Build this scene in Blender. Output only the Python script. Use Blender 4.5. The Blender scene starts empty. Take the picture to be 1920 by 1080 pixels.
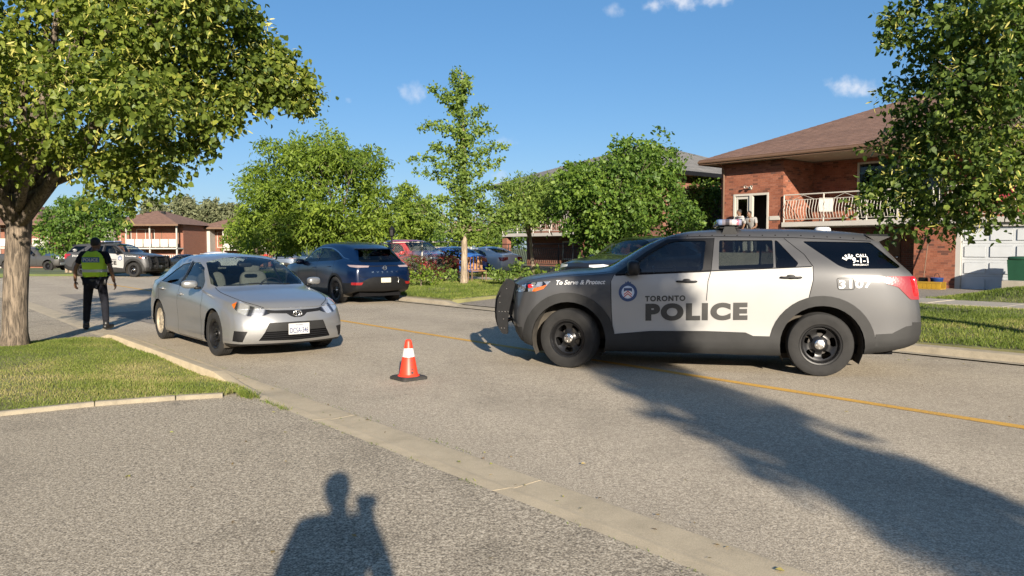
import bpy, bmesh, math, random
import numpy as np
from mathutils import Vector, Matrix
from mathutils.bvhtree import BVHTree

R = math.radians
scene = bpy.context.scene
col = scene.collection
rng = np.random.default_rng(7)
random.seed(7)

# ---------------------------------------------------------------- camera
cam_d = bpy.data.cameras.new('camera')
cam = bpy.data.objects.new('camera', cam_d)
col.objects.link(cam)
cam_d.sensor_width = 36.0
cam_d.lens = 36.0 * 1450 / 1920
cam_d.clip_start = 0.02
cam_d.clip_end = 3000
cam.location = (0, 0, 1.56)
cam.rotation_euler = (R(90) - math.atan(76 / 1450), 0, 0)
scene.camera = cam

# ---------------------------------------------------------------- sky and sun
SUN_EL, SUN_AZ = R(18.0), R(10.93)      # sun behind the camera, a little to the right
sun_from = Vector((math.sin(SUN_AZ) * math.cos(SUN_EL), -math.cos(SUN_AZ) * math.cos(SUN_EL), math.sin(SUN_EL)))
sl = bpy.data.lights.new('sun', 'SUN')
sl.energy = 5.0
sl.angle = R(0.6)
sl.color = (1.0, 0.89, 0.74)
so = bpy.data.objects.new('sun', sl)
col.objects.link(so)
so.rotation_euler = sun_from.to_track_quat('Z', 'Y').to_euler()

world = bpy.data.worlds.new('World')
scene.world = world
world.use_nodes = True
wn, wl = world.node_tree.nodes, world.node_tree.links
wn.clear()
w_out = wn.new('ShaderNodeOutputWorld')
w_bg = wn.new('ShaderNodeBackground')
sky = wn.new('ShaderNodeTexSky')
sky.sky_type = 'NISHITA'
sky.sun_disc = False
sky.sun_elevation = SUN_EL
sky.sun_rotation = math.pi - SUN_AZ
sky.air_density = 0.7
sky.dust_density = 1.0
sky.ozone_density = 3.0
w_bg.inputs['Strength'].default_value = 0.14
wl.new(w_bg.outputs[0], w_out.inputs[0])

def wmath(op, a, b=None, c=None):
    n = wn.new('ShaderNodeMath'); n.operation = op
    for i, v in enumerate((a, b, c)):
        if v is None: continue
        if isinstance(v, (int, float)): n.inputs[i].default_value = v
        else: wl.new(v, n.inputs[i])
    return n.outputs[0]

def wdot(a, vec):
    n = wn.new('ShaderNodeVectorMath'); n.operation = 'DOT_PRODUCT'
    wl.new(a, n.inputs[0]); n.inputs[1].default_value = vec
    return n.outputs['Value']

def px_dir(px, py):
    a, b = (px - 960) / 1450, (540 - py) / 1450
    p = math.atan(76 / 1450)
    return Vector((a, math.cos(p) + b * math.sin(p), -math.sin(p) + b * math.cos(p))).normalized()

tc = wn.new('ShaderNodeTexCoord')
wnoise = wn.new('ShaderNodeTexNoise')
wnoise.inputs['Scale'].default_value = 42
wnoise.inputs['Detail'].default_value = 6
wl.new(tc.outputs['Generated'], wnoise.inputs['Vector'])
nz = wmath('SUBTRACT', wnoise.outputs[0], 0.5)
cloud_mask = None
# small fair-weather clouds: (direction, half width, half height in px of view, strength)
for cx, cy, hw, hh, st_ in ((1285, 2, 95, 20, 1.0), (1600, 161, 52, 24, 1.0), (775, 176, 30, 22, .6), (955, 266, 28, 13, .6),
                            (920, 328, 34, 12, .5), (918, 348, 30, 11, .5), (1152, 22, 26, 14, .5), (655, 188, 10, 7, .5), (500, 185, 30, 22, .6)):
    d = px_dir(cx, cy)
    rx = d.cross(Vector((0, 0, 1))).normalized(); ux = rx.cross(d)
    a = wmath('DIVIDE', wdot(tc.outputs['Generated'], rx), hw / 1450)
    b = wmath('DIVIDE', wdot(tc.outputs['Generated'], ux), hh / 1450)
    r2 = wmath('ADD', wmath('MULTIPLY', a, a), wmath('MULTIPLY', b, b))
    m = wmath('SUBTRACT', 1.0, r2)
    m = wmath('ADD', m, wmath('MULTIPLY', nz, 4.5))
    front = wmath('GREATER_THAN', wdot(tc.outputs['Generated'], d), 0.5)
    sm = wn.new('ShaderNodeMapRange'); sm.interpolation_type = 'SMOOTHSTEP'
    wl.new(m, sm.inputs[0]); sm.inputs[1].default_value = 0.0; sm.inputs[2].default_value = 2.1
    sm.inputs[3].default_value = 0; sm.inputs[4].default_value = st_
    m = wmath('MULTIPLY', sm.outputs[0], front)
    cloud_mask = m if cloud_mask is None else wmath('MAXIMUM', cloud_mask, m)
hs = wn.new('ShaderNodeHueSaturation')
hs.inputs['Saturation'].default_value = 1.42
hs.inputs['Value'].default_value = 1.0
wgm = wn.new('ShaderNodeGamma'); wgm.inputs[1].default_value = 0.6      # a clear, deep evening blue
wl.new(sky.outputs[0], wgm.inputs[0])
wsc = wn.new('ShaderNodeMix'); wsc.data_type = 'RGBA'; wsc.blend_type = 'MULTIPLY'; wsc.inputs[0].default_value = 1
wl.new(wgm.outputs[0], wsc.inputs[6]); wsc.inputs[7].default_value = (.86, .875, .91, 1)
wl.new(wsc.outputs[2], hs.inputs['Color'])
wmix = wn.new('ShaderNodeMix'); wmix.data_type = 'RGBA'
wl.new(cloud_mask, wmix.inputs[0])
wl.new(hs.outputs[0], wmix.inputs[6])
wmix.inputs[7].default_value = (3.1, 3.15, 3.35, 1)
wl.new(wmix.outputs[2], w_bg.inputs['Color'])

# ---------------------------------------------------------------- exposure
scene.view_settings.view_transform = 'Standard'
scene.view_settings.look = 'None'
scene.view_settings.exposure = 1.12
scene.view_settings.gamma = 1.0
scene.render.engine = 'CYCLES'
scene.cycles.use_denoising = True
scene.cycles.max_bounces = 6
scene.cycles.diffuse_bounces = 3
scene.cycles.glossy_bounces = 3
scene.cycles.adaptive_threshold = 0.02
scene.cycles.transparent_max_bounces = 24
scene.cycles.caustics_reflective = False
scene.cycles.caustics_refractive = False

# ---------------------------------------------------------------- street frame: s runs along the street, t across it
TH = R(129.5)
UX, UY = math.cos(TH), math.sin(TH)
NX, NY = math.sin(TH), -math.cos(TH)
ROT = R(39.5)                       # local X = t, local Y = s

def W(s, t, z=0.0):
    return Vector((s * UX + t * NX, s * UY + t * NY, z))

def at(px, py, y):
    """world point seen at photo pixel (px, py) at depth y"""
    d = px_dir(px, py)
    k = y / d.y
    return Vector((d.x * k, y, 1.56 + d.z * k))

def smooth01(a, b, x):
    x = min(1, max(0, (x - a) / (b - a)))
    return x * x * (3 - 2 * x)

def drop(y):                        # the street falls away a little at the far end
    return -0.55 * smooth01(42, 75, y) - 0.35 * smooth01(75, 110, y)

# ---------------------------------------------------------------- small tools
def setp(o, label=None, cat=None, group=None, kind=None):
    if label: o['label'] = label
    if cat: o['category'] = cat
    if group: o['group'] = group
    if kind: o['kind'] = kind
    return o

def thing(name, label, cat, loc=(0, 0, 0), rotz=0.0, group=None):
    o = bpy.data.objects.new(name, None)
    col.objects.link(o)
    o.location = loc
    o.rotation_euler = (0, 0, rotz)
    o.empty_display_size = 0.2
    return setp(o, label, cat, group)

def sub_empty(name, parent, loc=(0, 0, 0), rot=(0, 0, 0)):
    o = bpy.data.objects.new(name, None)
    col.objects.link(o)
    o.parent = parent
    o.location = loc
    o.rotation_euler = rot
    o.empty_display_size = 0.1
    return o

def raw(name, verts, faces, mat, parent=None, smooth=False, normals=None, sharp=None):
    me = bpy.data.meshes.new(name)
    me.from_pydata([tuple(v) for v in verts], [], [tuple(f) for f in faces])
    if mat is not None: me.materials.append(mat)
    if smooth or normals is not None or sharp is not None:
        me.polygons.foreach_set('use_smooth', [True] * len(me.polygons))
    if sharp is not None: me.set_sharp_from_angle(angle=sharp)
    if normals is not None:
        me.normals_split_custom_set_from_vertices([tuple(n) for n in normals])
    me.update()
    o = bpy.data.objects.new(name, me)
    col.objects.link(o)
    if parent is not None: o.parent = parent
    return o

def copy_tree(o, parent=None):
    c = o.copy()
    col.objects.link(c)
    c.parent = parent
    for ch in o.children:
        copy_tree(ch, c)
    return c

def inst(name, me, parent, loc=(0, 0, 0), rot=(0, 0, 0), scale=(1, 1, 1)):
    o = bpy.data.objects.new(name, me)
    col.objects.link(o)
    o.parent = parent
    o.location = loc; o.rotation_euler = rot; o.scale = scale
    return o

class MB:
    """collects simple solids into one mesh"""
    def __init__(self):
        self.v, self.f = [], []
    def add(self, vs, fs):
        b = len(self.v)
        self.v += [tuple(p) for p in vs]
        self.f += [tuple(i + b for i in f) for f in fs]
        return self
    def box(self, x0, x1, y0, y1, z0, z1, M=None, bev=0.0):
        if x0 > x1: x0, x1 = x1, x0
        if y0 > y1: y0, y1 = y1, y0
        if z0 > z1: z0, z1 = z1, z0
        if bev <= 0:
            vs = [(x, y, z) for z in (z0, z1) for y in (y0, y1) for x in (x0, x1)]
            fs = [(0, 2, 3, 1), (4, 5, 7, 6), (0, 1, 5, 4), (2, 6, 7, 3), (0, 4, 6, 2), (1, 3, 7, 5)]
        else:
            b = bmesh.new()
            r = bmesh.ops.create_cube(b, size=1)
            for v in b.verts:
                v.co = Vector((x0 if v.co.x < 0 else x1, y0 if v.co.y < 0 else y1, z0 if v.co.z < 0 else z1))
            bmesh.ops.bevel(b, geom=list(b.edges), offset=bev, segments=2, affect='EDGES')
            b.verts.index_update()
            vs = [tuple(v.co) for v in b.verts]; fs = [tuple(v.index for v in f.verts) for f in b.faces]
            b.free()
        if M is not None: vs = [tuple(M @ Vector(p)) for p in vs]
        return self.add(vs, fs)
    def cyl(self, p0, p1, r0, r1=None, n=10, cap=True):
        return self.tube([p0, p1], [r0, r0 if r1 is None else r1], n, cap)
    def tube(self, pts, radii, n=8, cap=True, closed=False):
        pts = [Vector(p) for p in pts]
        if isinstance(radii, (int, float)): radii = [radii] * len(pts)
        vs, fs = [], []
        up = Vector((0, 0, 1))
        prev = None
        for i, p in enumerate(pts):
            a = pts[i - 1] if i > 0 else (pts[-1] if closed else p)
            b = pts[i + 1] if i < len(pts) - 1 else (pts[0] if closed else p)
            t = (b - a)
            if t.length < 1e-9: t = Vector((0, 0, 1))
            t.normalize()
            if prev is None:
                x = t.cross(up)
                if x.length < 1e-3: x = t.cross(Vector((1, 0, 0)))
            else:
                x = prev - t * prev.dot(t)
            x.normalize(); prev = x
            y = t.cross(x)
            for k in range(n):
                an = 2 * math.pi * k / n
                vs.append(p + (x * math.cos(an) + y * math.sin(an)) * radii[i])
        m = len(pts)
        for i in range(m if closed else m - 1):
            for k in range(n):
                i2 = (i + 1) % m
                fs.append((i * n + k, i * n + (k + 1) % n, i2 * n + (k + 1) % n, i2 * n + k))
        if cap and not closed:
            fs.append(tuple(range(n - 1, -1, -1)))
            fs.append(tuple((m - 1) * n + k for k in range(n)))
        return self.add(vs, fs)
    def lathe(self, prof, n=32, axis='Z', c=(0, 0, 0)):
        """prof: list of (radius, height)"""
        vs, fs = [], []
        for r, h in prof:
            for k in range(n):
                a = 2 * math.pi * k / n
                x, y = r * math.cos(a), r * math.sin(a)
                if axis == 'Z': p = (x, y, h)
                elif axis == 'Y': p = (x, h, y)
                else: p = (h, x, y)
                vs.append((p[0] + c[0], p[1] + c[1], p[2] + c[2]))
        for i in range(len(prof) - 1):
            for k in range(n):
                fs.append((i * n + k, i * n + (k + 1) % n, (i + 1) * n + (k + 1) % n, (i + 1) * n + k))
        return self.add(vs, fs)
    def prism(self, poly, h0, h1, plane='XY'):
        """poly extruded between h0 and h1 along the third axis"""
        n = len(poly)
        def P(a, b, h):
            return {'XY': (a, b, h), 'XZ': (a, h, b), 'YZ': (h, a, b)}[plane]
        vs = [P(a, b, h0) for a, b in poly] + [P(a, b, h1) for a, b in poly]
        fs = [tuple(range(n - 1, -1, -1)), tuple(range(n, 2 * n))]
        fs += [(i, (i + 1) % n, n + (i + 1) % n, n + i) for i in range(n)]
        return self.add(vs, fs)
    def sq(self, c, r, e=0.5, nu=16, nv=10, M=None):
        """superellipsoid: a rounded lump of half sizes r; e small = boxy"""
        vs, fs = [], []
        def sp(a, p): return math.copysign(abs(a) ** p, a)
        for i in range(nv + 1):
            v = -math.pi / 2 + math.pi * i / nv
            for k in range(nu):
                u = 2 * math.pi * k / nu
                p = Vector((r[0] * sp(math.cos(v), e) * sp(math.cos(u), e), r[1] * sp(math.cos(v), e) * sp(math.sin(u), e), r[2] * sp(math.sin(v), e)))
                if M is not None: p = M @ p
                vs.append((p[0] + c[0], p[1] + c[1], p[2] + c[2]))
        for i in range(nv):
            for k in range(nu):
                fs.append((i * nu + k, i * nu + (k + 1) % nu, (i + 1) * nu + (k + 1) % nu, (i + 1) * nu + k))
        return self.add(vs, fs)
    def build(self, name, mat, parent=None, smooth=False, sharp=None, label=None):
        o = raw(name, self.v, self.f, mat, parent, smooth, None, sharp)
        if label: o['label'] = label
        return o

# ---------------------------------------------------------------- materials
def newmat(name):
    m = bpy.data.materials.new(name)
    m.use_nodes = True
    nt = m.node_tree
    return m, nt.nodes, nt.links, nt.nodes['Principled BSDF'], nt.nodes['Material Output']

def coordnode(nodes, kind='Object'):
    t = nodes.new('ShaderNodeTexCoord')
    return t.outputs[kind]

def noise(nodes, links, vec, scale, detail=4, rough=.55, dist=0):
    n = nodes.new('ShaderNodeTexNoise')
    n.inputs['Scale'].default_value = scale
    n.inputs['Detail'].default_value = detail
    n.inputs['Roughness'].default_value = rough
    n.inputs['Distortion'].default_value = dist
    links.new(vec, n.inputs['Vector'])
    return n.outputs[0]

def ramp(nodes, links, fac, stops, interp='LINEAR'):
    r = nodes.new('ShaderNodeValToRGB')
    r.color_ramp.interpolation = interp
    el = r.color_ramp.elements
    while len(el) > 1: el.remove(el[-1])
    for i, (p, c) in enumerate(stops):
        e = el[0] if i == 0 else el.new(p)
        e.position = p
        e.color = (c[0], c[1], c[2], 1) if not isinstance(c, (int, float)) else (c, c, c, 1)
    links.new(fac, r.inputs[0])
    return r.outputs[0]

def mixc(nodes, links, fac, a, b, mode='MIX'):
    n = nodes.new('ShaderNodeMix'); n.data_type = 'RGBA'; n.blend_type = mode
    for i, v in ((0, fac), (6, a), (7, b)):
        if isinstance(v, (int, float)): n.inputs[i].default_value = v
        elif isinstance(v, (tuple, list)): n.inputs[i].default_value = (v[0], v[1], v[2], 1)
        else: links.new(v, n.inputs[i])
    return n.outputs[2]

def mth(nodes, links, op, a, b=None):
    n = nodes.new('ShaderNodeMath'); n.operation = op
    for i, v in enumerate((a, b)):
        if v is None: continue
        if isinstance(v, (int, float)): n.inputs[i].default_value = v
        else: links.new(v, n.inputs[i])
    return n.outputs[0]

def bump(nodes, links, bsdf, h, strength=.3, dist=.01):
    b = nodes.new('ShaderNodeBump')
    b.inputs['Strength'].default_value = strength
    b.inputs['Distance'].default_value = dist
    links.new(h, b.inputs['Height'])
    links.new(b.outputs[0], bsdf.inputs['Normal'])

def simple(name, c, rough=.5, metal=0.0, var=.12, scale=6.0, bmp=0.0, bscale=60.0, spec=.5, coat=0.0):
    m, N, L, B, O = newmat(name)
    co = coordnode(N)
    if var > 0:
        f = noise(N, L, co, scale, 5)
        L.new(ramp(N, L, f, [(.25, [x * (1 - var) for x in c]), (.75, [min(1, x * (1 + var)) for x in c])]), B.inputs['Base Color'])
    else:
        B.inputs['Base Color'].default_value = (c[0], c[1], c[2], 1)
    B.inputs['Roughness'].default_value = rough
    B.inputs['Metallic'].default_value = metal
    B.inputs['Specular IOR Level'].default_value = spec
    B.inputs['Coat Weight'].default_value = coat
    if bmp > 0: bump(N, L, B, noise(N, L, co, bscale, 4), bmp, .004)
    return m

def paint(name, c, metal=.0, rough=.35, coat=1.0, dirt=.25, dirtc=(.24, .20, .15), dirt_top=.55):
    """car paint: coat over base, fine flakes, road dust that thins out upwards; the inner side is dark trim"""
    m, N, L, B, O = newmat(name)
    co = coordnode(N)
    f = noise(N, L, co, 1.6, 3)
    base = ramp(N, L, f, [(.2, [x * .93 for x in c]), (.8, [min(1, x * 1.07) for x in c])])
    sep = N.new('ShaderNodeSeparateXYZ'); L.new(co, sep.inputs[0])
    mr = N.new('ShaderNodeMapRange'); L.new(sep.outputs[2], mr.inputs[0])
    mr.inputs[1].default_value = .2; mr.inputs[2].default_value = dirt_top; mr.inputs[3].default_value = 1; mr.inputs[4].default_value = .12
    dn = noise(N, L, co, 5, 6, .7)
    dm = mth(N, L, 'MULTIPLY', mr.outputs[0], mth(N, L, 'MULTIPLY', dn, dirt * 1.6))
    colr = mixc(N, L, dm, base, dirtc)
    L.new(colr, B.inputs['Base Color'])
    B.inputs['Metallic'].default_value = metal
    rr = mth(N, L, 'ADD', rough, mth(N, L, 'MULTIPLY', dm, .5))
    L.new(rr, B.inputs['Roughness'])
    B.inputs['Coat Weight'].default_value = coat
    B.inputs['Coat Roughness'].default_value = .13
    g = N.new('ShaderNodeNewGeometry')
    d = N.new('ShaderNodeBsdfDiffuse'); d.inputs[0].default_value = (.10, .10, .095, 1)
    mx = N.new('ShaderNodeMixShader')
    L.new(g.outputs['Backfacing'], mx.inputs[0]); L.new(B.outputs[0], mx.inputs[1]); L.new(d.outputs[0], mx.inputs[2])
    L.new(mx.outputs[0], O.inputs[0])
    return m

def glass(name, tint=(.3, .33, .32), refl=1.5, rough=.01):
    m, N, L, B, O = newmat(name)
    N.remove(B)
    tr = N.new('ShaderNodeBsdfTransparent'); tr.inputs[0].default_value = (*tint, 1)
    gl = N.new('ShaderNodeBsdfGlossy'); gl.inputs['Roughness'].default_value = rough
    lw = N.new('ShaderNodeLayerWeight'); lw.inputs[0].default_value = .5
    f0 = ((refl - 1) / (refl + 1)) ** 2
    fr = mth(N, L, 'ADD', mth(N, L, 'MULTIPLY', mth(N, L, 'POWER', lw.outputs['Facing'], 5.0), 1 - f0), f0)
    mx = N.new('ShaderNodeMixShader')
    L.new(fr, mx.inputs[0]); L.new(tr.outputs[0], mx.inputs[1]); L.new(gl.outputs[0], mx.inputs[2])
    L.new(mx.outputs[0], O.inputs[0])
    return m

def lens(name, c, rough=.08):
    m, N, L, B, O = newmat(name)
    B.inputs['Base Color'].default_value = (*c, 1)
    B.inputs['Roughness'].default_value = rough
    B.inputs['Coat Weight'].default_value = 1
    B.inputs['Specular IOR Level'].default_value = .7
    co = coordnode(N)
    v = N.new('ShaderNodeTexVoronoi'); v.inputs['Scale'].default_value = 45
    L.new(co, v.inputs['Vector'])
    bump(N, L, B, v.outputs[0], .07, .01)
    return m

def asphalt(name, lo, mid, hi, patch=.25, scale=105.0, lanes=False):
    m, N, L, B, O = newmat(name)
    co = coordnode(N)
    f1 = noise(N, L, co, scale, 2, .6)
    f2 = noise(N, L, co, scale * .38, 3, .6)
    f = mth(N, L, 'ADD', mth(N, L, 'MULTIPLY', f1, .65), mth(N, L, 'MULTIPLY', f2, .35))
    base = ramp(N, L, f, [(.37, lo), (.5, mid), (.63, hi)])
    p = noise(N, L, co, .55, 5, .6)
    p2 = noise(N, L, co, 2.3, 4, .65)
    pm = mth(N, L, 'ADD', mth(N, L, 'MULTIPLY', p, .6), mth(N, L, 'MULTIPLY', p2, .4))
    shade = ramp(N, L, pm, [(.33, 1 - patch), (.5, .97), (.68, 1.0)])
    base = mixc(N, L, 1.0, base, shade, 'MULTIPLY')
    if lanes:                    # wheel tracks worn pale, a darker drip line between them
        d = N.new('ShaderNodeVectorMath'); d.operation = 'DOT_PRODUCT'
        L.new(co, d.inputs[0]); d.inputs[1].default_value = (math.sin(R(129.5)), -math.cos(R(129.5)), 0)
        wob = mth(N, L, 'ADD', d.outputs['Value'], mth(N, L, 'MULTIPLY', noise(N, L, co, .35, 3), .9))
        mr = N.new('ShaderNodeMapRange'); L.new(wob, mr.inputs[0]); mr.inputs[1].default_value = 3.4; mr.inputs[2].default_value = 12.4
        tr = ramp(N, L, mr.outputs[0], [(0, .86), (.06, .96), (.15, 1.04), (.24, .93), (.34, 1.04), (.44, .97), (.56, 1.03), (.68, .92), (.79, 1.03), (.9, .97), (1, .84)])
        base = mixc(N, L, 1.0, base, tr, 'MULTIPLY')
    # fine cracks with a course of their own
    v = N.new('ShaderNodeTexVoronoi'); v.feature = 'DISTANCE_TO_EDGE'; v.inputs['Scale'].default_value = .33
    wv = N.new('ShaderNodeVectorMath'); wv.operation = 'ADD'
    nn = N.new('ShaderNodeTexNoise'); nn.inputs['Scale'].default_value = 1.3; nn.inputs['Detail'].default_value = 5
    L.new(co, nn.inputs['Vector'])
    L.new(co, wv.inputs[0]); L.new(nn.outputs[1], wv.inputs[1])
    L.new(wv.outputs[0], v.inputs['Vector'])
    crack = ramp(N, L, v.outputs[0], [(.0, .8), (.004, .88), (.007, 1.0)])
    cm = ramp(N, L, noise(N, L, co, .22, 2), [(.54, 0), (.62, 1)])
    base = mixc(N, L, cm, base, mixc(N, L, 1.0, base, crack, 'MULTIPLY'))
    L.new(base, B.inputs['Base Color'])
    B.inputs['Roughness'].default_value = .9
    B.inputs['Specular IOR Level'].default_value = .25
    bump(N, L, B, f, .55, .008)
    return m

def concrete(name, c, stain=.3):
    m, N, L, B, O = newmat(name)
    co = coordnode(N)
    f = noise(N, L, co, 3.0, 8, .7)
    g = noise(N, L, co, 140, 2, .6)
    base = ramp(N, L, f, [(.25, [x * (1 - stain) for x in c]), (.55, c), (.8, [x * 1.12 for x in c])])
    base = mixc(N, L, .35, base, ramp(N, L, g, [(.35, .55), (.6, 1.1)]), 'MULTIPLY')
    L.new(base, B.inputs['Base Color'])
    B.inputs['Roughness'].default_value = .9
    bump(N, L, B, g, .35, .004)
    return m

def rndcol(name, stops, rough=.55, trans=0.0, spec=.3, attr='rnd', nscale=0, bmp=0):
    """colour picked by the per-face attribute rnd"""
    m, N, L, B, O = newmat(name)
    a = N.new('ShaderNodeAttribute'); a.attribute_name = attr
    c = ramp(N, L, a.outputs['Fac'], stops)
    if nscale:
        co = coordnode(N)
        nn = noise(N, L, co, nscale, 4)
        c = mixc(N, L, .5, c, ramp(N, L, nn, [(.3, .6), (.7, 1.15)]), 'MULTIPLY')
        if bmp: bump(N, L, B, nn, bmp, .004)
    L.new(c, B.inputs['Base Color'])
    B.inputs['Roughness'].default_value = rough
    B.inputs['Specular IOR Level'].default_value = spec
    if trans > 0:
        t = N.new('ShaderNodeBsdfTranslucent')
        L.new(mixc(N, L, 1.0, c, (1.0, 1.15, .45), 'MULTIPLY'), t.inputs[0])
        mx = N.new('ShaderNodeMixShader'); mx.inputs[0].default_value = trans
        L.new(B.outputs[0], mx.inputs[1]); L.new(t.outputs[0], mx.inputs[2])
        L.new(mx.outputs[0], O.inputs[0])
    return m

def objcol(name, stops, rough=.8, nscale=30, bmp=.3):
    """colour picked by the object's own random number: alike pieces that share a mesh"""
    m, N, L, B, O = newmat(name)
    a = N.new('ShaderNodeObjectInfo')
    c = ramp(N, L, a.outputs['Random'], stops, 'CONSTANT')
    co = coordnode(N)
    nn = noise(N, L, co, nscale, 5)
    c = mixc(N, L, .6, c, ramp(N, L, nn, [(.3, .6), (.7, 1.15)]), 'MULTIPLY')
    L.new(c, B.inputs['Base Color'])
    B.inputs['Roughness'].default_value = rough
    bump(N, L, B, nn, bmp, .004)
    return m

M_asph = asphalt('asphalt_road', (.21, .18, .138), (.39, .332, .25), (.62, .54, .415), .22, 100, True)
M_drive = asphalt('asphalt_driveway', (.12, .102, .078), (.335, .286, .213), (.63, .55, .42), .36, 92)
M_asph2 = asphalt('asphalt_far_driveway', (.13, .115, .095), (.23, .205, .17), (.36, .32, .27), .3, 80)
M_conc = concrete('concrete_gutter', (.53, .435, .29), .28)
M_concw = concrete('concrete_walk', (.36, .325, .265), .25)
M_rubber = simple('tyre_rubber', (.0135, .013, .0125), .85, 0, .35, 9, .3, 90)
M_plastic = simple('black_trim_plastic', (.009, .009, .0095), .45, 0, .2, 12, .15, 300, spec=.3)
M_clad = simple('grey_cladding_plastic', (.020, .020, .0198), .6, 0, .25, 4, .15, 250, spec=.3)
M_dark = simple('dark_cavity', (.008, .008, .009), .95, 0, 0, spec=.1)
M_chrome = simple('chrome', (.68, .67, .65), .26, 1, .05, 20)
M_steelblack = simple('black_steel_wheel', (.014, .014, .015), .32, .3, .3, 20)
M_alloydark = simple('dark_alloy', (.03, .03, .033), .28, .6, .2, 20)
M_hubbeige = simple('dusty_wheel_cover', (.42, .36, .27), .5, .4, .2, 15)
M_seat = simple('seat_fabric', (.09, .09, .095), .85, 0, .2, 30)
M_seatgrey = simple('grey_seat_fabric', (.10, .098, .092), .85, 0, .2, 30)
M_glass = glass('car_window_glass', (.42, .46, .46), 1.75)
M_glassdark = glass('tinted_rear_glass', (.16, .18, .19), 1.7)
M_glassclear = glass('windshield_glass', (.70, .76, .73), 1.65)
M_red = lens('red_lamp_lens', (.22, .008, .01), .2)
M_redlamp = lens('bright_red_lamp_lens', (.62, .01, .015))
M_amber = lens('amber_lamp_lens', (.5, .11, .012))
M_lampclear = lens('clear_lamp_lens', (.62, .63, .64), .1)
M_whitesticker = simple('white_vinyl', (.62, .615, .60), .5, 0, .05)
M_blacksticker = simple('charcoal_vinyl', (.035, .034, .032), .5, 0, .1)
M_bluesticker = simple('navy_vinyl', (.02, .045, .13), .5, 0, .1)
M_redsticker = simple('red_vinyl', (.42, .04, .04), .5, 0, .1)
def headlamp_mat():
    m, N, L, B, O = newmat('headlamp_reflectors')
    co = coordnode(N)
    v = N.new('ShaderNodeTexVoronoi'); v.inputs['Scale'].default_value = 17
    L.new(co, v.inputs['Vector'])
    L.new(ramp(N, L, v.outputs['Color'], [(.3, (.03, .03, .034)), (.42, (.12, .12, .13)), (.52, (.55, .55, .55)), (.8, (.75, .75, .75))], 'CONSTANT'), B.inputs['Base Color'])
    B.inputs['Metallic'].default_value = .75
    B.inputs['Roughness'].default_value = .18
    B.inputs['Coat Weight'].default_value = 1
    b = N.new('ShaderNodeBump'); b.inputs['Strength'].default_value = .5; b.inputs['Distance'].default_value = .02
    L.new(v.outputs[0], b.inputs['Height']); L.new(b.outputs[0], B.inputs['Normal'])
    return m
def swept_lamp_mat():
    m, N, L, B, O = newmat('swept_headlamp_reflectors')
    co = coordnode(N)
    sp = N.new('ShaderNodeSeparateXYZ'); L.new(co, sp.inputs[0])
    y = mth(N, L, 'ADD', mth(N, L, 'ABSOLUTE', sp.outputs[1]), mth(N, L, 'MULTIPLY', mth(N, L, 'SUBTRACT', sp.outputs[2], .66), .55))
    mr = N.new('ShaderNodeMapRange'); L.new(y, mr.inputs[0]); mr.inputs[1].default_value = .38; mr.inputs[2].default_value = .86
    L.new(ramp(N, L, mr.outputs[0], [(0, (.03, .03, .03)), (.10, (.05, .05, .055)), (.16, (.7, .7, .7)), (.36, (.78, .78, .78)), (.42, (.10, .10, .11)), (.50, (.06, .06, .065)), (.56, (.72, .72, .72)), (.74, (.66, .66, .66)), (.80, (.08, .08, .08)), (1, (.2, .2, .2))]), B.inputs['Base Color'])
    B.inputs['Metallic'].default_value = .7
    B.inputs['Roughness'].default_value = .22
    B.inputs['Coat Weight'].default_value = 1
    bump(N, L, B, noise(N, L, co, 35, 2), .35, .01)
    return m
M_sweptlamp = swept_lamp_mat()
M_headlamp = headlamp_mat()
M_plate = simple('licence_plate_white', (.42, .42, .41), .5, 0, .08)
M_plateblue = simple('licence_plate_blue', (.035, .05, .14), .5, 0, .05)

# ---------------------------------------------------------------- lettering (built first, while the scene is empty)
_text = {}
def text_mesh(body, bold=0.0, shear=0.0, spacing=1.0):
    """flat letters, unit cap height about 0.7; returns verts, faces, width, height"""
    key = (body, bold, shear, spacing)
    if key in _text: return _text[key]
    cu = bpy.data.curves.new('lettering', 'FONT')
    cu.body = body; cu.size = 1.0; cu.offset = bold; cu.shear = shear; cu.space_character = spacing
    cu.resolution_u = 8
    o = bpy.data.objects.new('lettering', cu)
    col.objects.link(o)
    dg = bpy.context.evaluated_depsgraph_get()
    me = bpy.data.meshes.new_from_object(o.evaluated_get(dg))
    vs = np.array([v.co[:] for v in me.vertices]); fs = [tuple(p.vertices) for p in me.polygons]
    bpy.data.objects.remove(o); bpy.data.curves.remove(cu); bpy.data.meshes.remove(me)
    lo, hi = vs.min(0), vs.max(0)
    vs = (vs - lo) / (hi - lo + 1e-9)
    _text[key] = (vs[:, :2], fs)
    return _text[key]

def flat_text(name, body, mat, parent, w, h, M, bold=0.0, shear=0.0, spacing=1.0):
    """letters of size w x h, lower left at M's origin, in M's XY plane"""
    vs, fs = text_mesh(body, bold, shear, spacing)
    return raw(name, [M @ Vector((a * w, b * h, 0)) for a, b in vs], fs, mat, parent)
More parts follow.
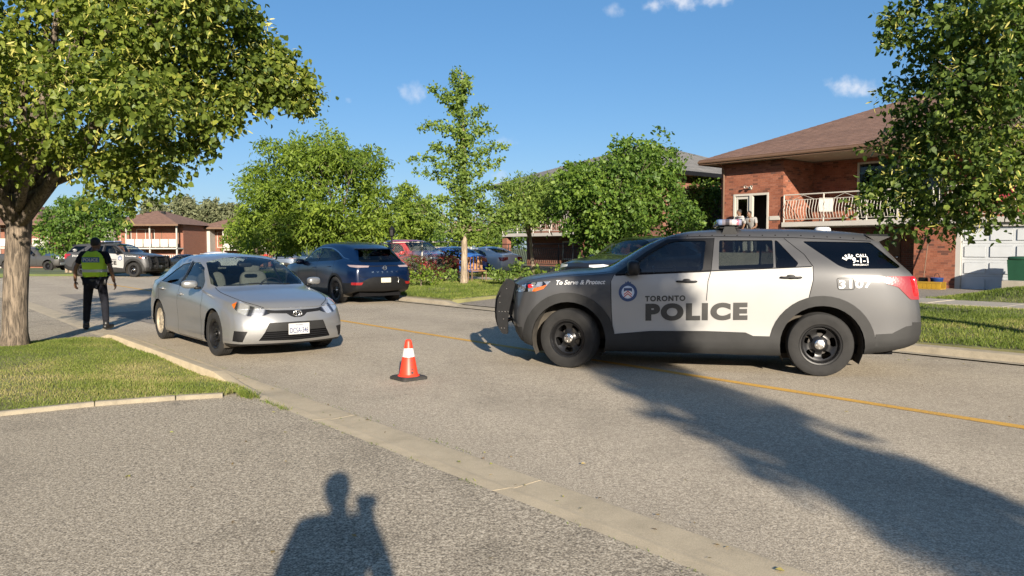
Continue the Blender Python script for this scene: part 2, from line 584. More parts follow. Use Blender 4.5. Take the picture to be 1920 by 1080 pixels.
# ================================================================ CARS
def pchip(xs, ys, xq):
    xs, ys = np.asarray(xs, float), np.asarray(ys, float)
    h = np.diff(xs); d = np.diff(ys) / h
    m = np.zeros_like(ys)
    m[0], m[-1] = d[0], d[-1]
    for i in range(1, len(xs) - 1):
        if d[i - 1] * d[i] > 0:
            w1, w2 = 2 * h[i] + h[i - 1], h[i] + 2 * h[i - 1]
            m[i] = (w1 + w2) / (w1 / d[i - 1] + w2 / d[i])
    xq = np.clip(xq, xs[0], xs[-1])
    k = np.clip(np.searchsorted(xs, xq) - 1, 0, len(xs) - 2)
    t = (xq - xs[k]) / h[k]
    return ((2 * t**3 - 3 * t**2 + 1) * ys[k] + (t**3 - 2 * t**2 + t) * h[k] * m[k]
            + (-2 * t**3 + 3 * t**2) * ys[k + 1] + (t**3 - t**2) * h[k] * m[k + 1])

def inside(poly, x, y):
    c = False
    n = len(poly)
    j = n - 1
    for i in range(n):
        xi, yi = poly[i]; xj, yj = poly[j]
        if (yi > y) != (yj > y) and x < (xj - xi) * (y - yi) / (yj - yi) + xi: c = not c
        j = i
    return c

def rounded(poly, r, n=3):
    """round the corners of a 2-D outline"""
    out = []
    m = len(poly)
    for i in range(m):
        p = Vector(poly[i]); a = Vector(poly[i - 1]); b = Vector(poly[(i + 1) % m])
        da, db = (a - p), (b - p)
        k = min(r, da.length * .45, db.length * .45)
        A, B = p + da.normalized() * k, p + db.normalized() * k
        for j in range(n + 1):
            t = j / n
            q = A * (1 - t) ** 2 + p * 2 * t * (1 - t) + B * t * t
            out.append((q.x, q.y))
    return out

def arc(cx, cz, r, a0, a1, n=14):
    return [(cx + r * math.cos(R(a0 + (a1 - a0) * i / n)), cz + r * math.sin(R(a0 + (a1 - a0) * i / n))) for i in range(n + 1)]

def curved(pts, n=5):
    """smooth curve through the given points"""
    P = [Vector(p) for p in pts]
    out = []
    for i in range(len(P) - 1):
        a, b, c, d = P[max(0, i - 1)], P[i], P[i + 1], P[min(len(P) - 1, i + 2)]
        for k in range(n):
            t = k / n
            q = .5 * ((2 * b) + (c - a) * t + (2 * a - 5 * b + 4 * c - d) * t * t + (3 * b - a - 3 * c + d) * t ** 3)
            out.append(tuple(q))
    out.append(tuple(P[-1]))
    return out

class Shell:
    """half a car body lofted through long lines (front to rear), closed by a curved front and rear"""
    def __init__(self, lines, fc, rc, nx=96, sub=4, nc=10):
        J = len(lines)
        A = np.zeros((nx, J, 3)); v = np.linspace(0, 1, nx)
        for j, ln in enumerate(lines):
            a = np.array(ln, float)
            xq = a[0, 0] + (a[-1, 0] - a[0, 0]) * v
            A[:, j, 0] = xq
            A[:, j, 1] = pchip(-a[:, 0], a[:, 1], -xq)
            A[:, j, 2] = pchip(-a[:, 0], a[:, 2], -xq)
        flip = np.array([1, -1, 1])
        E = np.concatenate([A[:, 1:2] * flip, A, A[:, -2:-1] * flip], 1)
        rows = []
        for j in range(J - 1):
            p0, p1, p2, p3 = E[:, j], E[:, j + 1], E[:, j + 2], E[:, j + 3]
            for q in range(sub):
                t = q / sub
                rows.append(.5 * ((2 * p1) + (p2 - p0) * t + (2 * p0 - 5 * p1 + 4 * p2 - p3) * t * t + (3 * p1 - p0 - 3 * p2 + p3) * t**3))
        rows.append(A[:, -1])
        G = np.stack(rows, 1)
        G[:, :, 1] = np.maximum(G[:, :, 1], 0); G[:, 0, 1] = 0; G[:, -1, 1] = 0
        Mn = G.shape[1]
        V = [tuple(p) for p in G.reshape(-1, 3)]
        F = []
        for i in range(nx - 1):
            for k in range(Mn - 1):
                F.append((i * Mn + k, (i + 1) * Mn + k, (i + 1) * Mn + k + 1, i * Mn + k + 1))
        for end, prof in ((0, fc), (nx - 1, rc)):
            pz = sorted(prof)
            zc = [p[0] for p in pz]; xc = [p[1] for p in pz]
            colm = []
            for k in range(Mn):
                p = G[end, k]
                xcen = float(np.interp(p[2], zc, xc))
                ids = [end * Mn + k]
                for c in range(1, nc + 1):
                    w = 1 - c / nc
                    V.append((p[0] + (xcen - p[0]) * (1 - w ** 2.4), p[1] * w, p[2]))
                    ids.append(len(V) - 1)
                colm.append(ids)
            for k in range(Mn - 1):
                for c in range(nc):
                    a, b, c_, d = colm[k][c], colm[k + 1][c], colm[k + 1][c + 1], colm[k][c + 1]
                    F.append((a, b, c_, d) if end == 0 else (a, d, c_, b))
        bm = bmesh.new()
        bv = [bm.verts.new(p) for p in V]
        for f in F:
            try: bm.faces.new([bv[i] for i in f])
            except ValueError: pass
        bmesh.ops.remove_doubles(bm, verts=bm.verts, dist=2e-4)
        bmesh.ops.dissolve_degenerate(bm, dist=2e-4, edges=bm.edges)
        bm.normal_update()
        self.bm = bm
        self.bvh = BVHTree.FromBMesh(bm)
        self.lay = bm.faces.layers.int.new('pid')
        self.seams = []
    VIEW = {'side': ((1, 0, 0), (0, 0, 1), (0, 1, 0)), 'front': ((0, 1, 0), (0, 0, 1), (1, 0, 0)),
            'rear': ((0, 1, 0), (0, 0, 1), (-1, 0, 0)), 'top': ((1, 0, 0), (0, 1, 0), (0, 0, 1)),
            'diag': ((-.7071, .7071, 0), (0, 0, 1), (.7071, .7071, 0)), 'rdiag': ((.7071, .7071, 0), (0, 0, 1), (-.7071, .7071, 0))}
    def basis(self, view):
        return tuple(Vector(q) for q in self.VIEW[view])
    def to2(self, view, p):
        a, b, c = self.basis(view)
        p = Vector(p)
        return (p.dot(a), p.dot(b))
    def cut(self, view, poly, pid, facing=.08, only=None, keep=None):
        """cut the outline into the skin and give the faces inside the number pid"""
        a, b, c = self.basis(view)
        if len(poly[0]) == 3: poly = [self.to2(view, p) for p in poly]
        if keep is None and view == 'front': keep = lambda p: p.x > 1.5
        if keep is None and view == 'rear': keep = lambda p: p.x < -1.7
        lo = Vector((min(p[0] for p in poly) - .05, min(p[1] for p in poly) - .05))
        hi = Vector((max(p[0] for p in poly) + .05, max(p[1] for p in poly) + .05))
        bm = self.bm
        def bb(f):
            us = [v.co.dot(a) for v in f.verts]; ws = [v.co.dot(b) for v in f.verts]
            return min(us), max(us), min(ws), max(ws)
        def ok(f):
            if f.normal.dot(c) < facing: return False
            if only is not None and f[self.lay] not in only: return False
            if keep is not None and not keep(f.calc_center_median()): return False
            u0, u1, w0, w1 = bb(f)
            return u1 > lo.x and u0 < hi.x and w1 > lo.y and w0 < hi.y
        cand = set(f for f in bm.faces if ok(f))
        n = len(poly)
        for i in range(n):
            P, Q = Vector(poly[i]), Vector(poly[(i + 1) % n])
            if (Q - P).length < 1e-5: continue
            s0, s1 = min(P.x, Q.x) - 1e-4, max(P.x, Q.x) + 1e-4
            t0, t1 = min(P.y, Q.y) - 1e-4, max(P.y, Q.y) + 1e-4
            sel = []
            for f in cand:
                u0, u1, w0, w1 = bb(f)
                if u1 >= s0 and u0 <= s1 and w1 >= t0 and w0 <= t1: sel.append(f)
            if not sel: continue
            geom = set(sel)
            for f in sel:
                geom.update(f.edges); geom.update(f.verts)
            d = (Q - P).normalized()
            no = a * d.y - b * d.x
            r = bmesh.ops.bisect_plane(bm, geom=list(geom), dist=1e-5, plane_co=a * P.x + b * P.y, plane_no=no)
            for g in r['geom']:
                if isinstance(g, bmesh.types.BMFace) and g.is_valid: cand.add(g)
            cand = set(f for f in cand if f.is_valid)
        for f in cand:
            m = f.calc_center_median()
            if inside(poly, m.dot(a), m.dot(b)):
                f[self.lay] = pid
    def hit(self, view, u, w):
        a, b, c = self.basis(view)
        o = a * u + b * w + c * 6
        p, nrm, i, d = self.bvh.ray_cast(o, -c)
        return p, nrm
    def seam(self, view, pts, width=.008, closed=False, curve=False):
        if curve: pts = curved(pts)
        if len(pts[0]) == 3: pts = [self.to2(view, p) for p in pts]
        if closed: pts = pts + pts[:1]
        line = []
        for i in range(len(pts) - 1):
            P, Q = Vector(pts[i]), Vector(pts[i + 1])
            k = max(1, int((Q - P).length / .035))
            for j in range(k): line.append(P.lerp(Q, j / k))
        line.append(Vector(pts[-1]))
        self.seams.append((view, line, width))
    def build_seams(self, parent, mat=None, name='panel_gap'):
        for view, line, width in self.seams:
            pts = []
            for q in line:
                p, n = self.hit(view, q.x, q.y)
                if p is not None: pts.append((p, n))
            if len(pts) < 2: continue
            for sgn in (1, -1):
                mb = MB()
                vs, fs = [], []
                for i, (p, n) in enumerate(pts):
                    t = (pts[min(i + 1, len(pts) - 1)][0] - pts[max(i - 1, 0)][0])
                    if t.length < 1e-6: t = Vector((0, 0, 1))
                    sd = t.normalized().cross(n).normalized() * width / 2
                    for q in (p + sd + n * .0015, p - sd + n * .0015):
                        vs.append((q.x, q.y * sgn, q.z))
                for i in range(len(pts) - 1):
                    f = (2 * i, 2 * i + 1, 2 * i + 3, 2 * i + 2)
                    fs.append(f if sgn > 0 else f[::-1])
                mb.add(vs, fs)
                mb.build(name, mat or M_dark, parent)
    def ribbon(self, name, view, pts, width, mat, parent):
        self.seams, keep = [], self.seams
        self.seam(view, pts, width)
        q = self.build_seams(parent, mat, name)
        self.seams = keep
    def piece(self, pid, half=True):
        """(verts, faces, normals) of the +y half"""
        fs = [f for f in self.bm.faces if f[self.lay] == pid]
        idx, V, Nn = {}, [], []
        F = []
        for f in fs:
            q = []
            for v in f.verts:
                if v not in idx:
                    idx[v] = len(V); V.append(v.co.copy()); Nn.append(v.normal.copy())
                q.append(idx[v])
            F.append(tuple(q))
        return V, F, Nn
    def finish(self):
        self.bm.normal_update()
    def emit(self, name, pid, mat, parent, sides='both', lift=0.0, skirt=None, label=None, own=False):
        """sides: 'both' -> one mirrored mesh across the middle, 'pair' -> [left, right] objects"""
        V, F, Nn = self.piece(pid)
        if not F: return [] if sides == 'pair' else None
        out = []
        def mk(V, F, Nn):
            V = [v.copy() for v in V]; F = list(F); Nn = list(Nn)
            if lift:
                cnt = {}
                for f in F:
                    for i in range(len(f)):
                        e = (f[i], f[(i + 1) % len(f)])
                        cnt[tuple(sorted(e))] = cnt.get(tuple(sorted(e)), 0) + 1
                base = [v.copy() for v in V]
                V = [v + n * lift for v, n in zip(V, Nn)]
                bidx = {}
                for f in list(F):
                    for i in range(len(f)):
                        e = (f[i], f[(i + 1) % len(f)])
                        if cnt[tuple(sorted(e))] == 1:
                            for q in e:
                                if q not in bidx:
                                    bidx[q] = len(V); V.append(base[q] - Nn[q] * (.006 if lift > 0 else -.001))
                            F.append((e[1], e[0], bidx[e[0]], bidx[e[1]]))
                o = raw(name, V, F, mat, parent, sharp=R(38))
            elif own:
                o = raw(name, V, F, mat, parent, sharp=R(45))
            else:
                o = raw(name, V, F, mat, parent, normals=Nn)
            if label: o['label'] = label
            return o
        if sides == 'pair':
            out.append(mk(V, F, Nn))
            V2 = [Vector((v.x, -v.y, v.z)) for v in V]; N2 = [Vector((v.x, -v.y, v.z)) for v in Nn]
            out.append(mk(V2, [f[::-1] for f in F], N2))
            return out
        n = len(V)
        mp = {}
        VV, NN = list(V), list(Nn)
        for i, v in enumerate(V):
            if abs(v.y) < 2e-4:
                mp[i] = i
                q = Nn[i].copy(); q.y = 0
                NN[i] = q.normalized() if q.length > 1e-6 else Nn[i]
            else:
                mp[i] = len(VV); VV.append(Vector((v.x, -v.y, v.z))); NN.append(Vector((Nn[i].x, -Nn[i].y, Nn[i].z)))
        FF = list(F) + [tuple(mp[i] for i in f)[::-1] for f in F]
        return mk(VV, FF, NN)
    def decal(self, name, body, mat, parent, x0, z0, w, h, side=1, bold=0.0, shear=0.0, off=.004, slope=0.0, spacing=1.0, view='side', mesh=None, grid=.07):
        """flat print laid on the skin; (x0, z0) lower left as read, on the left (+1) or right (-1) flank"""
        vs, fs = mesh if mesh is not None else text_mesh(body, bold, shear, spacing)
        b = bmesh.new()
        bv = [b.verts.new((u * w, q * h, 0)) for u, q in vs]
        for f in fs:
            try: b.faces.new([bv[i] for i in f])
            except ValueError: pass
        for k in range(1, int(w / grid) + 1):
            bmesh.ops.bisect_plane(b, geom=list(b.verts) + list(b.edges) + list(b.faces), plane_co=(k * grid, 0, 0), plane_no=(1, 0, 0))
        for k in range(1, int(h / grid) + 1):
            bmesh.ops.bisect_plane(b, geom=list(b.verts) + list(b.edges) + list(b.faces), plane_co=(0, k * grid, 0), plane_no=(0, 1, 0))
        b.verts.index_update()
        V = []
        for v in b.verts:
            u, q = v.co.x, v.co.y
            if view == 'side':
                x = x0 - u if side > 0 else x0 + u
                z = z0 + q + slope * u
                p, n = self.hit('side', x, z)
                if p is None: p, n = Vector((x, 1, z)), Vector((0, 1, 0))
                p = p + n * off
                V.append((p.x, p.y * side, p.z))
            else:                            # rear or front, read from outside
                y = x0 + (-u if view == 'rear' else u)
                z = z0 + q
                p, n = self.hit(view, abs(y), z)
                if p is None: continue
                n = Vector((n.x, math.copysign(n.y, y), n.z))
                V.append((p.x + n.x * off, y + n.y * off, z))
        F = [tuple(v.index for v in f.verts) for f in b.faces]
        b.free()
        return raw(name, V, F, mat, parent)

def disc_mesh(n=28, hole=0.0):
    if hole <= 0:
        return ([(.5, .5)] + [(.5 + .5 * math.cos(2 * math.pi * k / n), .5 + .5 * math.sin(2 * math.pi * k / n)) for k in range(n)],
                [(0, 1 + k, 1 + (k + 1) % n) for k in range(n)])
    vs, fs = [], []
    for r in (.5, .5 * hole):
        vs += [(.5 + r * math.cos(2 * math.pi * k / n), .5 + r * math.sin(2 * math.pi * k / n)) for k in range(n)]
    fs = [(k, (k + 1) % n, n + (k + 1) % n, n + k) for k in range(n)]
    return vs, fs

def poly_mesh(poly):
    return list(poly), [tuple(range(len(poly)))]

_wheel_cache = {}
def wheel_meshes(style, Rt, wt, Rr):
    """meshes for a wheel turning about Y, outer face towards +Y: tyre, rim, cap, brake"""
    key = (style, Rt, wt, Rr)
    if key in _wheel_cache: return _wheel_cache[key]
    h = wt / 2
    t = MB()
    prof = [(Rr - .012, h * .55), (Rr + .006, h * .80), (Rr + .02, h * .93), ((Rr + Rt) / 2, h), (Rt - .035, h * .985), (Rt - .012, h * .9), (Rt - .003, h * .74)]
    for g in (.5, .17, -.17, -.5):
        prof += [(Rt, h * (g + .13)), (Rt, h * (g + .04)), (Rt - .009, h * (g + .03)), (Rt - .009, h * (g - .03)), (Rt, h * (g - .04)), (Rt, h * (g - .13))]
    prof += [(Rt - .003, -h * .74), (Rt - .012, -h * .9), (Rt - .035, -h * .985), ((Rr + Rt) / 2, -h), (Rr, -h * .85)]
    t.lathe(prof, 44, 'Y')
    tyre = t.build('tyre', M_rubber, None, sharp=R(30))
    # rim: outer lip and barrel by lathe, face as a polar grid with slots left open
    r = MB()
    r.lathe([(Rr + .012, h * .80), (Rr + .008, h * .88), (Rr - .008, h * .86), (Rr - .022, h * .70), (Rr - .03, h * .2), (Rr - .035, -h * .8)], 44, 'Y')
    face = MB()
    na = 120
    if style == 'police':
        rad = [.045, .062, .085, .10, .125, .15, .175, .195, Rr - .028]
        dep = [.055, .058, .045, .035, .032, .038, .05, .058, .055]
        def hole(a, q):
            k = ((a / (2 * math.pi) * 5) % 1) - .5
            return .088 < q < .185 and abs(k) < (.30 - abs(q - .15) * 2.2)
    elif style == 'steel':
        rad = [.02, .05, .075, .09, .11, .135, .15, .165, .18, Rr - .022]
        dep = [.03, .035, .06, .06, .03, .028, .03, .035, .045, .06]
        def hole(a, q):
            k = ((a / (2 * math.pi) * 16) % 1) - .5
            return .15 < q < .178 and abs(k) < .27
    elif style == 'cover':
        rad = [.0, .03, .055, .07, .10, .13, .15, .17, .185, Rr - .008]
        dep = [.085, .085, .08, .07, .068, .065, .06, .06, .065, .07]
        def hole(a, q):
            k = ((a / (2 * math.pi) * 10) % 1) - .5
            return .085 < q < .155 and abs(k) < .22
    else:                                  # 'alloy': paired thin spokes
        rad = [.02, .05, .075, .09, .12, .15, .18, .21, .225, Rr - .02]
        dep = [.06, .06, .058, .055, .055, .055, .055, .055, .055, .06]
        def hole(a, q):
            k = ((a / (2 * math.pi) * 7) % 1) - .5
            d = abs(abs(k) - .2)
            return .08 < q < Rr - .03 and (abs(k) < .2 - .05 * .12 / q if False else (abs(abs(k) - .17) > .055 * .16 / q))
    rad = [q for q in rad if q < Rr - .02] + [Rr - .02]
    dep = dep[:len(rad) - 1] + [dep[-1]]
    # refine radially
    rr, dd = [], []
    for i in range(len(rad) - 1):
        for j in range(3):
            rr.append(rad[i] + (rad[i + 1] - rad[i]) * j / 3); dd.append(dep[i] + (dep[i + 1] - dep[i]) * j / 3)
    rr.append(rad[-1]); dd.append(dep[-1])
    vs, fs = [], []
    for i, q in enumerate(rr):
        for k in range(na):
            a = 2 * math.pi * k / na
            vs.append((q * math.cos(a), dd[i], q * math.sin(a)))
    for i in range(len(rr) - 1):
        for k in range(na):
            if not hole(2 * math.pi * (k + .5) / na, (rr[i] + rr[i + 1]) / 2):
                fs.append((i * na + k, (i + 1) * na + k, (i + 1) * na + (k + 1) % na, i * na + (k + 1) % na))
    # thickness: a back sheet and edge walls
    nb = len(vs)
    vs += [(p[0], p[1] - .022, p[2]) for p in vs]
    ed = {}
    for f in fs:
        for i in range(4):
            e = (f[i], f[(i + 1) % 4]); ed[tuple(sorted(e))] = ed.get(tuple(sorted(e)), []) + [e]
    walls = [(e[0][1], e[0][0], e[0][0] + nb, e[0][1] + nb) for e in ed.values() if len(e) == 1]
    fs = fs + [tuple(i + nb for i in f[::-1]) for f in fs] + walls
    r.add(vs, fs)
    rim = r.build('rim', {'police': M_steelblack, 'steel': M_steelblack, 'cover': M_hubbeige}.get(style, M_alloydark), None, sharp=R(32))
    c = MB()
    if style == 'police':
        c.lathe([(.0, .074), (.048, .073), (.06, .068), (.067, .058), (.069, .04)], 28, 'Y')
        for k in range(5):
            a = 2 * math.pi * k / 5 + .3
            c.cyl((.044 * math.cos(a), .06, .044 * math.sin(a)), (.044 * math.cos(a), .082, .044 * math.sin(a)), .010, .008, 8)
        cap = c.build('hub_cap', M_chrome, None, sharp=R(35))
    else:
        c.lathe([(.0, .075), (.022, .073), (.028, .06)], 20, 'Y')
        if style == 'steel':
            for k in range(5):
                a = 2 * math.pi * k / 5
                c.cyl((.05 * math.cos(a), .05, .05 * math.sin(a)), (.05 * math.cos(a), .078, .05 * math.sin(a)), .01, .008, 6)
        cap = c.build('hub_cap', M_chrome if style != 'steel' else M_steelblack, None, sharp=R(35))
    b = MB()
    b.lathe([(.0, -.02), (.13, -.02), (.135, -.04), (.0, -.045)], 24, 'Y')
    brake = b.build('brake_disc', M_dark if style == 'cover' else simple('brake_iron', (.06, .055, .05), .6, .6), None)
    res = []
    for o in (tyre, rim, cap, brake):
        res.append((o.name.split('.')[0], o.data)); bpy.data.objects.remove(o)
    _wheel_cache[key] = res
    return res

def add_wheels(root, pos, style, Rt, wt, Rr, steer=0.0, rear_style=None):
    for x, y in pos:
        s = rear_style if (rear_style and x < 0) else style
        rot = (0, 0, (0 if y > 0 else math.pi) + (steer if x > 0 else 0))
        e = sub_empty('wheel', root, (x, y, Rt - .004), rot)
        for nm, me in wheel_meshes(s, Rt, wt, Rr):
            inst(nm, me, e, rot=(0, random.uniform(0, 6.28), 0))

M_well = simple('dusty_wheel_well', (.05, .043, .034), .95, 0, .5, 8)
def wheel_well(root, x, y_out, r, zc):
    for sg in (1, -1):
        mb = MB()
        n = 18
        pr = [(x + r * math.cos(math.pi * k / n * 1.3 - .47), zc + r * math.sin(math.pi * k / n * 1.3 - .47)) for k in range(n + 1)]
        vs = [(a, sg * y_out, b) for a, b in pr] + [(a, sg * (y_out - .36), b) for a, b in pr]
        fs = [(i, i + 1, n + 2 + i, n + 1 + i) for i in range(n)] + [tuple(range(n + 1, 2 * n + 2))]
        mb.add(vs, fs)
        mb.build('wheel_well', M_well, root)

def make_seats(root, xf, xr, zs, mat, half=.36, wheel_side=1):
    for y in (half, -half):
        m = MB()
        m.sq((xf, y, zs + .08), (.26, .24, .11), .45)
        m.sq((xf - .27, y, zs + .42), (.09, .23, .36), .45, M=Matrix.Rotation(R(-14), 3, 'Y'))
        m.sq((xf - .37, y, zs + .84), (.05, .13, .09), .5)
        m.build('seat', mat, root, smooth=True)
    m = MB()
    m.sq((xr, 0, zs + .08), (.25, .62, .11), .35)
    m.sq((xr - .26, 0, zs + .38), (.08, .62, .33), .35, M=Matrix.Rotation(R(-18), 3, 'Y'))
    for y in (half, -half): m.sq((xr - .36, y, zs + .76), (.05, .12, .08), .5)
    m.build('rear_seat', mat, root, smooth=True)

def make_dash(root, x, z, half=.62, wx=.0):
    m = MB()
    m.sq((x, 0, z), (.28, half, .13), .4)
    m.build('dashboard', M_seat, root, smooth=True)
    m = MB()
    pts = [Vector((x - .36 + wx + .18 * math.cos(a) * .35, .36 + .18 * math.sin(a), z + .06 + .18 * math.cos(a) * .93)) for a in [2 * math.pi * k / 20 for k in range(20)]]
    m.tube(pts, .015, 6, closed=True)
    m.cyl((x - .36 + wx, .36, z + .06), (x - .05, .36, z - .02), .03)
    m.box(x - .38 + wx, x - .35 + wx, .2, .52, z + .045, z + .075)
    m.build('steering_wheel', M_plastic, root, smooth=True)

def door_handle(parent, x, z, y, mat, L=.13, sg=1):
    m = MB()
    m.sq((x, sg * (y + .028), z), (L, .013, .013), .6)
    m.sq((x + L * .8, sg * (y + .012), z), (.02, .022, .013), .6, 10, 6)
    m.sq((x - L * .8, sg * (y + .012), z), (.02, .022, .013), .6, 10, 6)
    m.sq((x, sg * (y + .004), z), (L * .42, .008, .034), .8)
    return m.build('handle', mat, parent, smooth=True)

def dome(name, c):
    m, N, L, B, O = newmat(name)
    co = coordnode(N)
    sp = N.new('ShaderNodeSeparateXYZ'); L.new(co, sp.inputs[0])
    # modules behind the clear cover: blue, smoked, white, rose along the car's length
    mr = N.new('ShaderNodeMapRange'); L.new(sp.outputs[0], mr.inputs[0]); mr.inputs[1].default_value = -.30; mr.inputs[2].default_value = -.62
    L.new(ramp(N, L, mr.outputs[0], [(0, (.16, .21, .33)), (.22, (.18, .16, .18)), (.34, (.05, .045, .05)), (.50, (.30, .26, .26)), (.60, (.45, .44, .43)), (.76, (.36, .13, .17)), (.86, (.24, .24, .32))], 'CONSTANT'), B.inputs['Base Color'])
    B.inputs['Roughness'].default_value = .12; B.inputs['Coat Weight'].default_value = 1
    bump(N, L, B, noise(N, L, co, 40, 3), .3, .01)
    return m
# ---------------------------------------------------------------- police SUV
M_police_grey = paint('police_grey_paint', (.056, .057, .060), .3, .52, .5, .25, (.20, .17, .13))
M_police_white = paint('police_white_paint', (.32, .316, .305), 0, .42, .5, .10, (.38, .33, .25))

def make_police(name, label, loc, rotz, group, steer=0.0, number='3107'):
    S = Shell([
        [(2.2, 0, .30), (1.5, 0, .23), (-1.5, 0, .25), (-2.45, 0, .36)],
        [(2.12, .70, .30), (1.5, .76, .23), (-1.5, .76, .25), (-2.45, .72, .37)],
        [(2.17, .80, .34), (2.0, .91, .30), (1.5, .955, .28), (0, .95, .265), (-1.5, .96, .285), (-2.2, .945, .33), (-2.5, .89, .39), (-2.6, .84, .43)],
        [(2.2, .84, .62), (2.0, .935, .60), (1.5, .975, .58), (1, .968, .57), (0, .962, .57), (-1, .968, .58), (-1.6, .985, .6), (-2.2, .965, .62), (-2.5, .915, .64), (-2.63, .86, .66)],
        [(2.14, .86, .86), (1.95, .94, .88), (1.5, .975, .90), (1, .98, .91), (0, .985, .93), (-1, .985, .955), (-1.6, .985, .975), (-2.2, .955, .965), (-2.5, .90, .94), (-2.6, .86, .93)],
        [(2.10, .86, 1.0), (1.95, .915, 1.055), (1.6, .94, 1.12), (1.2, .95, 1.158), (.95, .95, 1.18), (0, .955, 1.225), (-1, .955, 1.27), (-1.5, .95, 1.285), (-2.1, .92, 1.265), (-2.4, .885, 1.235), (-2.54, .85, 1.2)],
        [(2.16, .78, 1.03), (2.0, .85, 1.105), (1.6, .875, 1.172), (1.2, .882, 1.208), (1.0, .885, 1.228), (.85, .878, 1.275), (.55, .855, 1.42), (.28, .832, 1.495), (0, .822, 1.525), (-1, .815, 1.54), (-1.8, .80, 1.525), (-2.1, .785, 1.49), (-2.33, .765, 1.42)],
        [(2.27, .60, 1.055), (2.18, .63, 1.105), (1.9, .66, 1.165), (1.5, .675, 1.215), (1.15, .69, 1.24), (1.04, .69, 1.26), (.80, .70, 1.40), (.55, .695, 1.55), (.28, .685, 1.665), (.05, .68, 1.705), (-.6, .685, 1.73), (-1.2, .68, 1.725), (-1.8, .665, 1.70), (-2.16, .64, 1.66)],
        [(2.34, .33, 1.065), (2.25, .34, 1.12), (1.95, .36, 1.18), (1.5, .37, 1.24), (1.2, .38, 1.26), (1.10, .38, 1.28), (.8, .385, 1.45), (.5, .385, 1.61), (.22, .38, 1.705), (0, .38, 1.745), (-.6, .385, 1.772), (-1.2, .38, 1.768), (-1.8, .37, 1.74), (-2.16, .36, 1.70)],
        [(2.36, 0, 1.07), (2.27, 0, 1.125), (1.98, 0, 1.185), (1.5, 0, 1.248), (1.22, 0, 1.266), (1.12, 0, 1.285), (.8, 0, 1.465), (.5, 0, 1.62), (.2, 0, 1.72), (0, 0, 1.755), (-.6, 0, 1.785), (-1.2, 0, 1.78), (-1.8, 0, 1.75), (-2.16, 0, 1.71)],
    ], [(.25, 2.24), (.4, 2.36), (.6, 2.42), (.9, 2.42), (1.07, 2.385)],
       [(.36, -2.52), (.45, -2.64), (.6, -2.70), (.75, -2.68), (.95, -2.65), (1.2, -2.61), (1.45, -2.43), (1.66, -2.2), (1.71, -2.17)])
    belt = lambda x: 1.195 + (.95 - x) * .0515
    BODY, DF, DR, FRF, FRR, PF, PR, PR2, PQ, ARCH, SILL, BUMP, TAIL, HEAD, AMB, HOOD, WS, RW, GRL, HOLE, LOWB = 0, 1, 2, 3, 4, 5, 6, 7, 8, 9, 10, 11, 12, 13, 14, 15, 16, 17, 18, 19, 20
    ac = (1.525, -1.525)
    door_f = [(.95, belt(.95)), (.985, 1.115), (.975, .75), (.942, .25), (-.19, .25), (-.183, .89), (-.2, 1.126), (-.236, belt(-.236))]
    door_r = [(-.236, belt(-.236)), (-.2, 1.126), (-.183, .89), (-.19, .25), (-1.0, .25), (-1.02, .62), (-1.20, .84), (-1.366, .935), (-1.415, 1.157), (-1.412, belt(-1.412))]
    frame_f = [(.95, belt(.95)), (-.236, belt(-.236)), (-.275, 1.66), (.30, 1.645), (.56, 1.485), (.84, 1.275)]
    frame_r = [(-.236, belt(-.236)), (-1.412, belt(-1.412)), (-1.32, 1.458), (-1.10, 1.65), (-.275, 1.66)]
    S.cut('side', door_f, DF); S.cut('side', door_r, DR)
    S.cut('side', frame_f, FRF); S.cut('side', frame_r, FRR)
    win_f = rounded([(.80, 1.222), (.53, 1.455), (.285, 1.60), (.15, 1.622), (-.175, 1.625), (-.135, 1.255)], .03)
    win_r = rounded([(-.335, 1.628), (-.965, 1.628), (-.965, 1.295), (-.325, 1.267)], .02)
    win_r2 = rounded([(-.99, 1.628), (-1.02, 1.622), (-1.25, 1.35), (-1.22, 1.307), (-.99, 1.297)], .015)
    S.cut('side', win_f, PF); S.cut('side', win_r, PR); S.cut('side', win_r2, PR2)
    win_q = rounded([(-1.31, 1.615), (-2.09, 1.60), (-2.40, 1.315), (-2.36, 1.292), (-1.80, 1.288), (-1.70, 1.325)], .03)
    S.cut('side', win_q, PQ)
    sill = [(1.08, .24), (1.0, .475), (.94, .452), (.5, .50), (-.18, .515), (-.65, .508), (-.74, .468), (-1.02, .468), (-1.08, .24)]
    S.cut('side', sill, SILL, facing=-.2)
    for q_, c in enumerate(ac):
        S.cut('side', arc(c, .37, .597, -25, 205, 26), ARCH + q_ * 20, facing=-.1, keep=lambda p: p.y > .6)
    S.cut('side', [(-2.10, .30), (-2.12, .52), (-2.30, .535), (-2.45, .615), (-2.72, .665), (-2.72, .25), (-2.1, .25)], BUMP, facing=-.3)
    S.cut('rear', [(-.1, .2), (-.1, .665), (1.2, .665), (1.2, .2)], BUMP, facing=.1, keep=lambda p: p.x < -2.55)
    S.cut('side', [(2.12, .22), (2.14, .44), (2.3, .50), (2.6, .50), (2.6, .2)], LOWB, facing=-.2)
    S.cut('front', [(-.1, .2), (-.1, .50), (1.2, .50), (1.2, .2)], LOWB, facing=.2, keep=lambda p: p.x > 2.15)
    for c in ac:
        S.cut('side', arc(c, .37, .478, 0, 360, 36)[:-1], HOLE, facing=-2, keep=lambda p: p.y > .6)
    S.cut('side', rounded([(-2.165, 1.185), (-2.27, 1.2), (-2.72, 1.205), (-2.72, .93), (-2.50, .93), (-2.36, 1.075), (-2.235, 1.112)], .02), TAIL, facing=.12)
    S.cut('side', rounded([(2.3, 1.075), (2.10, 1.075), (1.755, 1.108), (1.85, 1.008), (1.955, .975), (2.3, .95)], .015), HEAD, facing=.02)
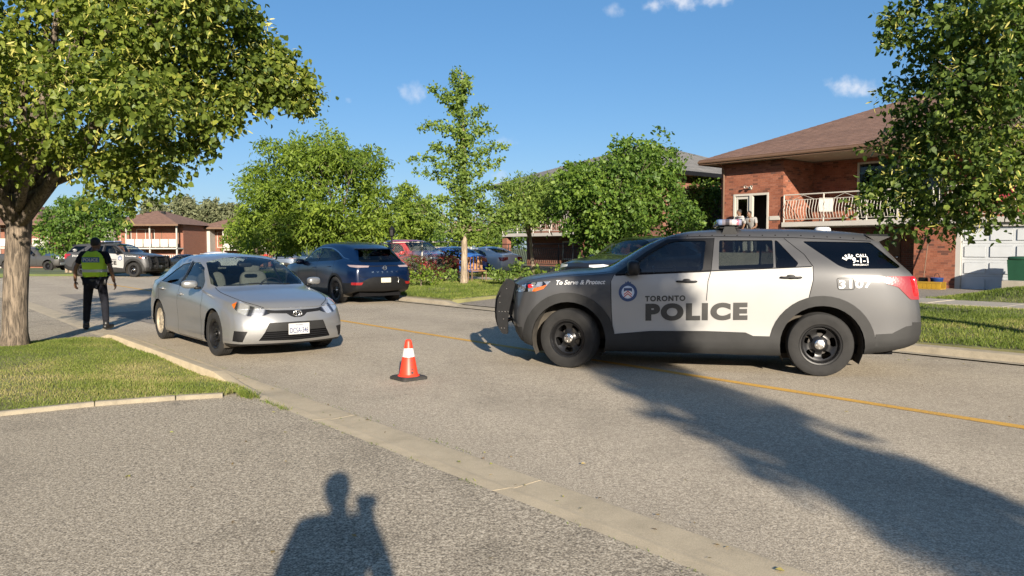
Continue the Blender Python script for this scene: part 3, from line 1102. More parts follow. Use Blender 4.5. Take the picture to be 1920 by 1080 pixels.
    S.cut('side', [(2.0, .972), (1.95, .975), (1.85, 1.008), (1.80, 1.065), (1.87, 1.04), (1.98, 1.012)], AMB, facing=.02)
    S.cut('front', [(-.1, 1.04), (.62, 1.04), (.66, .80), (.5, .62), (-.1, .60)], GRL, facing=.3)
    S.cut('top', [(2.5, -.1), (2.5, .66), (2.1, .78), (1.6, .86), (1.05, .87), (1.09, .72), (1.17, .4), (1.19, -.1)], HOOD, facing=.4)
    S.cut('top', [(1.11, -.1), (1.09, .38), (.98, .69), (.86, .79), (.34, .66), (.2, .36), (.17, -.1)], WS, facing=.2)
    S.cut('rear', [(-.1, 1.60), (.56, 1.58), (.70, 1.28), (.66, 1.24), (-.1, 1.24)], RW, facing=.15)
    S.finish()
    root = thing(name, label, 'police car', loc, rotz, group)
    S.emit('body', BODY, M_police_grey, root)
    S.emit('hood', HOOD, M_police_grey, root, own=True)
    S.emit('windshield', WS, M_glassclear, root)
    S.emit('rear_window', RW, M_glassdark, root)
    S.emit('grille', GRL, M_plastic, root, lift=-.02)
    doors = S.emit('door', DF, M_police_white, root, 'pair')
    doors2 = S.emit('door', DR, M_police_white, root, 'pair')
    fr = S.emit('window_frame', FRF, M_plastic, root, 'pair')
    fr2 = S.emit('window_frame', FRR, M_police_grey, root, 'pair')
    pf = S.emit('pane', PF, M_glass, root, 'pair', lift=-.008)
    pr = S.emit('pane', PR, M_glass, root, 'pair', lift=-.008)
    pr2 = S.emit('pane', PR2, M_glassdark, root, 'pair', lift=-.008)
    for i in (0, 1):
        fr[i].parent = doors[i]; fr2[i].parent = doors2[i]; pf[i].parent = doors[i]; pr[i].parent = doors2[i]; pr2[i].parent = doors2[i]
        sg = 1 if i == 0 else -1
        door_handle(doors[i], .055, 1.122, .965, M_plastic, .13, sg)
        door_handle(doors2[i], -1.16, 1.182, .965, M_plastic, .13, sg)
        # mirror with red warning lamp
        m = MB()
        m.sq((.70, sg * 1.07, 1.285), (.075, .135, .095), .55, M=Matrix.Rotation(R(8 * sg), 3, 'Z'))
        m.sq((.76, sg * .94, 1.215), (.05, .07, .03), .6)
        mm = m.build('mirror', M_plastic, doors[i], smooth=True)
        m = MB(); m.sq((.665, sg * 1.11, 1.225), (.04, .05, .02), .5)
        m.build('warning_lamp', M_redlamp, doors[i], smooth=True)
    q = S.emit('quarter_window', PQ, M_glassdark, root, 'pair', lift=-.006)
    S.emit('wheel_arch', ARCH, M_clad, root, 'pair', lift=.014)
    S.emit('wheel_arch', ARCH + 20, M_clad, root, 'pair', lift=.014)
    S.emit('sill_cladding', SILL, M_clad, root, 'pair', lift=.014)
    S.emit('rear_bumper', BUMP, M_clad, root, lift=.005)
    S.emit('front_bumper', LOWB, M_clad, root)
    S.emit('tail_lamp', TAIL, M_red, root, 'pair', lift=.008)
    S.emit('headlamp', HEAD, M_headlamp, root, 'pair', lift=.004)
    S.emit('marker_lamp', AMB, M_amber, root, 'pair', lift=.006)
    # brighter red strip and dark surround on the tail lamp
    for sg in (1, -1):
        m = MB(); m.sq((-2.545, sg * .862, 1.08), (.035, .035, .12), .5, M=Matrix.Rotation(R(10), 3, 'Y'))
        m.build('tail_lamp', M_redlamp, root, smooth=True)
        m = MB(); m.sq((2.03, sg * .90, 1.04), (.03, .018, .022), .5)
        m.build('warning_lamp', M_redlamp, root, smooth=True)
    for sm in (door_f[:1] + door_f[1:4], door_f[5:8], frame_f[1:3], door_r[5:10], frame_r[1:4]):
        S.seam('side', sm, .008)
    S.seam('side', [(.942, .45), (.938, .27)], .008); S.seam('side', [(-.187, .5), (-.19, .27)], .01)
    S.seam('side', rounded([(-1.675, 1.178), (-1.86, 1.182), (-1.875, 1.045), (-1.69, 1.04)], .03), .006, True)
    S.seam('top', [(2.1, .78), (1.6, .86), (1.05, .87)], .012)
    S.seam('side', [(.32, 1.668), (-.2, 1.678), (-1.2, 1.66), (-2.1, 1.615)], .009)
    S.seam('side', [(.93, belt(.93) - .004), (-.23, belt(-.23) - .004)], .02); S.seam('side', [(-.24, belt(-.24) - .004), (-1.40, belt(-1.4) - .004)], .012)
    S.build_seams(root)
    for c in ac: wheel_well(root, c, .93, .475, .37)
    add_wheels(root, [(1.5125, .855), (1.5125, -.855), (-1.5125, .855), (-1.5125, -.855)], 'police', .381, .25, .232, steer)
    # lettering on both flanks
    for sg in (1, -1):
        P = lambda a, b: a if sg > 0 else b      # lower left corner as read
        S.decal('lettering', 'POLICE', M_blacksticker, root, P(.552, -.672), .625, 1.222, .218, sg, .065, 0, .005, .028 if sg > 0 else -.0, 1.2)
        S.decal('lettering', 'TORONTO', M_blacksticker, root, P(.558, .06), .868, .49, .07, sg, .045, 0, .005, .03 if sg > 0 else -.0, 1.2)
        S.decal('lettering', 'To Serve & Protect', M_whitesticker, root, P(1.683, 1.052), 1.062,   .63, .058, sg, .022, .28, .004, .026 if sg > 0 else -.026)
        S.decal('lettering', number, M_whitesticker, root, P(-1.70, -2.07), 1.052, .37, .10, sg, .03, 0, .004, .04 if sg > 0 else -.04, 1.1)
        S.decal('lettering', 'CALL', M_whitesticker, root, P(-1.905, -2.035), 1.425, .13, .036, sg, .04, 0, .003, 0, 1.15)
        S.decal('lettering', '9-1-1', M_whitesticker, root, P(-1.86, -2.04), 1.352, .18, .07, sg, .03, 0, .003, 0, 1.1)
        S.decal('lettering', 'EMERGENCY', M_whitesticker, root, P(-1.865, -2.04), 1.325, .175, .018, sg, .015, 0, .003)
        for k, an in enumerate((150, 118, 88, 62)):
            c0 = (-1.825 if sg > 0 else -2.055, 1.375)
            dx, dz = math.cos(R(an)), math.sin(R(an))
            a0, a1 = .03, .085
            pl = [(dx * a0 - dz * .008, dz * a0 + dx * .008), (dx * a1 - dz * .011, dz * a1 + dx * .011), (dx * a1 + dz * .011, dz * a1 - dx * .011), (dx * a0 + dz * .008, dz * a0 - dx * .008)]
            S.decal('hand_mark', '', M_whitesticker, root, c0[0], c0[1], 1, 1, sg, off=.003, mesh=poly_mesh(pl), grid=5)
        # round crest: navy ring, pale field, shield with red chevrons, crown on top
        cx = .885 if sg > 0 else .655
        S.decal('crest', '', M_bluesticker, root, cx, .865, .23, .232, sg, off=.0045, mesh=disc_mesh(36))
        S.decal('crest', '', simple('pale_blue_vinyl', (.42, .50, .62), .5, 0, .05), root, P(cx - .036, cx + .036), .902, .158, .158, sg, off=.0055, mesh=disc_mesh(32))
        S.decal('crest', '', M_whitesticker, root, P(cx - .06, cx + .06), .905, .11, .13, sg, off=.0063, mesh=poly_mesh([(.0, 1), (1, 1), (1, .45), (.85, .2), (.5, 0), (.15, .2), (0, .45)]))
        S.decal('crest', '', M_bluesticker, root, P(cx - .064, cx + .064), .985, .102, .048, sg, off=.007, mesh=poly_mesh([(0, 0), (.25, .3), (.75, .3), (1, 0), (1, 1), (0, 1)]))
        for k in range(2):
            S.decal('crest', '', M_redsticker, root, P(cx - .067, cx + .067), .915 + .03 * k, .096, .05, sg, off=.007 + .0004 * k, mesh=([(0, 0), (.5, .8), (1, 0), (1, .3), (.5, 1.1), (0, .3)], [(0, 1, 4, 5), (1, 2, 3, 4)]))
        S.decal('crest', '', M_bluesticker, root, P(cx - .082, cx + .082), 1.085, .066, .04, sg, off=.0052, mesh=poly_mesh([(0, 0), (1, 0), (1.05, .7), (.75, .4), (.5, 1), (.25, .4), (-.05, .7)]))
        m = MB()
        for k in range(17):
            x = .35 - k * .15
            p, n = S.hit('side', x, 1.69 - max(0, -x - 1.2) * .055)
            if p is not None: m.sq((p.x, sg * (p.y + .002), p.z), (.009, .006, .007), 1, 8, 5)
        setp(m.build('roof_clip', M_dark, root), kind='stuff')
    # roof fittings
    m = MB()
    m.box(-.58, -.34, -.60, .60, 1.785, 1.812, bev=.01)
    for sg in (1, -1):
        m.prism([(-.40, 1.80), (-.52, 1.80), (-.56, 1.685), (-.36, 1.685)], sg * .685, sg * .715, 'XZ')
    lb = m.build('light_bar', M_plastic, root, sharp=R(30))
    for sg, mt in ((1, M_lens_l), (-1, M_lens_r)):
        m = MB(); m.sq((-.46, sg * .345, 1.853), (.16, .34, .042), .3, 20, 10); m.build('lamp_dome', mt, lb, smooth=True)
        m = MB()
        for k in range(5): m.box(-.56, -.36, sg * (.08 + k * .125), sg * (.16 + k * .125), 1.822, 1.866, bev=.012)
        m.build('lamp_unit', M_chrome, lb)
    m = MB(); m.lathe([(0, .062), (.07, .06), (.095, .045), (.10, .02), (.105, 0)], 24, 'Z', (-1.65, .1, 1.742)); m.build('antenna', M_whitesticker, root, smooth=True)
    m = MB()
    m.prism([(-2.05, .0), (-2.05, .66), (-2.18, .69), (-2.31, .60), (-2.345, .3), (-2.355, .0), (-2.345, -.3), (-2.31, -.60), (-2.18, -.69), (-2.05, -.66)], 1.665, 1.70)
    for sg in (1, -1): m.prism([(-2.06, 1.68), (-2.32, 1.67), (-2.17, 1.60)], sg * .65, sg * .69, 'XZ')
    m.build('spoiler', M_plastic, root)
    # push bar: two upright plates joined by cross bars
    bar = [(2.478, .70), (2.462, .86), (2.40, 1.0), (2.335, 1.09), (2.285, 1.118), (2.24, 1.105), (2.228, 1.06), (2.262, .90), (2.30, .75), (2.325, .6), (2.325, .40), (2.40, .405), (2.448, .48), (2.472, .58)]
    pb = MB()
    for y in (.42, -.42):
        pb.prism([(x + .14, z) for x, z in rounded(bar, .02)], y - .02, y + .02, 'XZ')
    for z, x in ((1.05, 2.42), (.76, 2.56), (.5, 2.55)):
        pb.tube([(x, -.42, z), (x, .42, z)], .03, 10)
    bo = pb.build('push_bar', M_plastic, root, sharp=R(30))
    for sg in (1, -1):
        w_ = MB()
        w_.prism([(x + .02, z) for x, z in rounded(bar, .02)], sg * .80, sg * .835, 'XZ')
        for z, x in ((1.05, 2.32), (.76, 2.40), (.5, 2.40)):
            w_.tube([(x + .12, sg * .42, z), (x + .06, sg * .7, z), (x - .02, sg * .82, z)], .026, 8)
        w_.build('wing_plate', M_plastic, bo, sharp=R(30))
        w_ = MB()
        for z, x in ((.70, 2.34), (.70, 2.38), (.70, 2.42), (.70, 2.46), (1.0, 2.36), (.82, 2.45), (.6, 2.40), (.48, 2.39), (.48, 2.43), (.9, 2.45)):
            w_.cyl((x, sg * .834, z), (x, sg * .842, z), .007, .006, 8)
        setp(w_.build('bolt', M_chrome, bo), kind='stuff')
    m = MB(); m.box(2.40, 2.412, -.15, .15, .44, .60); m.build('licence_plate', M_plate, root)
    m = MB(); m.cyl((-2.50, -.1, 1.33), (-2.56, -.25, 1.40), .01); m.build('wiper', M_plastic, root)
    make_seats(root, .15, -.85, .55, M_seat, .40)
    make_dash(root, .78, 1.06, .70)
    m = MB(); m.tube([(.22, .1, 1.12), (.22, .1, 1.30), (.22, .32, 1.30), (.22, .32, 1.12)], .006, 6); m.box(.20, .215, .1, .32, 1.14, 1.29); m.build('laptop', M_plastic, root)
    m = MB(); m.box(1.9, -2.2, -.62, .62, .24, .34)
    m.cyl((-1.0, .55, .24), (-2.4, .55, .27), .035); m.build('underbody', M_dark, root)
    m = MB()
    return root

M_lens_l = dome('lightbar_clear_dome', (.62, .62, .66))
M_lens_r = dome('lightbar_rear_dome', (.62, .60, .63))
# ---------------------------------------------------------------- silver sedan
def sedan_shell():
    return Shell([
        [(2.1, 0, .20), (1.35, 0, .17), (-1.35, 0, .18), (-2.1, 0, .27)],
        [(2.02, .62, .20), (1.35, .68, .17), (-1.35, .68, .18), (-2.1, .60, .28)],
        [(2.05, .74, .215), (1.9, .81, .20), (1.6, .855, .20), (1.35, .862, .19), (0, .848, .175), (-1.35, .862, .2), (-1.9, .82, .24), (-2.2, .70, .29)],
        [(2.04, .78, .42), (1.9, .835, .42), (1.65, .872, .42), (1.35, .886, .42), (.8, .868, .42), (0, .862, .42), (-.9, .872, .43), (-1.4, .886, .44), (-1.9, .85, .46), (-2.25, .72, .48)],
        [(1.98, .775, .60), (1.85, .82, .615), (1.6, .862, .645), (1.35, .875, .66), (.8, .876, .68), (0, .876, .70), (-.9, .88, .72), (-1.4, .88, .73), (-1.9, .835, .735), (-2.24, .72, .72)],
        [(1.93, .75, .69), (1.8, .785, .735), (1.6, .81, .785), (1.3, .828, .83), (.9, .838, .875), (.4, .84, .90), (0, .84, .922), (-.9, .84, .965), (-1.4, .832, .975), (-1.9, .785, .955), (-2.2, .70, .92)],
        [(1.99, .68, .705), (1.85, .715, .765), (1.55, .755, .828), (1.2, .775, .878), (.98, .785, .905), (.86, .785, .925), (.6, .765, 1.02), (.3, .735, 1.115), (0, .722, 1.155), (-.4, .715, 1.175), (-.9, .705, 1.165), (-1.3, .70, 1.12), (-1.65, .715, 1.05), (-1.95, .71, 1.0), (-2.2, .66, .965)],
        [(2.11, .50, .70), (1.98, .55, .775), (1.7, .62, .835), (1.4, .655, .888), (1.1, .675, .928), (.98, .685, .948), (.75, .68, 1.065), (.5, .65, 1.195), (.2, .615, 1.315), (-.1, .60, 1.372), (-.5, .60, 1.392), (-.9, .595, 1.365), (-1.35, .585, 1.265), (-1.7, .60, 1.13), (-1.9, .63, 1.07), (-2.22, .56, 1.03)],
        [(2.18, .27, .70), (2.07, .29, .775), (1.78, .32, .845), (1.45, .34, .905), (1.16, .35, .948), (1.06, .355, .966), (.75, .35, 1.12), (.45, .335, 1.27), (.15, .32, 1.375), (-.1, .31, 1.42), (-.5, .31, 1.44), (-.9, .31, 1.415), (-1.35, .31, 1.31), (-1.75, .32, 1.155), (-1.93, .34, 1.09), (-2.26, .31, 1.05)],
        [(2.20, 0, .70), (2.1, 0, .775), (1.8, 0, .85), (1.45, 0, .912), (1.18, 0, .955), (1.08, 0, .975), (.75, 0, 1.14), (.42, 0, 1.30), (.12, 0, 1.40), (-.1, 0, 1.435), (-.5, 0, 1.455), (-.9, 0, 1.43), (-1.35, 0, 1.325), (-1.75, 0, 1.165), (-1.93, 0, 1.10), (-2.28, 0, 1.055)],
    ], [(.18, 2.20), (.28, 2.285), (.5, 2.30), (.6, 2.265), (.66, 2.235), (.70, 2.205)],
       [(.27, -2.2), (.5, -2.33), (.75, -2.33), (.92, -2.31), (1.05, -2.29)])

def make_sedan(name, label, loc, rotz, mat, cat='car', group=None, hero=False, steer=0.0, plate=None):
    S = sedan_shell()
    BODY, DF, DR, PF, PR, WS, RW, HEAD, AMB, UG, LG, LG2, FOG, HOOD, TAIL, HOLE, FR, LIP = range(18)
    df = [(.80, .915), (.86, .80), (.825, .60), (.84, .18), (-.29, .18), (-.31, .70), (-.255, .95), (-.19, 1.345), (.16, 1.34), (.48, 1.22), (.80, .955)]
    dr = [(-.255, .95), (-.31, .70), (-.29, .18), (-.88, .18), (-.95, .42), (-1.1, .56), (-1.3, .68), (-1.36, .93), (-1.33, 1.01), (-1.02, 1.20), (-.62, 1.31), (-.19, 1.345)]
    S.cut('side', df, DF); S.cut('side', dr, DR)
    S.cut('side', [(-.32, .945), (-.235, 1.335), (-.15, 1.335), (-.21, .94)], FR)
    S.cut('side', rounded([(-1.30, .985), (-1.0, 1.165), (-.62, 1.275), (-.25, 1.315), (-.318, .950)], .02), PR)
    S.cut('side', rounded([(-.212, .945), (-.148, 1.32), (.12, 1.315), (.38, 1.235), (.66, 1.05), (.735, .925)], .02), PF)
    S.cut('top', [(1.065, -.1), (1.04, .35), (.93, .67), (.82, .715), (.25, .59), (.14, .3), (.11, -.1)], WS, facing=.2)
    S.cut('top', [(-.93, -.1), (-.95, .5), (-1.05, .55), (-1.66, .55), (-1.76, .3), (-1.78, -.1)], RW, facing=.2)
    S.cut('diag', [(1.90, .845, .755), (1.97, .79, .80), (2.06, .66, .745), (2.14, .50, .70), (2.19, .39, .682), (2.21, .39, .632), (2.17, .52, .588), (2.10, .66, .605), (2.0, .78, .66)], HEAD, facing=.05)
    S.cut('diag', [(1.90, .845, .755), (1.94, .81, .79), (1.955, .81, .735), (1.95, .81, .70)], AMB, facing=.05)
    S.cut('front', [(-.1, .668), (.30, .674), (.40, .683), (.40, .640), (.15, .628), (.10, .590), (.05, .572), (-.1, .568)], UG, facing=.05)
    S.cut('front', [(-.1, .515), (.40, .508), (.455, .385), (-.1, .39)], LG, facing=.05)
    S.cut('front', [(-.1, .39), (.455, .385), (.53, .265), (-.1, .25)], LG2, facing=.05)
    S.cut('diag', [(2.10, .64, .395), (1.99, .80, .405), (1.96, .82, .26), (2.08, .72, .25)], FOG, facing=.05)
    S.cut('top', [(1.08, -.1), (1.05, .4)] + curved([(.97, .69), (1.3, .715), (1.7, .665), (1.95, .585), (2.12, .43), (2.18, .2), (2.20, -.1)]), HOOD, facing=.3)
    S.cut('rear', [(.30, .95), (.74, .93), (.74, .76), (.6, .74), (.32, .82)], TAIL, facing=.05)
    S.cut('front', [(-.1, .16), (-.1, .215), (1, .225), (1, .16)], LIP, facing=-.2, keep=lambda p: p.x > 1.75)
    for c in (1.35, -1.35):
        S.cut('side', arc(c, .31, .375, 0, 360, 36)[:-1], HOLE, facing=-2, keep=lambda p: p.y > .55)
    S.finish()
    root = thing(name, label, cat, loc, rotz, group)
    S.emit('body', BODY, mat, root)
    S.emit('hood', HOOD, mat, root, own=True)
    S.emit('windshield', WS, M_glassclear, root, lift=-.004)
    S.emit('rear_window', RW, M_glass, root)
    d1 = S.emit('door', DF, mat, root, 'pair'); d2 = S.emit('door', DR, mat, root, 'pair')
    p1 = S.emit('pane', PF, M_glass, root, 'pair', lift=-.008); p2 = S.emit('pane', PR, M_glass, root, 'pair', lift=-.008)
    for i in (0, 1):
        p1[i].parent = d1[i]; p2[i].parent = d2[i]
        sg = 1 if i == 0 else -1
        door_handle(d1[i], -.16, .82, .862, mat, .10, sg); door_handle(d2[i], -1.13, .87, .862, mat, .10, sg)
        m = MB()
        m.sq((.70, sg * .985, 1.005), (.07, .115, .062), .7, M=Matrix.Rotation(R(12 * sg), 3, 'Z'))
        m.build('mirror', mat, d1[i], smooth=True)
        m = MB(); m.sq((.73, sg * .88, .95), (.045, .05, .022), .6); m.build('mirror_arm', M_plastic, d1[i], smooth=True)
    S.emit('headlamp', HEAD, M_sweptlamp, root, 'pair', lift=.004)
    S.emit('marker_lamp', AMB, M_amber, root, 'pair', lift=.005)
    S.emit('pillar_trim', FR, M_plastic, root, 'pair')
    S.emit('upper_grille', UG, M_plastic, root, lift=.003)
    S.emit('lower_grille', LG, M_clad, root, lift=-.012)
    S.emit('lower_grille', LG2, M_dark, root, lift=-.03)
    S.emit('fog_lamp_recess', FOG, M_plastic, root, 'pair', lift=-.012)
    S.emit('tail_lamp', TAIL, M_red, root, 'pair', lift=.006)
    S.emit('front_lip', LIP, M_plastic, root)
    S.seam('side', df[:5], .007); S.seam('side', df[4:8], .007); S.seam('side', dr[3:9], .007)
    S.seam('top', [(.95, .69), (1.3, .715), (1.7, .665), (1.95, .585), (2.12, .43)], .009, curve=True)
    S.build_seams(root)
    for c in (1.35, -1.35): wheel_well(root, c, .84, .372, .31)
    add_wheels(root, [(1.35, .765), (1.35, -.765), (-1.35, .765), (-1.35, -.765)], 'steel', .316, .2, .206, steer, 'cover' if hero else None)
    make_seats(root, .05, -.85, .38, M_seat if not hero else M_seatgrey, .35)
    make_dash(root, .78, .83, .60)
    m = MB(); m.box(1.9, -2.1, -.6, .6, .17, .26); m.build('underbody', M_dark, root)
    for j in range(4):
        z = .275 + j * .028
        m = MB()
        pts = []
        for k in range(13):
            y = -.50 + k / 12 * 1.0
            p, n = S.hit('front', abs(y), z)
            pts.append((p.x - .012, y, z))
        m.tube(pts, .006, 5); m.build('grille_slat', M_plastic, root)
    # maker's badge: three interlocked ovals, and the licence plate
    m = MB()
    bx, bz = 2.258, .628
    def oval(ry, rz, cz): return [(bx + .012, ry * math.cos(2 * math.pi * k / 20), bz + cz + rz * math.sin(2 * math.pi * k / 20)) for k in range(20)]
    m.tube(oval(.062, .043, 0), .0075, 6, closed=True); m.tube(oval(.024, .041, 0), .006, 6, closed=True); m.tube(oval(.052, .016, .022), .006, 6, closed=True)
    m.build('badge', M_chrome, root, smooth=True)
    if plate:
        m = MB(); m.box(2.307, 2.317, -.155, .155, .335, .49, bev=.004); pl = m.build('licence_plate', M_plate, root)
        Mx = Matrix.Translation((2.3182, -.135, .355)) @ Matrix.Rotation(R(90), 4, 'Z') @ Matrix.Rotation(R(90), 4, 'X')
        flat_text('lettering', plate, M_plateblue, pl, .27, .075, Mx, .008)
        Mx = Matrix.Translation((2.3182, -.06, .458)) @ Matrix.Rotation(R(90), 4, 'Z') @ Matrix.Rotation(R(90), 4, 'X')
        flat_text('lettering', 'ONTARIO', M_plateblue, pl, .12, .018, Mx, .01)
    # wipers, inner mirror
    m = MB(); m.tube([(.98, .45, .985), (1.0, -.1, 1.0), (1.01, -.2, 1.0)], .009, 5); m.build('wiper', M_plastic, root)
    m = MB(); m.tube([(.99, -.05, 1.005), (.90, -.55, .975)], .009, 5); m.build('wiper', M_plastic, root)
    m = MB(); m.sq((.32, 0, 1.27), (.02, .11, .035), .5); m.build('inner_mirror', M_plastic, root, smooth=True)
    return root

# ---------------------------------------------------------------- dark blue crossover
def crossover_shell():
    return Shell([
        [(2.2, 0, .25), (1.4, 0, .2), (-1.4, 0, .22), (-2.2, 0, .34)],
        [(2.15, .66, .26), (1.4, .74, .2), (-1.4, .74, .22), (-2.2, .70, .35)],
        [(2.18, .78, .30), (1.9, .90, .28), (1.41, .95, .25), (0, .93, .22), (-1.41, .95, .26), (-1.95, .92, .31), (-2.25, .86, .36), (-2.33, .82, .39)],
        [(2.2, .80, .55), (1.9, .93, .56), (1.41, .985, .56), (.8, .955, .55), (0, .945, .55), (-.8, .96, .56), (-1.41, .985, .58), (-1.95, .955, .60), (-2.28, .88, .62), (-2.38, .84, .63)],
        [(2.18, .80, .80), (1.9, .92, .84), (1.41, .975, .87), (.8, .965, .88), (0, .96, .89), (-.8, .965, .91), (-1.41, .985, .93), (-1.95, .945, .93), (-2.28, .87, .92), (-2.38, .83, .91)],
        [(2.1, .82, .95), (1.85, .88, 1.0), (1.41, .925, 1.04), (.9, .935, 1.07), (0, .93, 1.10), (-.8, .93, 1.14), (-1.41, .925, 1.16), (-1.95, .87, 1.13), (-2.25, .80, 1.08), (-2.34, .77, 1.06)],
        [(2.14, .74, .98), (1.85, .80, 1.04), (1.41, .84, 1.09), (1.05, .85, 1.12), (.85, .855, 1.15), (.5, .83, 1.28), (.2, .80, 1.36), (-.3, .785, 1.40), (-.8, .775, 1.40), (-1.3, .765, 1.37), (-1.7, .755, 1.29), (-2.0, .73, 1.21), (-2.27, .70, 1.12)],
        [(2.22, .55, 1.0), (1.95, .60, 1.07), (1.5, .65, 1.13), (1.1, .67, 1.17), (.95, .68, 1.20), (.6, .68, 1.39), (.25, .665, 1.545), (-.1, .655, 1.62), (-.6, .65, 1.64), (-1.1, .64, 1.615), (-1.5, .63, 1.55), (-1.85, .615, 1.46)],
        [(2.28, .3, 1.01), (2.05, .32, 1.085), (1.5, .35, 1.155), (1.15, .36, 1.19), (1.05, .365, 1.215), (.6, .37, 1.44), (.2, .36, 1.62), (-.1, .36, 1.68), (-.6, .36, 1.705), (-1.1, .35, 1.68), (-1.5, .35, 1.615), (-1.85, .34, 1.52)],
        [(2.3, 0, 1.015), (2.05, 0, 1.09), (1.5, 0, 1.16), (1.18, 0, 1.2), (1.08, 0, 1.225), (.6, 0, 1.46), (.18, 0, 1.64), (-.1, 0, 1.69), (-.6, 0, 1.72), (-1.1, 0, 1.70), (-1.5, 0, 1.635), (-1.85, 0, 1.535)],
    ], [(.25, 2.25), (.5, 2.38), (.8, 2.38), (1.0, 2.31)],
       [(.34, -2.36), (.45, -2.47), (.62, -2.50), (.74, -2.47), (.9, -2.46), (1.02, -2.43), (1.09, -2.38), (1.12, -2.33), (1.3, -2.16), (1.45, -1.96), (1.535, -1.86)])

def make_crossover(name, label, loc, rotz, mat, cat='suv', group=None, hero=False):
    S = crossover_shell()
    BODY, DF, DR, PF, PR, WS, RW, HEAD, BUMP, TAIL, HOLE, ARCH, SILL, REF, HOOD, GR, TAIL2 = range(17)
    df = [(.86, 1.09), (.92, .9), (.88, .2), (-.25, .2), (-.27, .9), (-.24, 1.12), (-.2, 1.58), (.22, 1.5), (.86, 1.13)]
    dr = [(-.24, 1.12), (-.27, .9), (-.25, .2), (-.9, .2), (-.95, .5), (-1.1, .72), (-1.3, .85), (-1.32, 1.13), (-1.2, 1.42), (-.9, 1.56), (-.2, 1.58)]
    S.cut('side', df, DF); S.cut('side', dr, DR)
    S.cut('side', rounded([(.74, 1.115), (.25, 1.43), (-.05, 1.52), (-.2, 1.53), (-.23, 1.145)], .02), PF)
    S.cut('side', rounded([(-.27, 1.15), (-.24, 1.53), (-.8, 1.51), (-1.2, 1.40), (-1.62, 1.235), (-1.4, 1.195)], .02), PR)
    S.cut('top', [(1.08, -.1), (1.03, .38), (.9, .66), (.8, .74), (.3, .64), (.2, .34), (.16, -.1)], WS, facing=.2)
    S.cut('rear', rounded([(-.1, 1.50), (.50, 1.475), (.66, 1.19), (.60, 1.145), (-.1, 1.14)], .03), RW, facing=.1)
    S.cut('side', arc(1.41, .37, .47, -30, 210, 24), ARCH, facing=-.1, keep=lambda p: p.y > .6)
    S.cut('side', arc(-1.41, .37, .47, -30, 210, 24), ARCH + 30, facing=-.1, keep=lambda p: p.y > .6)
    S.cut('side', [(1.0, .15), (1.0, .40), (-1.0, .40), (-1.0, .15)], SILL, facing=-.3)
    S.cut('rear', [(-.1, .2), (-.1, .735), (.35, .735), (.52, .70), (.72, .60), (1.2, .55), (1.2, .2)], BUMP, facing=.05)
    S.cut('side', [(-1.85, .2), (-1.85, .47), (-2.6, .585), (-2.6, .2)], BUMP, facing=-.2)
    S.cut('rear', [(.66, .60), (.90, .60), (.90, .53), (.70, .53)], REF, facing=.05)
    for c in (1.41, -1.41):
        S.cut('side', arc(c, .37, .41, 0, 360, 36)[:-1], HOLE, facing=-2, keep=lambda p: p.y > .6)
    S.cut('rdiag', [(-2.30, .80, 1.065), (-1.98, .90, 1.075), (-2.1, .87, 1.02), (-2.33, .8, 1.0), (-2.42, .5, 1.005), (-2.42, .48, 1.05)], TAIL, facing=.05)
    S.cut('rear', [(-.1, 1.052), (.46, 1.048), (.46, 1.025), (-.1, 1.028)], TAIL2, facing=.05)
    S.cut('diag', [(2.0, .80, .95), (2.1, .7, .98), (2.3, .4, .96), (2.3, .4, .91), (2.1, .75, .86)], HEAD, facing=.05)
    S.cut('front', [(-.1, .92), (.42, .9), (.55, .6), (.4, .42), (-.1, .40)], GR, facing=.2)
    S.cut('top', [(1.1, -.1), (1.05, .4), (.95, .75), (1.5, .77), (1.95, .68), (2.2, .4), (2.26, -.1)], HOOD, facing=.3)
    S.finish()
    root = thing(name, label, cat, loc, rotz, group)
    S.emit('body', BODY, mat, root); S.emit('hood', HOOD, mat, root)
    S.emit('windshield', WS, M_glassclear, root, lift=-.004)
    S.emit('rear_window', RW, M_glassdark, root, lift=-.012)
    d1 = S.emit('door', DF, mat, root, 'pair'); d2 = S.emit('door', DR, mat, root, 'pair')
    p1 = S.emit('pane', PF, M_glass, root, 'pair', lift=-.008); p2 = S.emit('pane', PR, M_glassdark, root, 'pair', lift=-.008)
    for i in (0, 1):
        sg = 1 if i == 0 else -1
        p1[i].parent = d1[i]; p2[i].parent = d2[i]
        door_handle(d1[i], -.1, .98, .945, mat, .11, sg); door_handle(d2[i], -1.05, 1.02, .945, mat, .11, sg)
        m = MB(); m.sq((.68, sg * 1.03, 1.13), (.08, .12, .08), .6); m.sq((.70, sg * .93, 1.10), (.04, .08, .025), .6)
        m.build('mirror', mat, d1[i], smooth=True)
    S.emit('wheel_arch', ARCH, M_plastic, root, 'pair', lift=.008); S.emit('wheel_arch', ARCH + 30, M_plastic, root, 'pair', lift=.008)
    S.emit('sill_cladding', SILL, M_plastic, root, 'pair', lift=.008)
    S.emit('rear_bumper', BUMP, M_plastic, root, lift=.008)
    S.emit('reflector', REF, M_red, root, 'pair', lift=.015)
    S.emit('tail_lamp', TAIL, M_taildim, root, 'pair', lift=.006)
    S.emit('light_strip', TAIL2, M_plastic, root, lift=.004)
    S.emit('headlamp', HEAD, M_lampclear, root, 'pair', lift=.004)
    S.emit('grille', GR, M_plastic, root, lift=-.01)
    S.seam('side', df[:5], .007); S.seam('side', df[3:7], .007); S.seam('side', dr[3:9], .007)
    S.seam('rear', [(.80, 1.02), (.78, .80), (.70, .745), (0, .74)], .009)
    S.build_seams(root)
    for c in (1.41, -1.41): wheel_well(root, c, .92, .407, .37)
    add_wheels(root, [(1.41, .86), (1.41, -.86), (-1.41, .86), (-1.41, -.86)], 'alloy', .372, .235, .262)
    m = MB()
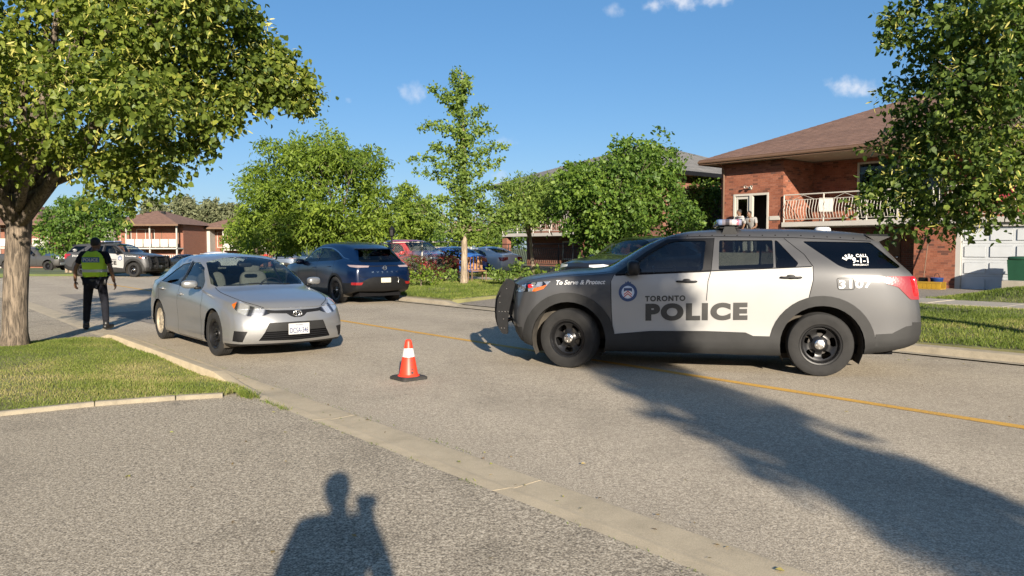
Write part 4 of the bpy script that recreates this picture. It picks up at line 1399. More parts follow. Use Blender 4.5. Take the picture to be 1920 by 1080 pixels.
    m.prism([(-1.80, .0), (-1.80, .60), (-1.98, .585), (-2.06, .5), (-2.09, .25), (-2.10, 0), (-2.09, -.25), (-2.06, -.5), (-1.98, -.585), (-1.80, -.60)], 1.505, 1.53)
    m.build('spoiler', mat, root)
    m = MB(); m.box(-2.085, -2.09, -.18, .18, 1.508, 1.523); m.build('brake_lamp', M_red, root)
    make_seats(root, .05, -.85, .5, M_seat, .38); make_dash(root, .80, 1.0, .66)
    m = MB(); m.box(2.0, -2.2, -.65, .65, .2, .32); m.build('underbody', M_dark, root)
    m = MB(); m.box(-2.516, -2.526, -.155, .155, .585, .715, bev=.004); pl = m.build('licence_plate', M_platecream, root)
    Mx = Matrix.Translation((-2.5275, .13, .615)) @ Matrix.Rotation(R(-90), 4, 'Z') @ Matrix.Rotation(R(90), 4, 'X')
    if hero:
        m = MB(); m.tube([(-2.452, .055 * math.cos(2 * math.pi * k / 24), .985 + .055 * math.sin(2 * math.pi * k / 24)) for k in range(24)], .01, 6, closed=True)
        m.box(-2.449, -2.459, -.068, .068, .976, .994)
        m.build('badge', M_chrome, root, smooth=False)
        for k, ch in enumerate('MURANO'):
            S.decal('lettering', ch, M_chrome, root, .40 - k * .15, .86, .05, .038, 1, .01, 0, .003, 0, 1, 'rear')
        S.ribbon('window_trim', 'side', curved([(-1.86, 1.225), (-1.62, 1.27), (-1.2, 1.425), (-.8, 1.53), (-.24, 1.55), (.2, 1.475)]), .016, M_chrome, root)
        m = MB(); m.tube([(-2.535, -.36 - .03 * math.cos(R(a)), .65 + .09 * math.sin(R(a))) for a in range(-70, 71, 20)], .01, 6); m.build('bumper_trim', M_chrome, root, smooth=True)
    return root

M_taildim = lens('smoked_tail_lens', (.24, .19, .19))
M_platecream = simple('cream_licence_plate', (.5, .48, .38), .5, 0, .15, 30)  # cream-toned plate with slight random variation
M_silver = paint('silver_paint', (.235, .24, .245), .5, .34, 1, .22, (.30, .26, .20))
M_navy = paint('navy_paint', (.001, .009, .038), .3, .28, .7, .0, (.10, .09, .08))
M_blackpaint = paint('black_paint', (.012, .013, .016), .2, .3, 1, .1)
M_whitepaint = paint('white_paint', (.62, .62, .60), 0, .35, 1, .1)
M_redpaint = paint('red_paint', (.38, .018, .022), .1, .35, 1, .1)
M_bluepaint = paint('bright_blue_paint', (.02, .11, .42), .2, .35, 1, .1)
M_steelpaint = paint('blue_grey_paint', (.12, .15, .20), .4, .35, 1, .1)
M_greypaint = paint('charcoal_paint', (.06, .058, .055), .3, .4, 1, .2)

# ---------------------------------------------------------------- pickup truck
def make_pickup(name, label, loc, rotz, mat):
    S = Shell([
        [(2.6, 0, .42), (0, 0, .35), (-2.7, 0, .45)],
        [(2.55, .7, .42), (0, .75, .35), (-2.7, .75, .45)],
        [(2.58, .82, .46), (2.2, .93, .45), (0, .93, .42), (-2.7, .92, .48)],
        [(2.62, .85, .75), (2.2, .97, .72), (0, .96, .70), (-2.75, .95, .75)],
        [(2.62, .85, .98), (2.2, .95, 1.0), (0, .96, 1.0), (-2.75, .95, 1.02)],
        [(2.6, .84, 1.10), (2.2, .90, 1.15), (1.2, .92, 1.18), (0, .925, 1.2), (-.9, .92, 1.22), (-1.3, .92, 1.28), (-2.75, .92, 1.30)],
        [(2.62, .7, 1.14), (2.2, .80, 1.19), (1.3, .83, 1.22), (1.0, .84, 1.26), (.6, .83, 1.45), (.2, .80, 1.56), (-.8, .79, 1.57), (-1.12, .80, 1.45), (-1.2, .87, 1.30), (-2.75, .88, 1.305)],
        [(2.64, .5, 1.15), (2.2, .6, 1.21), (1.3, .66, 1.25), (1.05, .67, 1.3), (.6, .67, 1.62), (.2, .66, 1.78), (-.8, .65, 1.78), (-1.08, .66, 1.70), (-1.15, .85, 1.29), (-1.25, .85, 1.28), (-2.75, .85, 1.29)],
        [(2.65, .25, 1.155), (2.2, .3, 1.22), (1.3, .33, 1.26), (1.1, .34, 1.31), (.6, .35, 1.66), (.2, .34, 1.82), (-.8, .34, 1.82), (-1.08, .34, 1.74), (-1.15, .80, .85), (-1.25, .80, .80), (-2.72, .80, .80)],
        [(2.65, 0, 1.16), (2.2, 0, 1.22), (1.3, 0, 1.26), (1.12, 0, 1.31), (.6, 0, 1.67), (.2, 0, 1.83), (-.8, 0, 1.83), (-1.08, 0, 1.75), (-1.15, 0, .85), (-1.25, 0, .80), (-2.72, 0, .80)],
    ], [(.4, 2.6), (.8, 2.72), (1.16, 2.68)], [(.4, -2.75), (1.3, -2.78)], 80, 3)
    S.cut('side', rounded([(.70, 1.27), (.22, 1.62), (-.2, 1.65), (-.22, 1.27)], .02), 1)
    S.cut('side', rounded([(-.28, 1.27), (-.27, 1.65), (-.78, 1.63), (-.95, 1.27)], .02), 2)
    S.cut('top', [(1.08, -.1), (.98, .62), (.35, .58), (.27, -.1)], 3, facing=.2)
    for c in (1.75, -1.75): S.cut('side', arc(c, .42, .48, 0, 360, 28)[:-1], 9, facing=-2, keep=lambda p: p.y > .6)
    S.cut('side', [(2.7, 1.12), (2.35, 1.1), (2.4, .95), (2.7, .95)], 4, facing=.02)
    S.finish()
    root = thing(name, label, 'pickup truck', loc, rotz)
    S.emit('body', 0, mat, root); S.emit('windshield', 3, M_glassclear, root)
    S.emit('side_window', 1, M_glass, root, 'pair', lift=-.008); S.emit('side_window', 2, M_glass, root, 'pair', lift=-.008)
    S.emit('headlamp', 4, M_lampclear, root, 'pair', lift=.004)
    S.seam('side', [(.75, 1.2), (.8, .5), (-.25, .45), (-.26, 1.2)], .01); S.seam('side', [(-.26, 1.2), (-1.0, 1.2), (-1.0, .5)], .01); S.seam('side', [(-1.18, 1.28), (-1.18, .45)], .02)
    S.build_seams(root)
    for c in (1.75, -1.75): wheel_well(root, c, .92, .475, .42)
    add_wheels(root, [(1.75, .85), (1.75, -.85), (-1.75, .85), (-1.75, -.85)], 'alloy', .39, .25, .23)
    m = MB(); m.box(2.4, -2.6, -.7, .7, .33, .5); m.build('underbody', M_dark, root)
    for sg in (1, -1):
        m = MB(); m.sq((.62, sg * 1.03, 1.28), (.07, .11, .1), .5); m.build('mirror', M_plastic, root, smooth=True)
    m = MB(); m.box(2.70, 2.75, -.85, .85, .5, .68, bev=.02); m.build('front_bumper', M_chrome, root)
    make_seats(root, 0, -.65, .7, M_seat, .38)
    return root
# ================================================================ GROUND, ROAD, KERBS, LAWNS
M_soil = simple('grassy_soil', (.15, .145, .06), .95, 0, .4, 1.7, .5, 60)
M_field = simple('far_grass', (.09, .11, .035), .95, 0, .4, .15)
def yellow_line_mat():
    m, N, L, B, O = newmat('worn_yellow_paint')
    co = coordnode(N)
    f = noise(N, L, co, 70, 3, .6)
    g = noise(N, L, co, 2.2, 4, .6)
    w = mth(N, L, 'ADD', mth(N, L, 'MULTIPLY', f, .7), mth(N, L, 'MULTIPLY', g, .3))
    L.new(ramp(N, L, w, [(.36, (.19, .15, .10)), (.46, (.56, .31, .05)), (.7, (.64, .36, .055))]), B.inputs['Base Color'])
    B.inputs['Roughness'].default_value = .85
    bump(N, L, B, f, .4, .005)
    return m
M_yellow = yellow_line_mat()
M_kerbfar = concrete('worn_kerb_concrete', (.33, .285, .21), .4)
M_edge = concrete('old_edging_concrete', (.30, .26, .19), .45)

def sheet(name, pts, mat, kind='structure', label=None, cat=None):
    """flat or sloping sheet: pts is a grid (rows of points)"""
    nr, nc = len(pts), len(pts[0])
    vs = [p for row in pts for p in row]
    fs = [(i * nc + j, i * nc + j + 1, (i + 1) * nc + j + 1, (i + 1) * nc + j) for i in range(nr - 1) for j in range(nc - 1)]
    o = raw(name, vs, fs, mat)
    return setp(o, label, cat, None, kind)

# the base ground, out to the horizon
gx = [-900, -500, -250, -140, -100, -80, -60, -40, -20, 0, 20, 40, 60, 100, 250, 500, 900]
gy = [-300, -100, -50, -20, 0, 20, 42, 50, 58, 66, 75, 85, 95, 110, 150, 300, 600, 1200]
sheet('ground', [[(x, y, -.07 + drop(y)) for x in gx] for y in gy], M_field)

# the street: straight, then a bend to the right at the far end
def centre(k):
    """centre line: distance k along the street -> (s, t, heading change)"""
    s0, t0, Rr, am = 36.0, 7.55, 35.0, R(41.5)
    if k <= s0: return k, t0, 0.0
    a = min((k - s0) / Rr, am)
    s, t = s0 + Rr * math.sin(a), t0 + Rr * (1 - math.cos(a))
    e = (k - s0) - a * Rr
    return s + e * math.cos(a), t + e * math.sin(a), a
def road_pt(k, off, z=0):
    s, t, a = centre(k)
    p = W(s - off * math.sin(a), t + off * math.cos(a))
    return Vector((p.x, p.y, z + drop(p.y)))
ks = list(range(-45, 36, 3)) + [36 + 2.5 * i for i in range(0, 30)]
offs = [-4.15, -3, -1.5, 0, 1.5, 3, 4.05]
crown = lambda o: .02 * (1 - (o / 4.2) ** 2)
sheet('road', [[road_pt(k, o, crown(o)) for o in offs] for k in ks], M_asph)
mk = MB()
ln = [(k, a) for k in [-45 + .75 * i for i in range(230)] for a in (0,)]
for i in range(len(ln) - 1):
    k0, k1 = ln[i][0], ln[i + 1][0]
    w0, w1 = .066 + .006 * math.sin(k0 * 3.1), .066 + .006 * math.sin(k1 * 3.1)
    mk.add([road_pt(k0, -w0, .024), road_pt(k0, w0, .024), road_pt(k1, w1, .024), road_pt(k1, -w1, .024)], [(0, 1, 2, 3)])
setp(mk.build('road_marking', M_yellow), kind='structure')

# concrete kerb and gutter, cast in lengths with joints; low where a driveway crosses
def kerb(name, near, k0, k1, step, low):
    """near: -1 the camera's side, +1 the far side; low(k) 0..1 = dropped kerb"""
    root = bpy.data.objects.new(name, None); col.objects.link(root); setp(root, kind='structure')
    k = k0
    while k < k1 - .01:
        e = min(k + step, k1) - .006
        n = 5
        rows = []
        for i in range(n + 1):
            q = k + (e - k) * i / n
            h = (.13 if near < 0 else .10) * (1 - low(q)) + .016 * low(q)
            o_in, o_g, o_t, o_out = 4.15, 4.40, 4.44, 4.60
            jit = .006 * math.sin(q * 5.3)
            pr = [(o_in + jit, .006), (o_in + .02, .012), (o_g, -.004 if low(q) < .5 else .004), (o_t, h * .9), (o_t + .03, h), (o_out - .01, h + .008), (o_out, h - .01), (o_out, -.15)]
            rows.append([road_pt(q, near * a, z) for a, z in pr])
        nc = len(rows[0])
        vs = [p for r_ in rows for p in r_]
        fs = [(i * nc + j, i * nc + j + 1, (i + 1) * nc + j + 1, (i + 1) * nc + j) for i in range(n) for j in range(nc - 1)]
        if near > 0: fs = [f[::-1] for f in fs]
        fs.append(tuple(range(nc))); fs.append(tuple(n * nc + j for j in range(nc - 1, -1, -1)))
        raw('kerb_stone', vs, fs, M_conc if near < 0 else M_kerbfar, root, sharp=R(40))
        k += step
    return root
def low_near(k):
    a = smooth01(8.9, 8.1, k) if k > 0 else 1
    b = smooth01(14.0, 14.6, k) * smooth01(38.5, 37.9, k)
    return max(a * smooth01(-9, -8.4, k), b)
def low_far(k):
    return smooth01(9.6, 10.2, k) * smooth01(17.4, 16.8, k)
kerb('kerb', -1, -30, 40, 2.6, low_near)
kerb('kerb', 1, -30, 62, 3.0, low_far)

# an older, darker repair patch in the road near the officer, and tar lines
for nm, a in (('road_patch', [(16.6, 4.3), (16.8, 6.6), (20.4, 6.4), (20.2, 4.2)]), ('road_patch', [(25.5, 4.6), (25.5, 5.4), (29, 5.4), (29, 4.6)])):
    vs = [W(s_, t_, crown(t_ - 7.55) + .004) for s_, t_ in a]
    setp(raw(nm, vs, [(0, 1, 2, 3)], M_asph2), kind='structure')
M_tar = simple('tar_seam', (.05, .046, .042), .6, 0, .3, 20)
for pts in ([(13.9, 3.45), (14.0, 4.2), (13.7, 5.0)], [(19, 9.3), (24, 9.42), (29, 9.3)]):
    mk = MB(); fine = []
    for i in range(len(pts) - 1):
        for j in range(8):
            q = Vector(pts[i]).lerp(Vector(pts[i + 1]), j / 8); fine.append((q.x + rng.normal(0, .03), q.y + rng.normal(0, .03)))
    for i in range(len(fine) - 1):
        a, b = Vector(fine[i]), Vector(fine[i + 1]); d_ = (b - a).normalized(); n_ = Vector((-d_.y, d_.x)) * rng.uniform(.003, .009)
        mk.add([W(*(p), crown(p.y - 7.55) + .0035) for p in (a - n_, a + n_, b + n_, b - n_)], [(0, 1, 2, 3)])
    setp(mk.build('tar_seam', M_tar), kind='structure')

# near side: the driveway at the camera, the lawn with the tree, the next driveway
def grid_st(s0, s1, ns, t0, t1, nt_, zf):
    return [[W(s0 + (s1 - s0) * i / ns, t0 + (t1 - t0) * j / nt_, zf(s0 + (s1 - s0) * i / ns, t0 + (t1 - t0) * j / nt_)) for j in range(nt_ + 1)] for i in range(ns + 1)]
sheet('driveway', grid_st(-8.6, 8.9, 20, -14, 2.962, 12, lambda s, t: .0275 + .02 * smooth01(2.9, -4, t)), M_drive)
sheet('driveway', grid_st(13.9, 39, 12, -14, 2.962, 8, lambda s, t: .0275 + .02 * smooth01(2.9, -4, t)), M_drive)

def lawn_near_z(s, t):
    e = min(s - 8.0, 14.5 - s, 2.95 - t)
    return .058 + .05 * smooth01(0, 1.2, e) + .015 * math.sin(s * 2.1) * math.sin(t * 1.7)
# outline of the near lawn in (s, t)
near_lawn = [(8.42, -14), (8.42, .6), (8.38, 1.6), (8.20, 2.3), (8.02, 2.75), (8.12, 2.93), (8.6, 2.955), (13.6, 2.955), (14.0, 2.90), (14.3, 2.6), (14.45, 2.0), (14.6, .5), (14.7, -14)]
def poly_lawn(name, poly, zf, mat, res=.45):
    ss = [p[0] for p in poly]; ts = [p[1] for p in poly]
    b = bmesh.new()
    f = b.faces.new([b.verts.new((p[0], p[1], 0)) for p in poly])
    for lo, hi, no in ((min(ss), max(ss), (1, 0, 0)), (min(ts), max(ts), (0, 1, 0))):
        n = int((hi - lo) / res)
        for k in range(1, n):
            c = lo + (hi - lo) * k / n
            bmesh.ops.bisect_plane(b, geom=list(b.verts) + list(b.edges) + list(b.faces), plane_co=(c * no[0], c * no[1], 0), plane_no=no)
    b.verts.index_update()
    vs = [W(v.co.x, v.co.y, zf(v.co.x, v.co.y)) for v in b.verts]
    fs = [tuple(v.index for v in f.verts) for f in b.faces]
    n0 = len(vs)
    for e in b.edges:
        if len(e.link_faces) == 1:
            i, j = e.verts[0].index, e.verts[1].index
            a, c = vs[i], vs[j]
            vs += [Vector((a.x, a.y, a.z - .25)), Vector((c.x, c.y, c.z - .25))]
            fs.append((i, j, len(vs) - 1, len(vs) - 2))
    b.free()
    o = raw(name, vs, fs, mat)
    return setp(o, kind='structure')
poly_lawn('lawn', near_lawn, lawn_near_z, M_soil)
# concrete edging along the driveway side of the lawn
ed = bpy.data.objects.new('lawn_edging', None); col.objects.link(ed); setp(ed, kind='structure')
path = [(8.36, -10), (8.36, -6), (8.36, -2), (8.36, .6), (8.30, 1.6), (8.12, 2.3), (7.95, 2.72)]
for i in range(len(path) - 1):
    a, c = Vector(path[i]), Vector(path[i + 1])
    d = (c - a).normalized(); n_ = Vector((d.y, -d.x))
    a2, c2 = a + d * .008, c - d * .008
    vs = []
    for p in (a2, c2):
        for o_, z in ((-.04, -.1), (-.04, .062), (-.028, .072), (.028, .072), (.04, .062), (.04, -.1)):
            vs.append(W(p.x + n_.x * o_, p.y + n_.y * o_, z))
    fs = [(j, (j + 1) % 6, 6 + (j + 1) % 6, 6 + j) for j in range(6)] + [tuple(range(5, -1, -1)), tuple(range(6, 12))]
    raw('edging_stone', vs, fs, M_edge, ed)

# far side: boulevard lawns, driveways, pavement, front gardens
def far_z(s, t):
    z = np.interp(t, [12.15, 12.4, 13.5, 16, 18.4, 27, 45], [.125, .15, .20, .26, .28, .27, .27])
    if s < 8.4 and t > 19.9:                       # raised garden beside the house drive
        z += .28 * smooth01(8.4, 6.6, s) * smooth01(19.9, 21.8, t)
    p = W(s, t)
    return float(z) + drop(p.y) + .012 * math.sin(s * 1.3) * math.sin(t * 1.9)
poly_lawn('lawn', [(-30, 12.15), (9.0, 12.15), (9.3, 12.5), (9.35, 18.4), (-30, 18.4)], far_z, M_soil, .8)
poly_lawn('lawn', [(17.3, 12.15), (62, 12.15), (62, 18.4), (17.15, 18.4), (17.15, 12.5)], far_z, M_soil, 1.0)
poly_lawn('lawn', [(-30, 19.9), (8.4, 19.9), (8.35, 26), (-30, 26)], far_z, M_soil, .8)
poly_lawn('lawn', [(17.2, 19.9), (62, 19.9), (62, 40), (17.2, 40)], far_z, M_soil, 1.5)
sheet('driveway', grid_st(8.4, 17.15, 8, 12.15, 28.5, 12, lambda s, t: .03 + float(np.interp(t, [12, 14, 18, 29], [.0, .12, .2, .2]))), M_asph2)
sheet('backyard', grid_st(-20, 62, 6, 27.0, 60, 4, lambda s, t: .12 + drop(W(s, t).y)), M_field)
sw = bpy.data.objects.new('pavement', None); col.objects.link(sw); setp(sw, kind='structure')
for i in range(-14, 40):
    s0, s1 = i * 1.5, i * 1.5 + 1.485
    m = MB()
    z = far_z((s0 + s1) / 2, 18.4) + .025 if not 8.4 < (s0 + s1) / 2 < 17.15 else .24
    P = [W(s0, 18.4), W(s1, 18.4), W(s1, 19.9), W(s0, 19.9)]
    m.add([(p.x, p.y, z - .15) for p in P] + [(p.x, p.y, z + .004 * (i % 3)) for p in P], [(3, 2, 1, 0), (4, 5, 6, 7), (0, 1, 5, 4), (1, 2, 6, 5), (2, 3, 7, 6), (3, 0, 4, 7)])
    m.build('paving_slab', M_concw, sw)
# lawn beyond the bend, where the small tree and the pickup stand
def blob_lawn(name, pts, z0):
    n = len(pts)
    c = sum((Vector(p) for p in pts), Vector((0, 0))) / n
    vs = [(c.x, c.y, z0 + .16 + drop(c.y))]
    for p in pts: vs.append((p[0], p[1], z0 + .12 + drop(p[1])))
    for p in pts: vs.append((p[0], p[1], z0 - .1 + drop(p[1])))
    fs = [(0, 1 + i, 1 + (i + 1) % n) for i in range(n)] + [(1 + i, 1 + n + i, 1 + n + (i + 1) % n, 1 + (i + 1) % n) for i in range(n)]
    setp(raw(name, vs, fs, M_field), kind='structure')
blob_lawn('lawn', [(-22.9, 42.2), (-22.9, 43.5), (-24.5, 50), (-28, 60), (-46, 56), (-44, 44.5), (-32, 43.8), (-25, 41.6)], 0)
far_dr = MB()
far_dr.add([(-60, 50, .05 + drop(50)), (-28.2, 60, .05 + drop(60)), (-30, 70, .05 + drop(70)), (-62, 66, .05 + drop(66))], [(0, 1, 2, 3)])
setp(far_dr.build('driveway', M_asph2), kind='structure')

# ---------------------------------------------------------------- grass
def quad_mesh(name, V, F, mat, parent=None, rnd=None, smooth=False):
    V = np.asarray(V, np.float32); F = np.asarray(F, np.int32)
    me = bpy.data.meshes.new(name)
    me.vertices.add(len(V)); me.vertices.foreach_set('co', V.ravel())
    k = F.shape[1]
    me.loops.add(F.size); me.loops.foreach_set('vertex_index', F.ravel())
    me.polygons.add(len(F)); me.polygons.foreach_set('loop_start', np.arange(0, F.size, k, dtype=np.int32))
    me.polygons.foreach_set('use_smooth', np.full(len(F), smooth, bool))
    me.update(calc_edges=True)
    if rnd is not None:
        at_ = me.attributes.new('rnd', 'FLOAT', 'FACE'); at_.data.foreach_set('value', np.asarray(rnd, np.float32))
    me.materials.append(mat)
    o = bpy.data.objects.new(name, me); col.objects.link(o)
    if parent: o.parent = parent
    return o
M_grass = rndcol('grass_blades', [(0, (.08, .12, .02)), (.35, (.15, .20, .035)), (.6, (.23, .26, .06)), (.8, (.34, .30, .12)), (1, (.42, .35, .18))], .6, .4)
def in_poly_np(poly, x, y):
    c = np.zeros(len(x), bool); n = len(poly); j = n - 1
    for i in range(n):
        xi, yi = poly[i]; xj, yj = poly[j]
        if yi != yj:
            m = ((yi > y) != (yj > y)) & (x < (xj - xi) * (y - yi) / (yj - yi) + xi)
            c ^= m
        j = i
    return c
def vnoise(x, y, sc, seed):
    r_ = np.random.default_rng(seed)
    t = np.zeros_like(x)
    for k in range(6):
        a, p, q = r_.uniform(0, 6.28), r_.uniform(0, 6.28), r_.uniform(.6, 1.8)
        t += np.sin((x * math.cos(a) + y * math.sin(a)) * sc * q + p)
    return t / 3
def grass(name, label, poly, n, zf, h, w, seed, dry=.0, mown=True):
    r_ = np.random.default_rng(seed)
    ss = [p[0] for p in poly]; ts = [p[1] for p in poly]
    s = r_.uniform(min(ss), max(ss), n); t = r_.uniform(min(ts), max(ts), n)
    k = in_poly_np(poly, s, t); s, t = s[k], t[k]
    thin = vnoise(s, t, 1.7, seed + 3)
    k = (thin + r_.uniform(-1, 1, len(s)) * .9) > -.72
    s, t, thin = s[k], t[k], thin[k]
    n = len(s)
    z = np.array([zf(a, b) for a, b in zip(s, t)])
    x = s * UX + t * NX; y = s * UY + t * NY
    hh = r_.uniform(.6, 1.25, n) * h * (1 + .35 * vnoise(s, t, .9, seed + 5))
    a = r_.uniform(0, 2 * np.pi, n); ww = w * r_.uniform(.7, 1.3, n)
    lean = r_.uniform(.15, .75, n) * hh; b = r_.uniform(0, 2 * np.pi, n)
    dx, dy = np.cos(a) * ww, np.sin(a) * ww
    lx, ly = np.cos(b) * lean, np.sin(b) * lean
    base = np.stack([x, y, z - .01], 1)
    V = np.zeros((n, 4, 3))
    V[:, 0] = base + np.stack([-dx, -dy, 0 * x], 1); V[:, 1] = base + np.stack([dx, dy, 0 * x], 1)
    V[:, 2] = base + np.stack([lx + dx * .3, ly + dy * .3, hh], 1); V[:, 3] = base + np.stack([lx - dx * .3, ly - dy * .3, hh * .97], 1)
    F = np.arange(n * 4).reshape(n, 4)
    rn = np.clip(.36 + .22 * vnoise(s, t, 1.1, seed + 9) + .16 * vnoise(s, t, 4.5, seed + 19) + r_.normal(0, .16, n) + dry, 0, 1)
    o = quad_mesh(name, V.reshape(-1, 3), F, M_grass, None, rn)
    return setp(o, label, 'grass', None, 'stuff')
grass('grass', 'mown grass with dry patches under the linden tree', [(8.40, -3), (8.38, .6), (8.33, 1.6), (8.18, 2.3), (7.93, 2.8), (8.1, 3.0), (13.8, 3.0), (14.4, 2.6), (14.6, 0), (14.6, -3)], 230000, lawn_near_z, .025, .0042, 11, .15)
grass('grass', 'sunlit grass on the boulevard behind the police car', [(-3, 12.2), (9.0, 12.2), (9.3, 18.35), (-3, 18.35)], 110000, far_z, .045, .006, 12, .05)
grass('grass', 'sunlit grass on the boulevard beside the blue crossover', [(17.3, 12.2), (40, 12.2), (40, 18.35), (17.2, 18.35)], 150000, far_z, .07, .009, 13, .06)
grass('grass', 'grass in the raised front garden beside the garage', [(0, 20.0), (8.3, 20.0), (8.3, 25.8), (0, 25.8)], 40000, far_z, .06, .008, 14, .02)
grass('grass', 'grass in front of the grey roofed house', [(17.2, 20.0), (45, 20.0), (45, 25.5), (17.2, 25.5)], 70000, far_z, .10, .011, 15, .05)
# weeds in the joint between gutter and driveway
def weeds(name, label, pts, seed):
    r_ = np.random.default_rng(seed)
    V, F, rn = [], [], []
    for (s, t, n, h) in pts:
        for k in range(n):
            p = W(s + r_.normal(0, .05), t + r_.normal(0, .018), .02)
            a, b = r_.uniform(0, 6.28), r_.uniform(0, 6.28)
            hh = h * r_.uniform(.5, 1.3); l = hh * r_.uniform(.4, 1.2); w = .004
            q = len(V)
            V += [(p.x - math.cos(a) * w, p.y - math.sin(a) * w, p.z), (p.x + math.cos(a) * w, p.y + math.sin(a) * w, p.z),
                  (p.x + math.cos(b) * l + .001, p.y + math.sin(b) * l, p.z + hh), (p.x + math.cos(b) * l - .001, p.y + math.sin(b) * l, p.z + hh * .95)]
            F.append((q, q + 1, q + 2, q + 3)); rn.append(min(1, max(0, r_.normal(.35, .2))))
    o = quad_mesh(name, V, F, M_grass, None, rn)
    setp(o, label, 'weeds', None, 'stuff')
r_ = np.random.default_rng(5)
wp = [(7.85 + r_.normal(0, .12), 2.93 + r_.normal(0, .03), 34, .07) for _ in range(10)]
wp += [(r_.uniform(2.2, 7.8), 2.955, int(r_.integers(3, 12)), r_.uniform(.006, .02)) for _ in range(40)]
wp += [(7.3 + r_.normal(0, .25), 2.95, 20, .045) for _ in range(5)]
wp += [(r_.uniform(4.5, 13.5), 3.40, int(r_.integers(2, 7)), r_.uniform(.005, .012)) for _ in range(60)]
weeds('weeds', 'small weeds growing in the joints along the concrete gutter', wp, 3)
# ================================================================ HOUSES
BRK = [(0, (.27, .098, .056)), (.25, (.23, .08, .046)), (.5, (.30, .115, .068)), (.72, (.21, .075, .045)), (.90, (.11, .05, .036)), (.95, (.27, .10, .058))]
M_brick = objcol('red_brick', BRK, .85, 22, .3)
M_brickm = rndcol('red_brick_courses', BRK, .85, 0, .3, 'rnd', 22, .3)
M_mortar = simple('mortar', (.23, .115, .08), .95, 0, .15, 20, .3, 120)
M_whitewood = simple('white_painted_metal', (.46, .435, .385), .5, 0, .06, 3)
M_whitewall = simple('white_stucco', (.40, .38, .345), .8, 0, .08, 2)
M_soffit = simple('beige_soffit', (.36, .30, .22), .7, 0, .08, 2)
M_fascia = simple('brown_fascia', (.13, .075, .045), .6, 0, .12, 2)
M_garage = simple('white_garage_door', (.50, .52, .53), .55, 0, .06, 2)
M_paneglass = glass('house_window_glass', (.25, .28, .28), 1.6, .02)
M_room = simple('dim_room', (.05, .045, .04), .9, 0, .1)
M_iron = simple('black_iron', (.009, .009, .01), .5, .3, .2)
def far_brick(name, a, b, mort):
    m, N, L, B, O = newmat(name)
    co = coordnode(N)
    sp = N.new('ShaderNodeSeparateXYZ'); L.new(co, sp.inputs[0])
    cb = N.new('ShaderNodeCombineXYZ')
    L.new(mth(N, L, 'ADD', sp.outputs[0], sp.outputs[1]), cb.inputs[0]); L.new(sp.outputs[2], cb.inputs[1])
    t = N.new('ShaderNodeTexBrick'); t.inputs['Scale'].default_value = 1.0
    t.inputs['Brick Width'].default_value = .22; t.inputs['Row Height'].default_value = .075; t.inputs['Mortar Size'].default_value = .008
    t.inputs['Color1'].default_value = (*a, 1); t.inputs['Color2'].default_value = (*b, 1); t.inputs['Mortar'].default_value = (*mort, 1)
    L.new(cb.outputs[0], t.inputs['Vector'])
    L.new(t.outputs[0], B.inputs['Base Color'])
    B.inputs['Roughness'].default_value = .9
    return m
M_brickfar = far_brick('far_red_brick', (.25, .088, .05), (.19, .068, .043), (.20, .14, .105))
M_brickdark = far_brick('dark_brown_brick', (.22, .075, .045), (.13, .055, .04), (.18, .14, .11))
def shingle(name, a, b):
    m, N, L, B, O = newmat(name)
    co = coordnode(N)
    sp = N.new('ShaderNodeSeparateXYZ'); L.new(co, sp.inputs[0])
    cb = N.new('ShaderNodeCombineXYZ')
    L.new(mth(N, L, 'ADD', sp.outputs[0], sp.outputs[1]), cb.inputs[0]); L.new(mth(N, L, 'MULTIPLY', sp.outputs[2], 2.4), cb.inputs[1])
    t = N.new('ShaderNodeTexBrick'); t.inputs['Scale'].default_value = 1.0
    t.inputs['Brick Width'].default_value = .33; t.inputs['Row Height'].default_value = .14; t.inputs['Mortar Size'].default_value = .006
    t.inputs['Color1'].default_value = (*a, 1); t.inputs['Color2'].default_value = (*b, 1); t.inputs['Mortar'].default_value = (*[x * .5 for x in b], 1)
    L.new(cb.outputs[0], t.inputs['Vector'])
    c = mixc(N, L, .6, t.outputs[0], ramp(N, L, noise(N, L, co, 2.5, 6, .7), [(.3, .6), (.7, 1.2)]), 'MULTIPLY')
    L.new(c, B.inputs['Base Color'])
    B.inputs['Roughness'].default_value = .95
    bump(N, L, B, noise(N, L, co, 60, 3), .4, .01)
    return m
M_shingle = shingle('brown_shingles', (.20, .115, .082), (.15, .084, .06))
M_shinglegrey = shingle('grey_shingles', (.20, .19, .175), (.14, .135, .125))

def cells(w, z0, z1, ops):
    us = sorted(set([0, w] + [q for o in ops for q in o[:2]])); zs = sorted(set([z0, z1] + [q for o in ops for q in o[2:]]))
    for i in range(len(us) - 1):
        for j in range(len(zs) - 1):
            cu, cz = (us[i] + us[i + 1]) / 2, (zs[j] + zs[j + 1]) / 2
            if not any(o[0] < cu < o[1] and o[2] < cz < o[3] for o in ops): yield us[i], us[i + 1], zs[j], zs[j + 1]

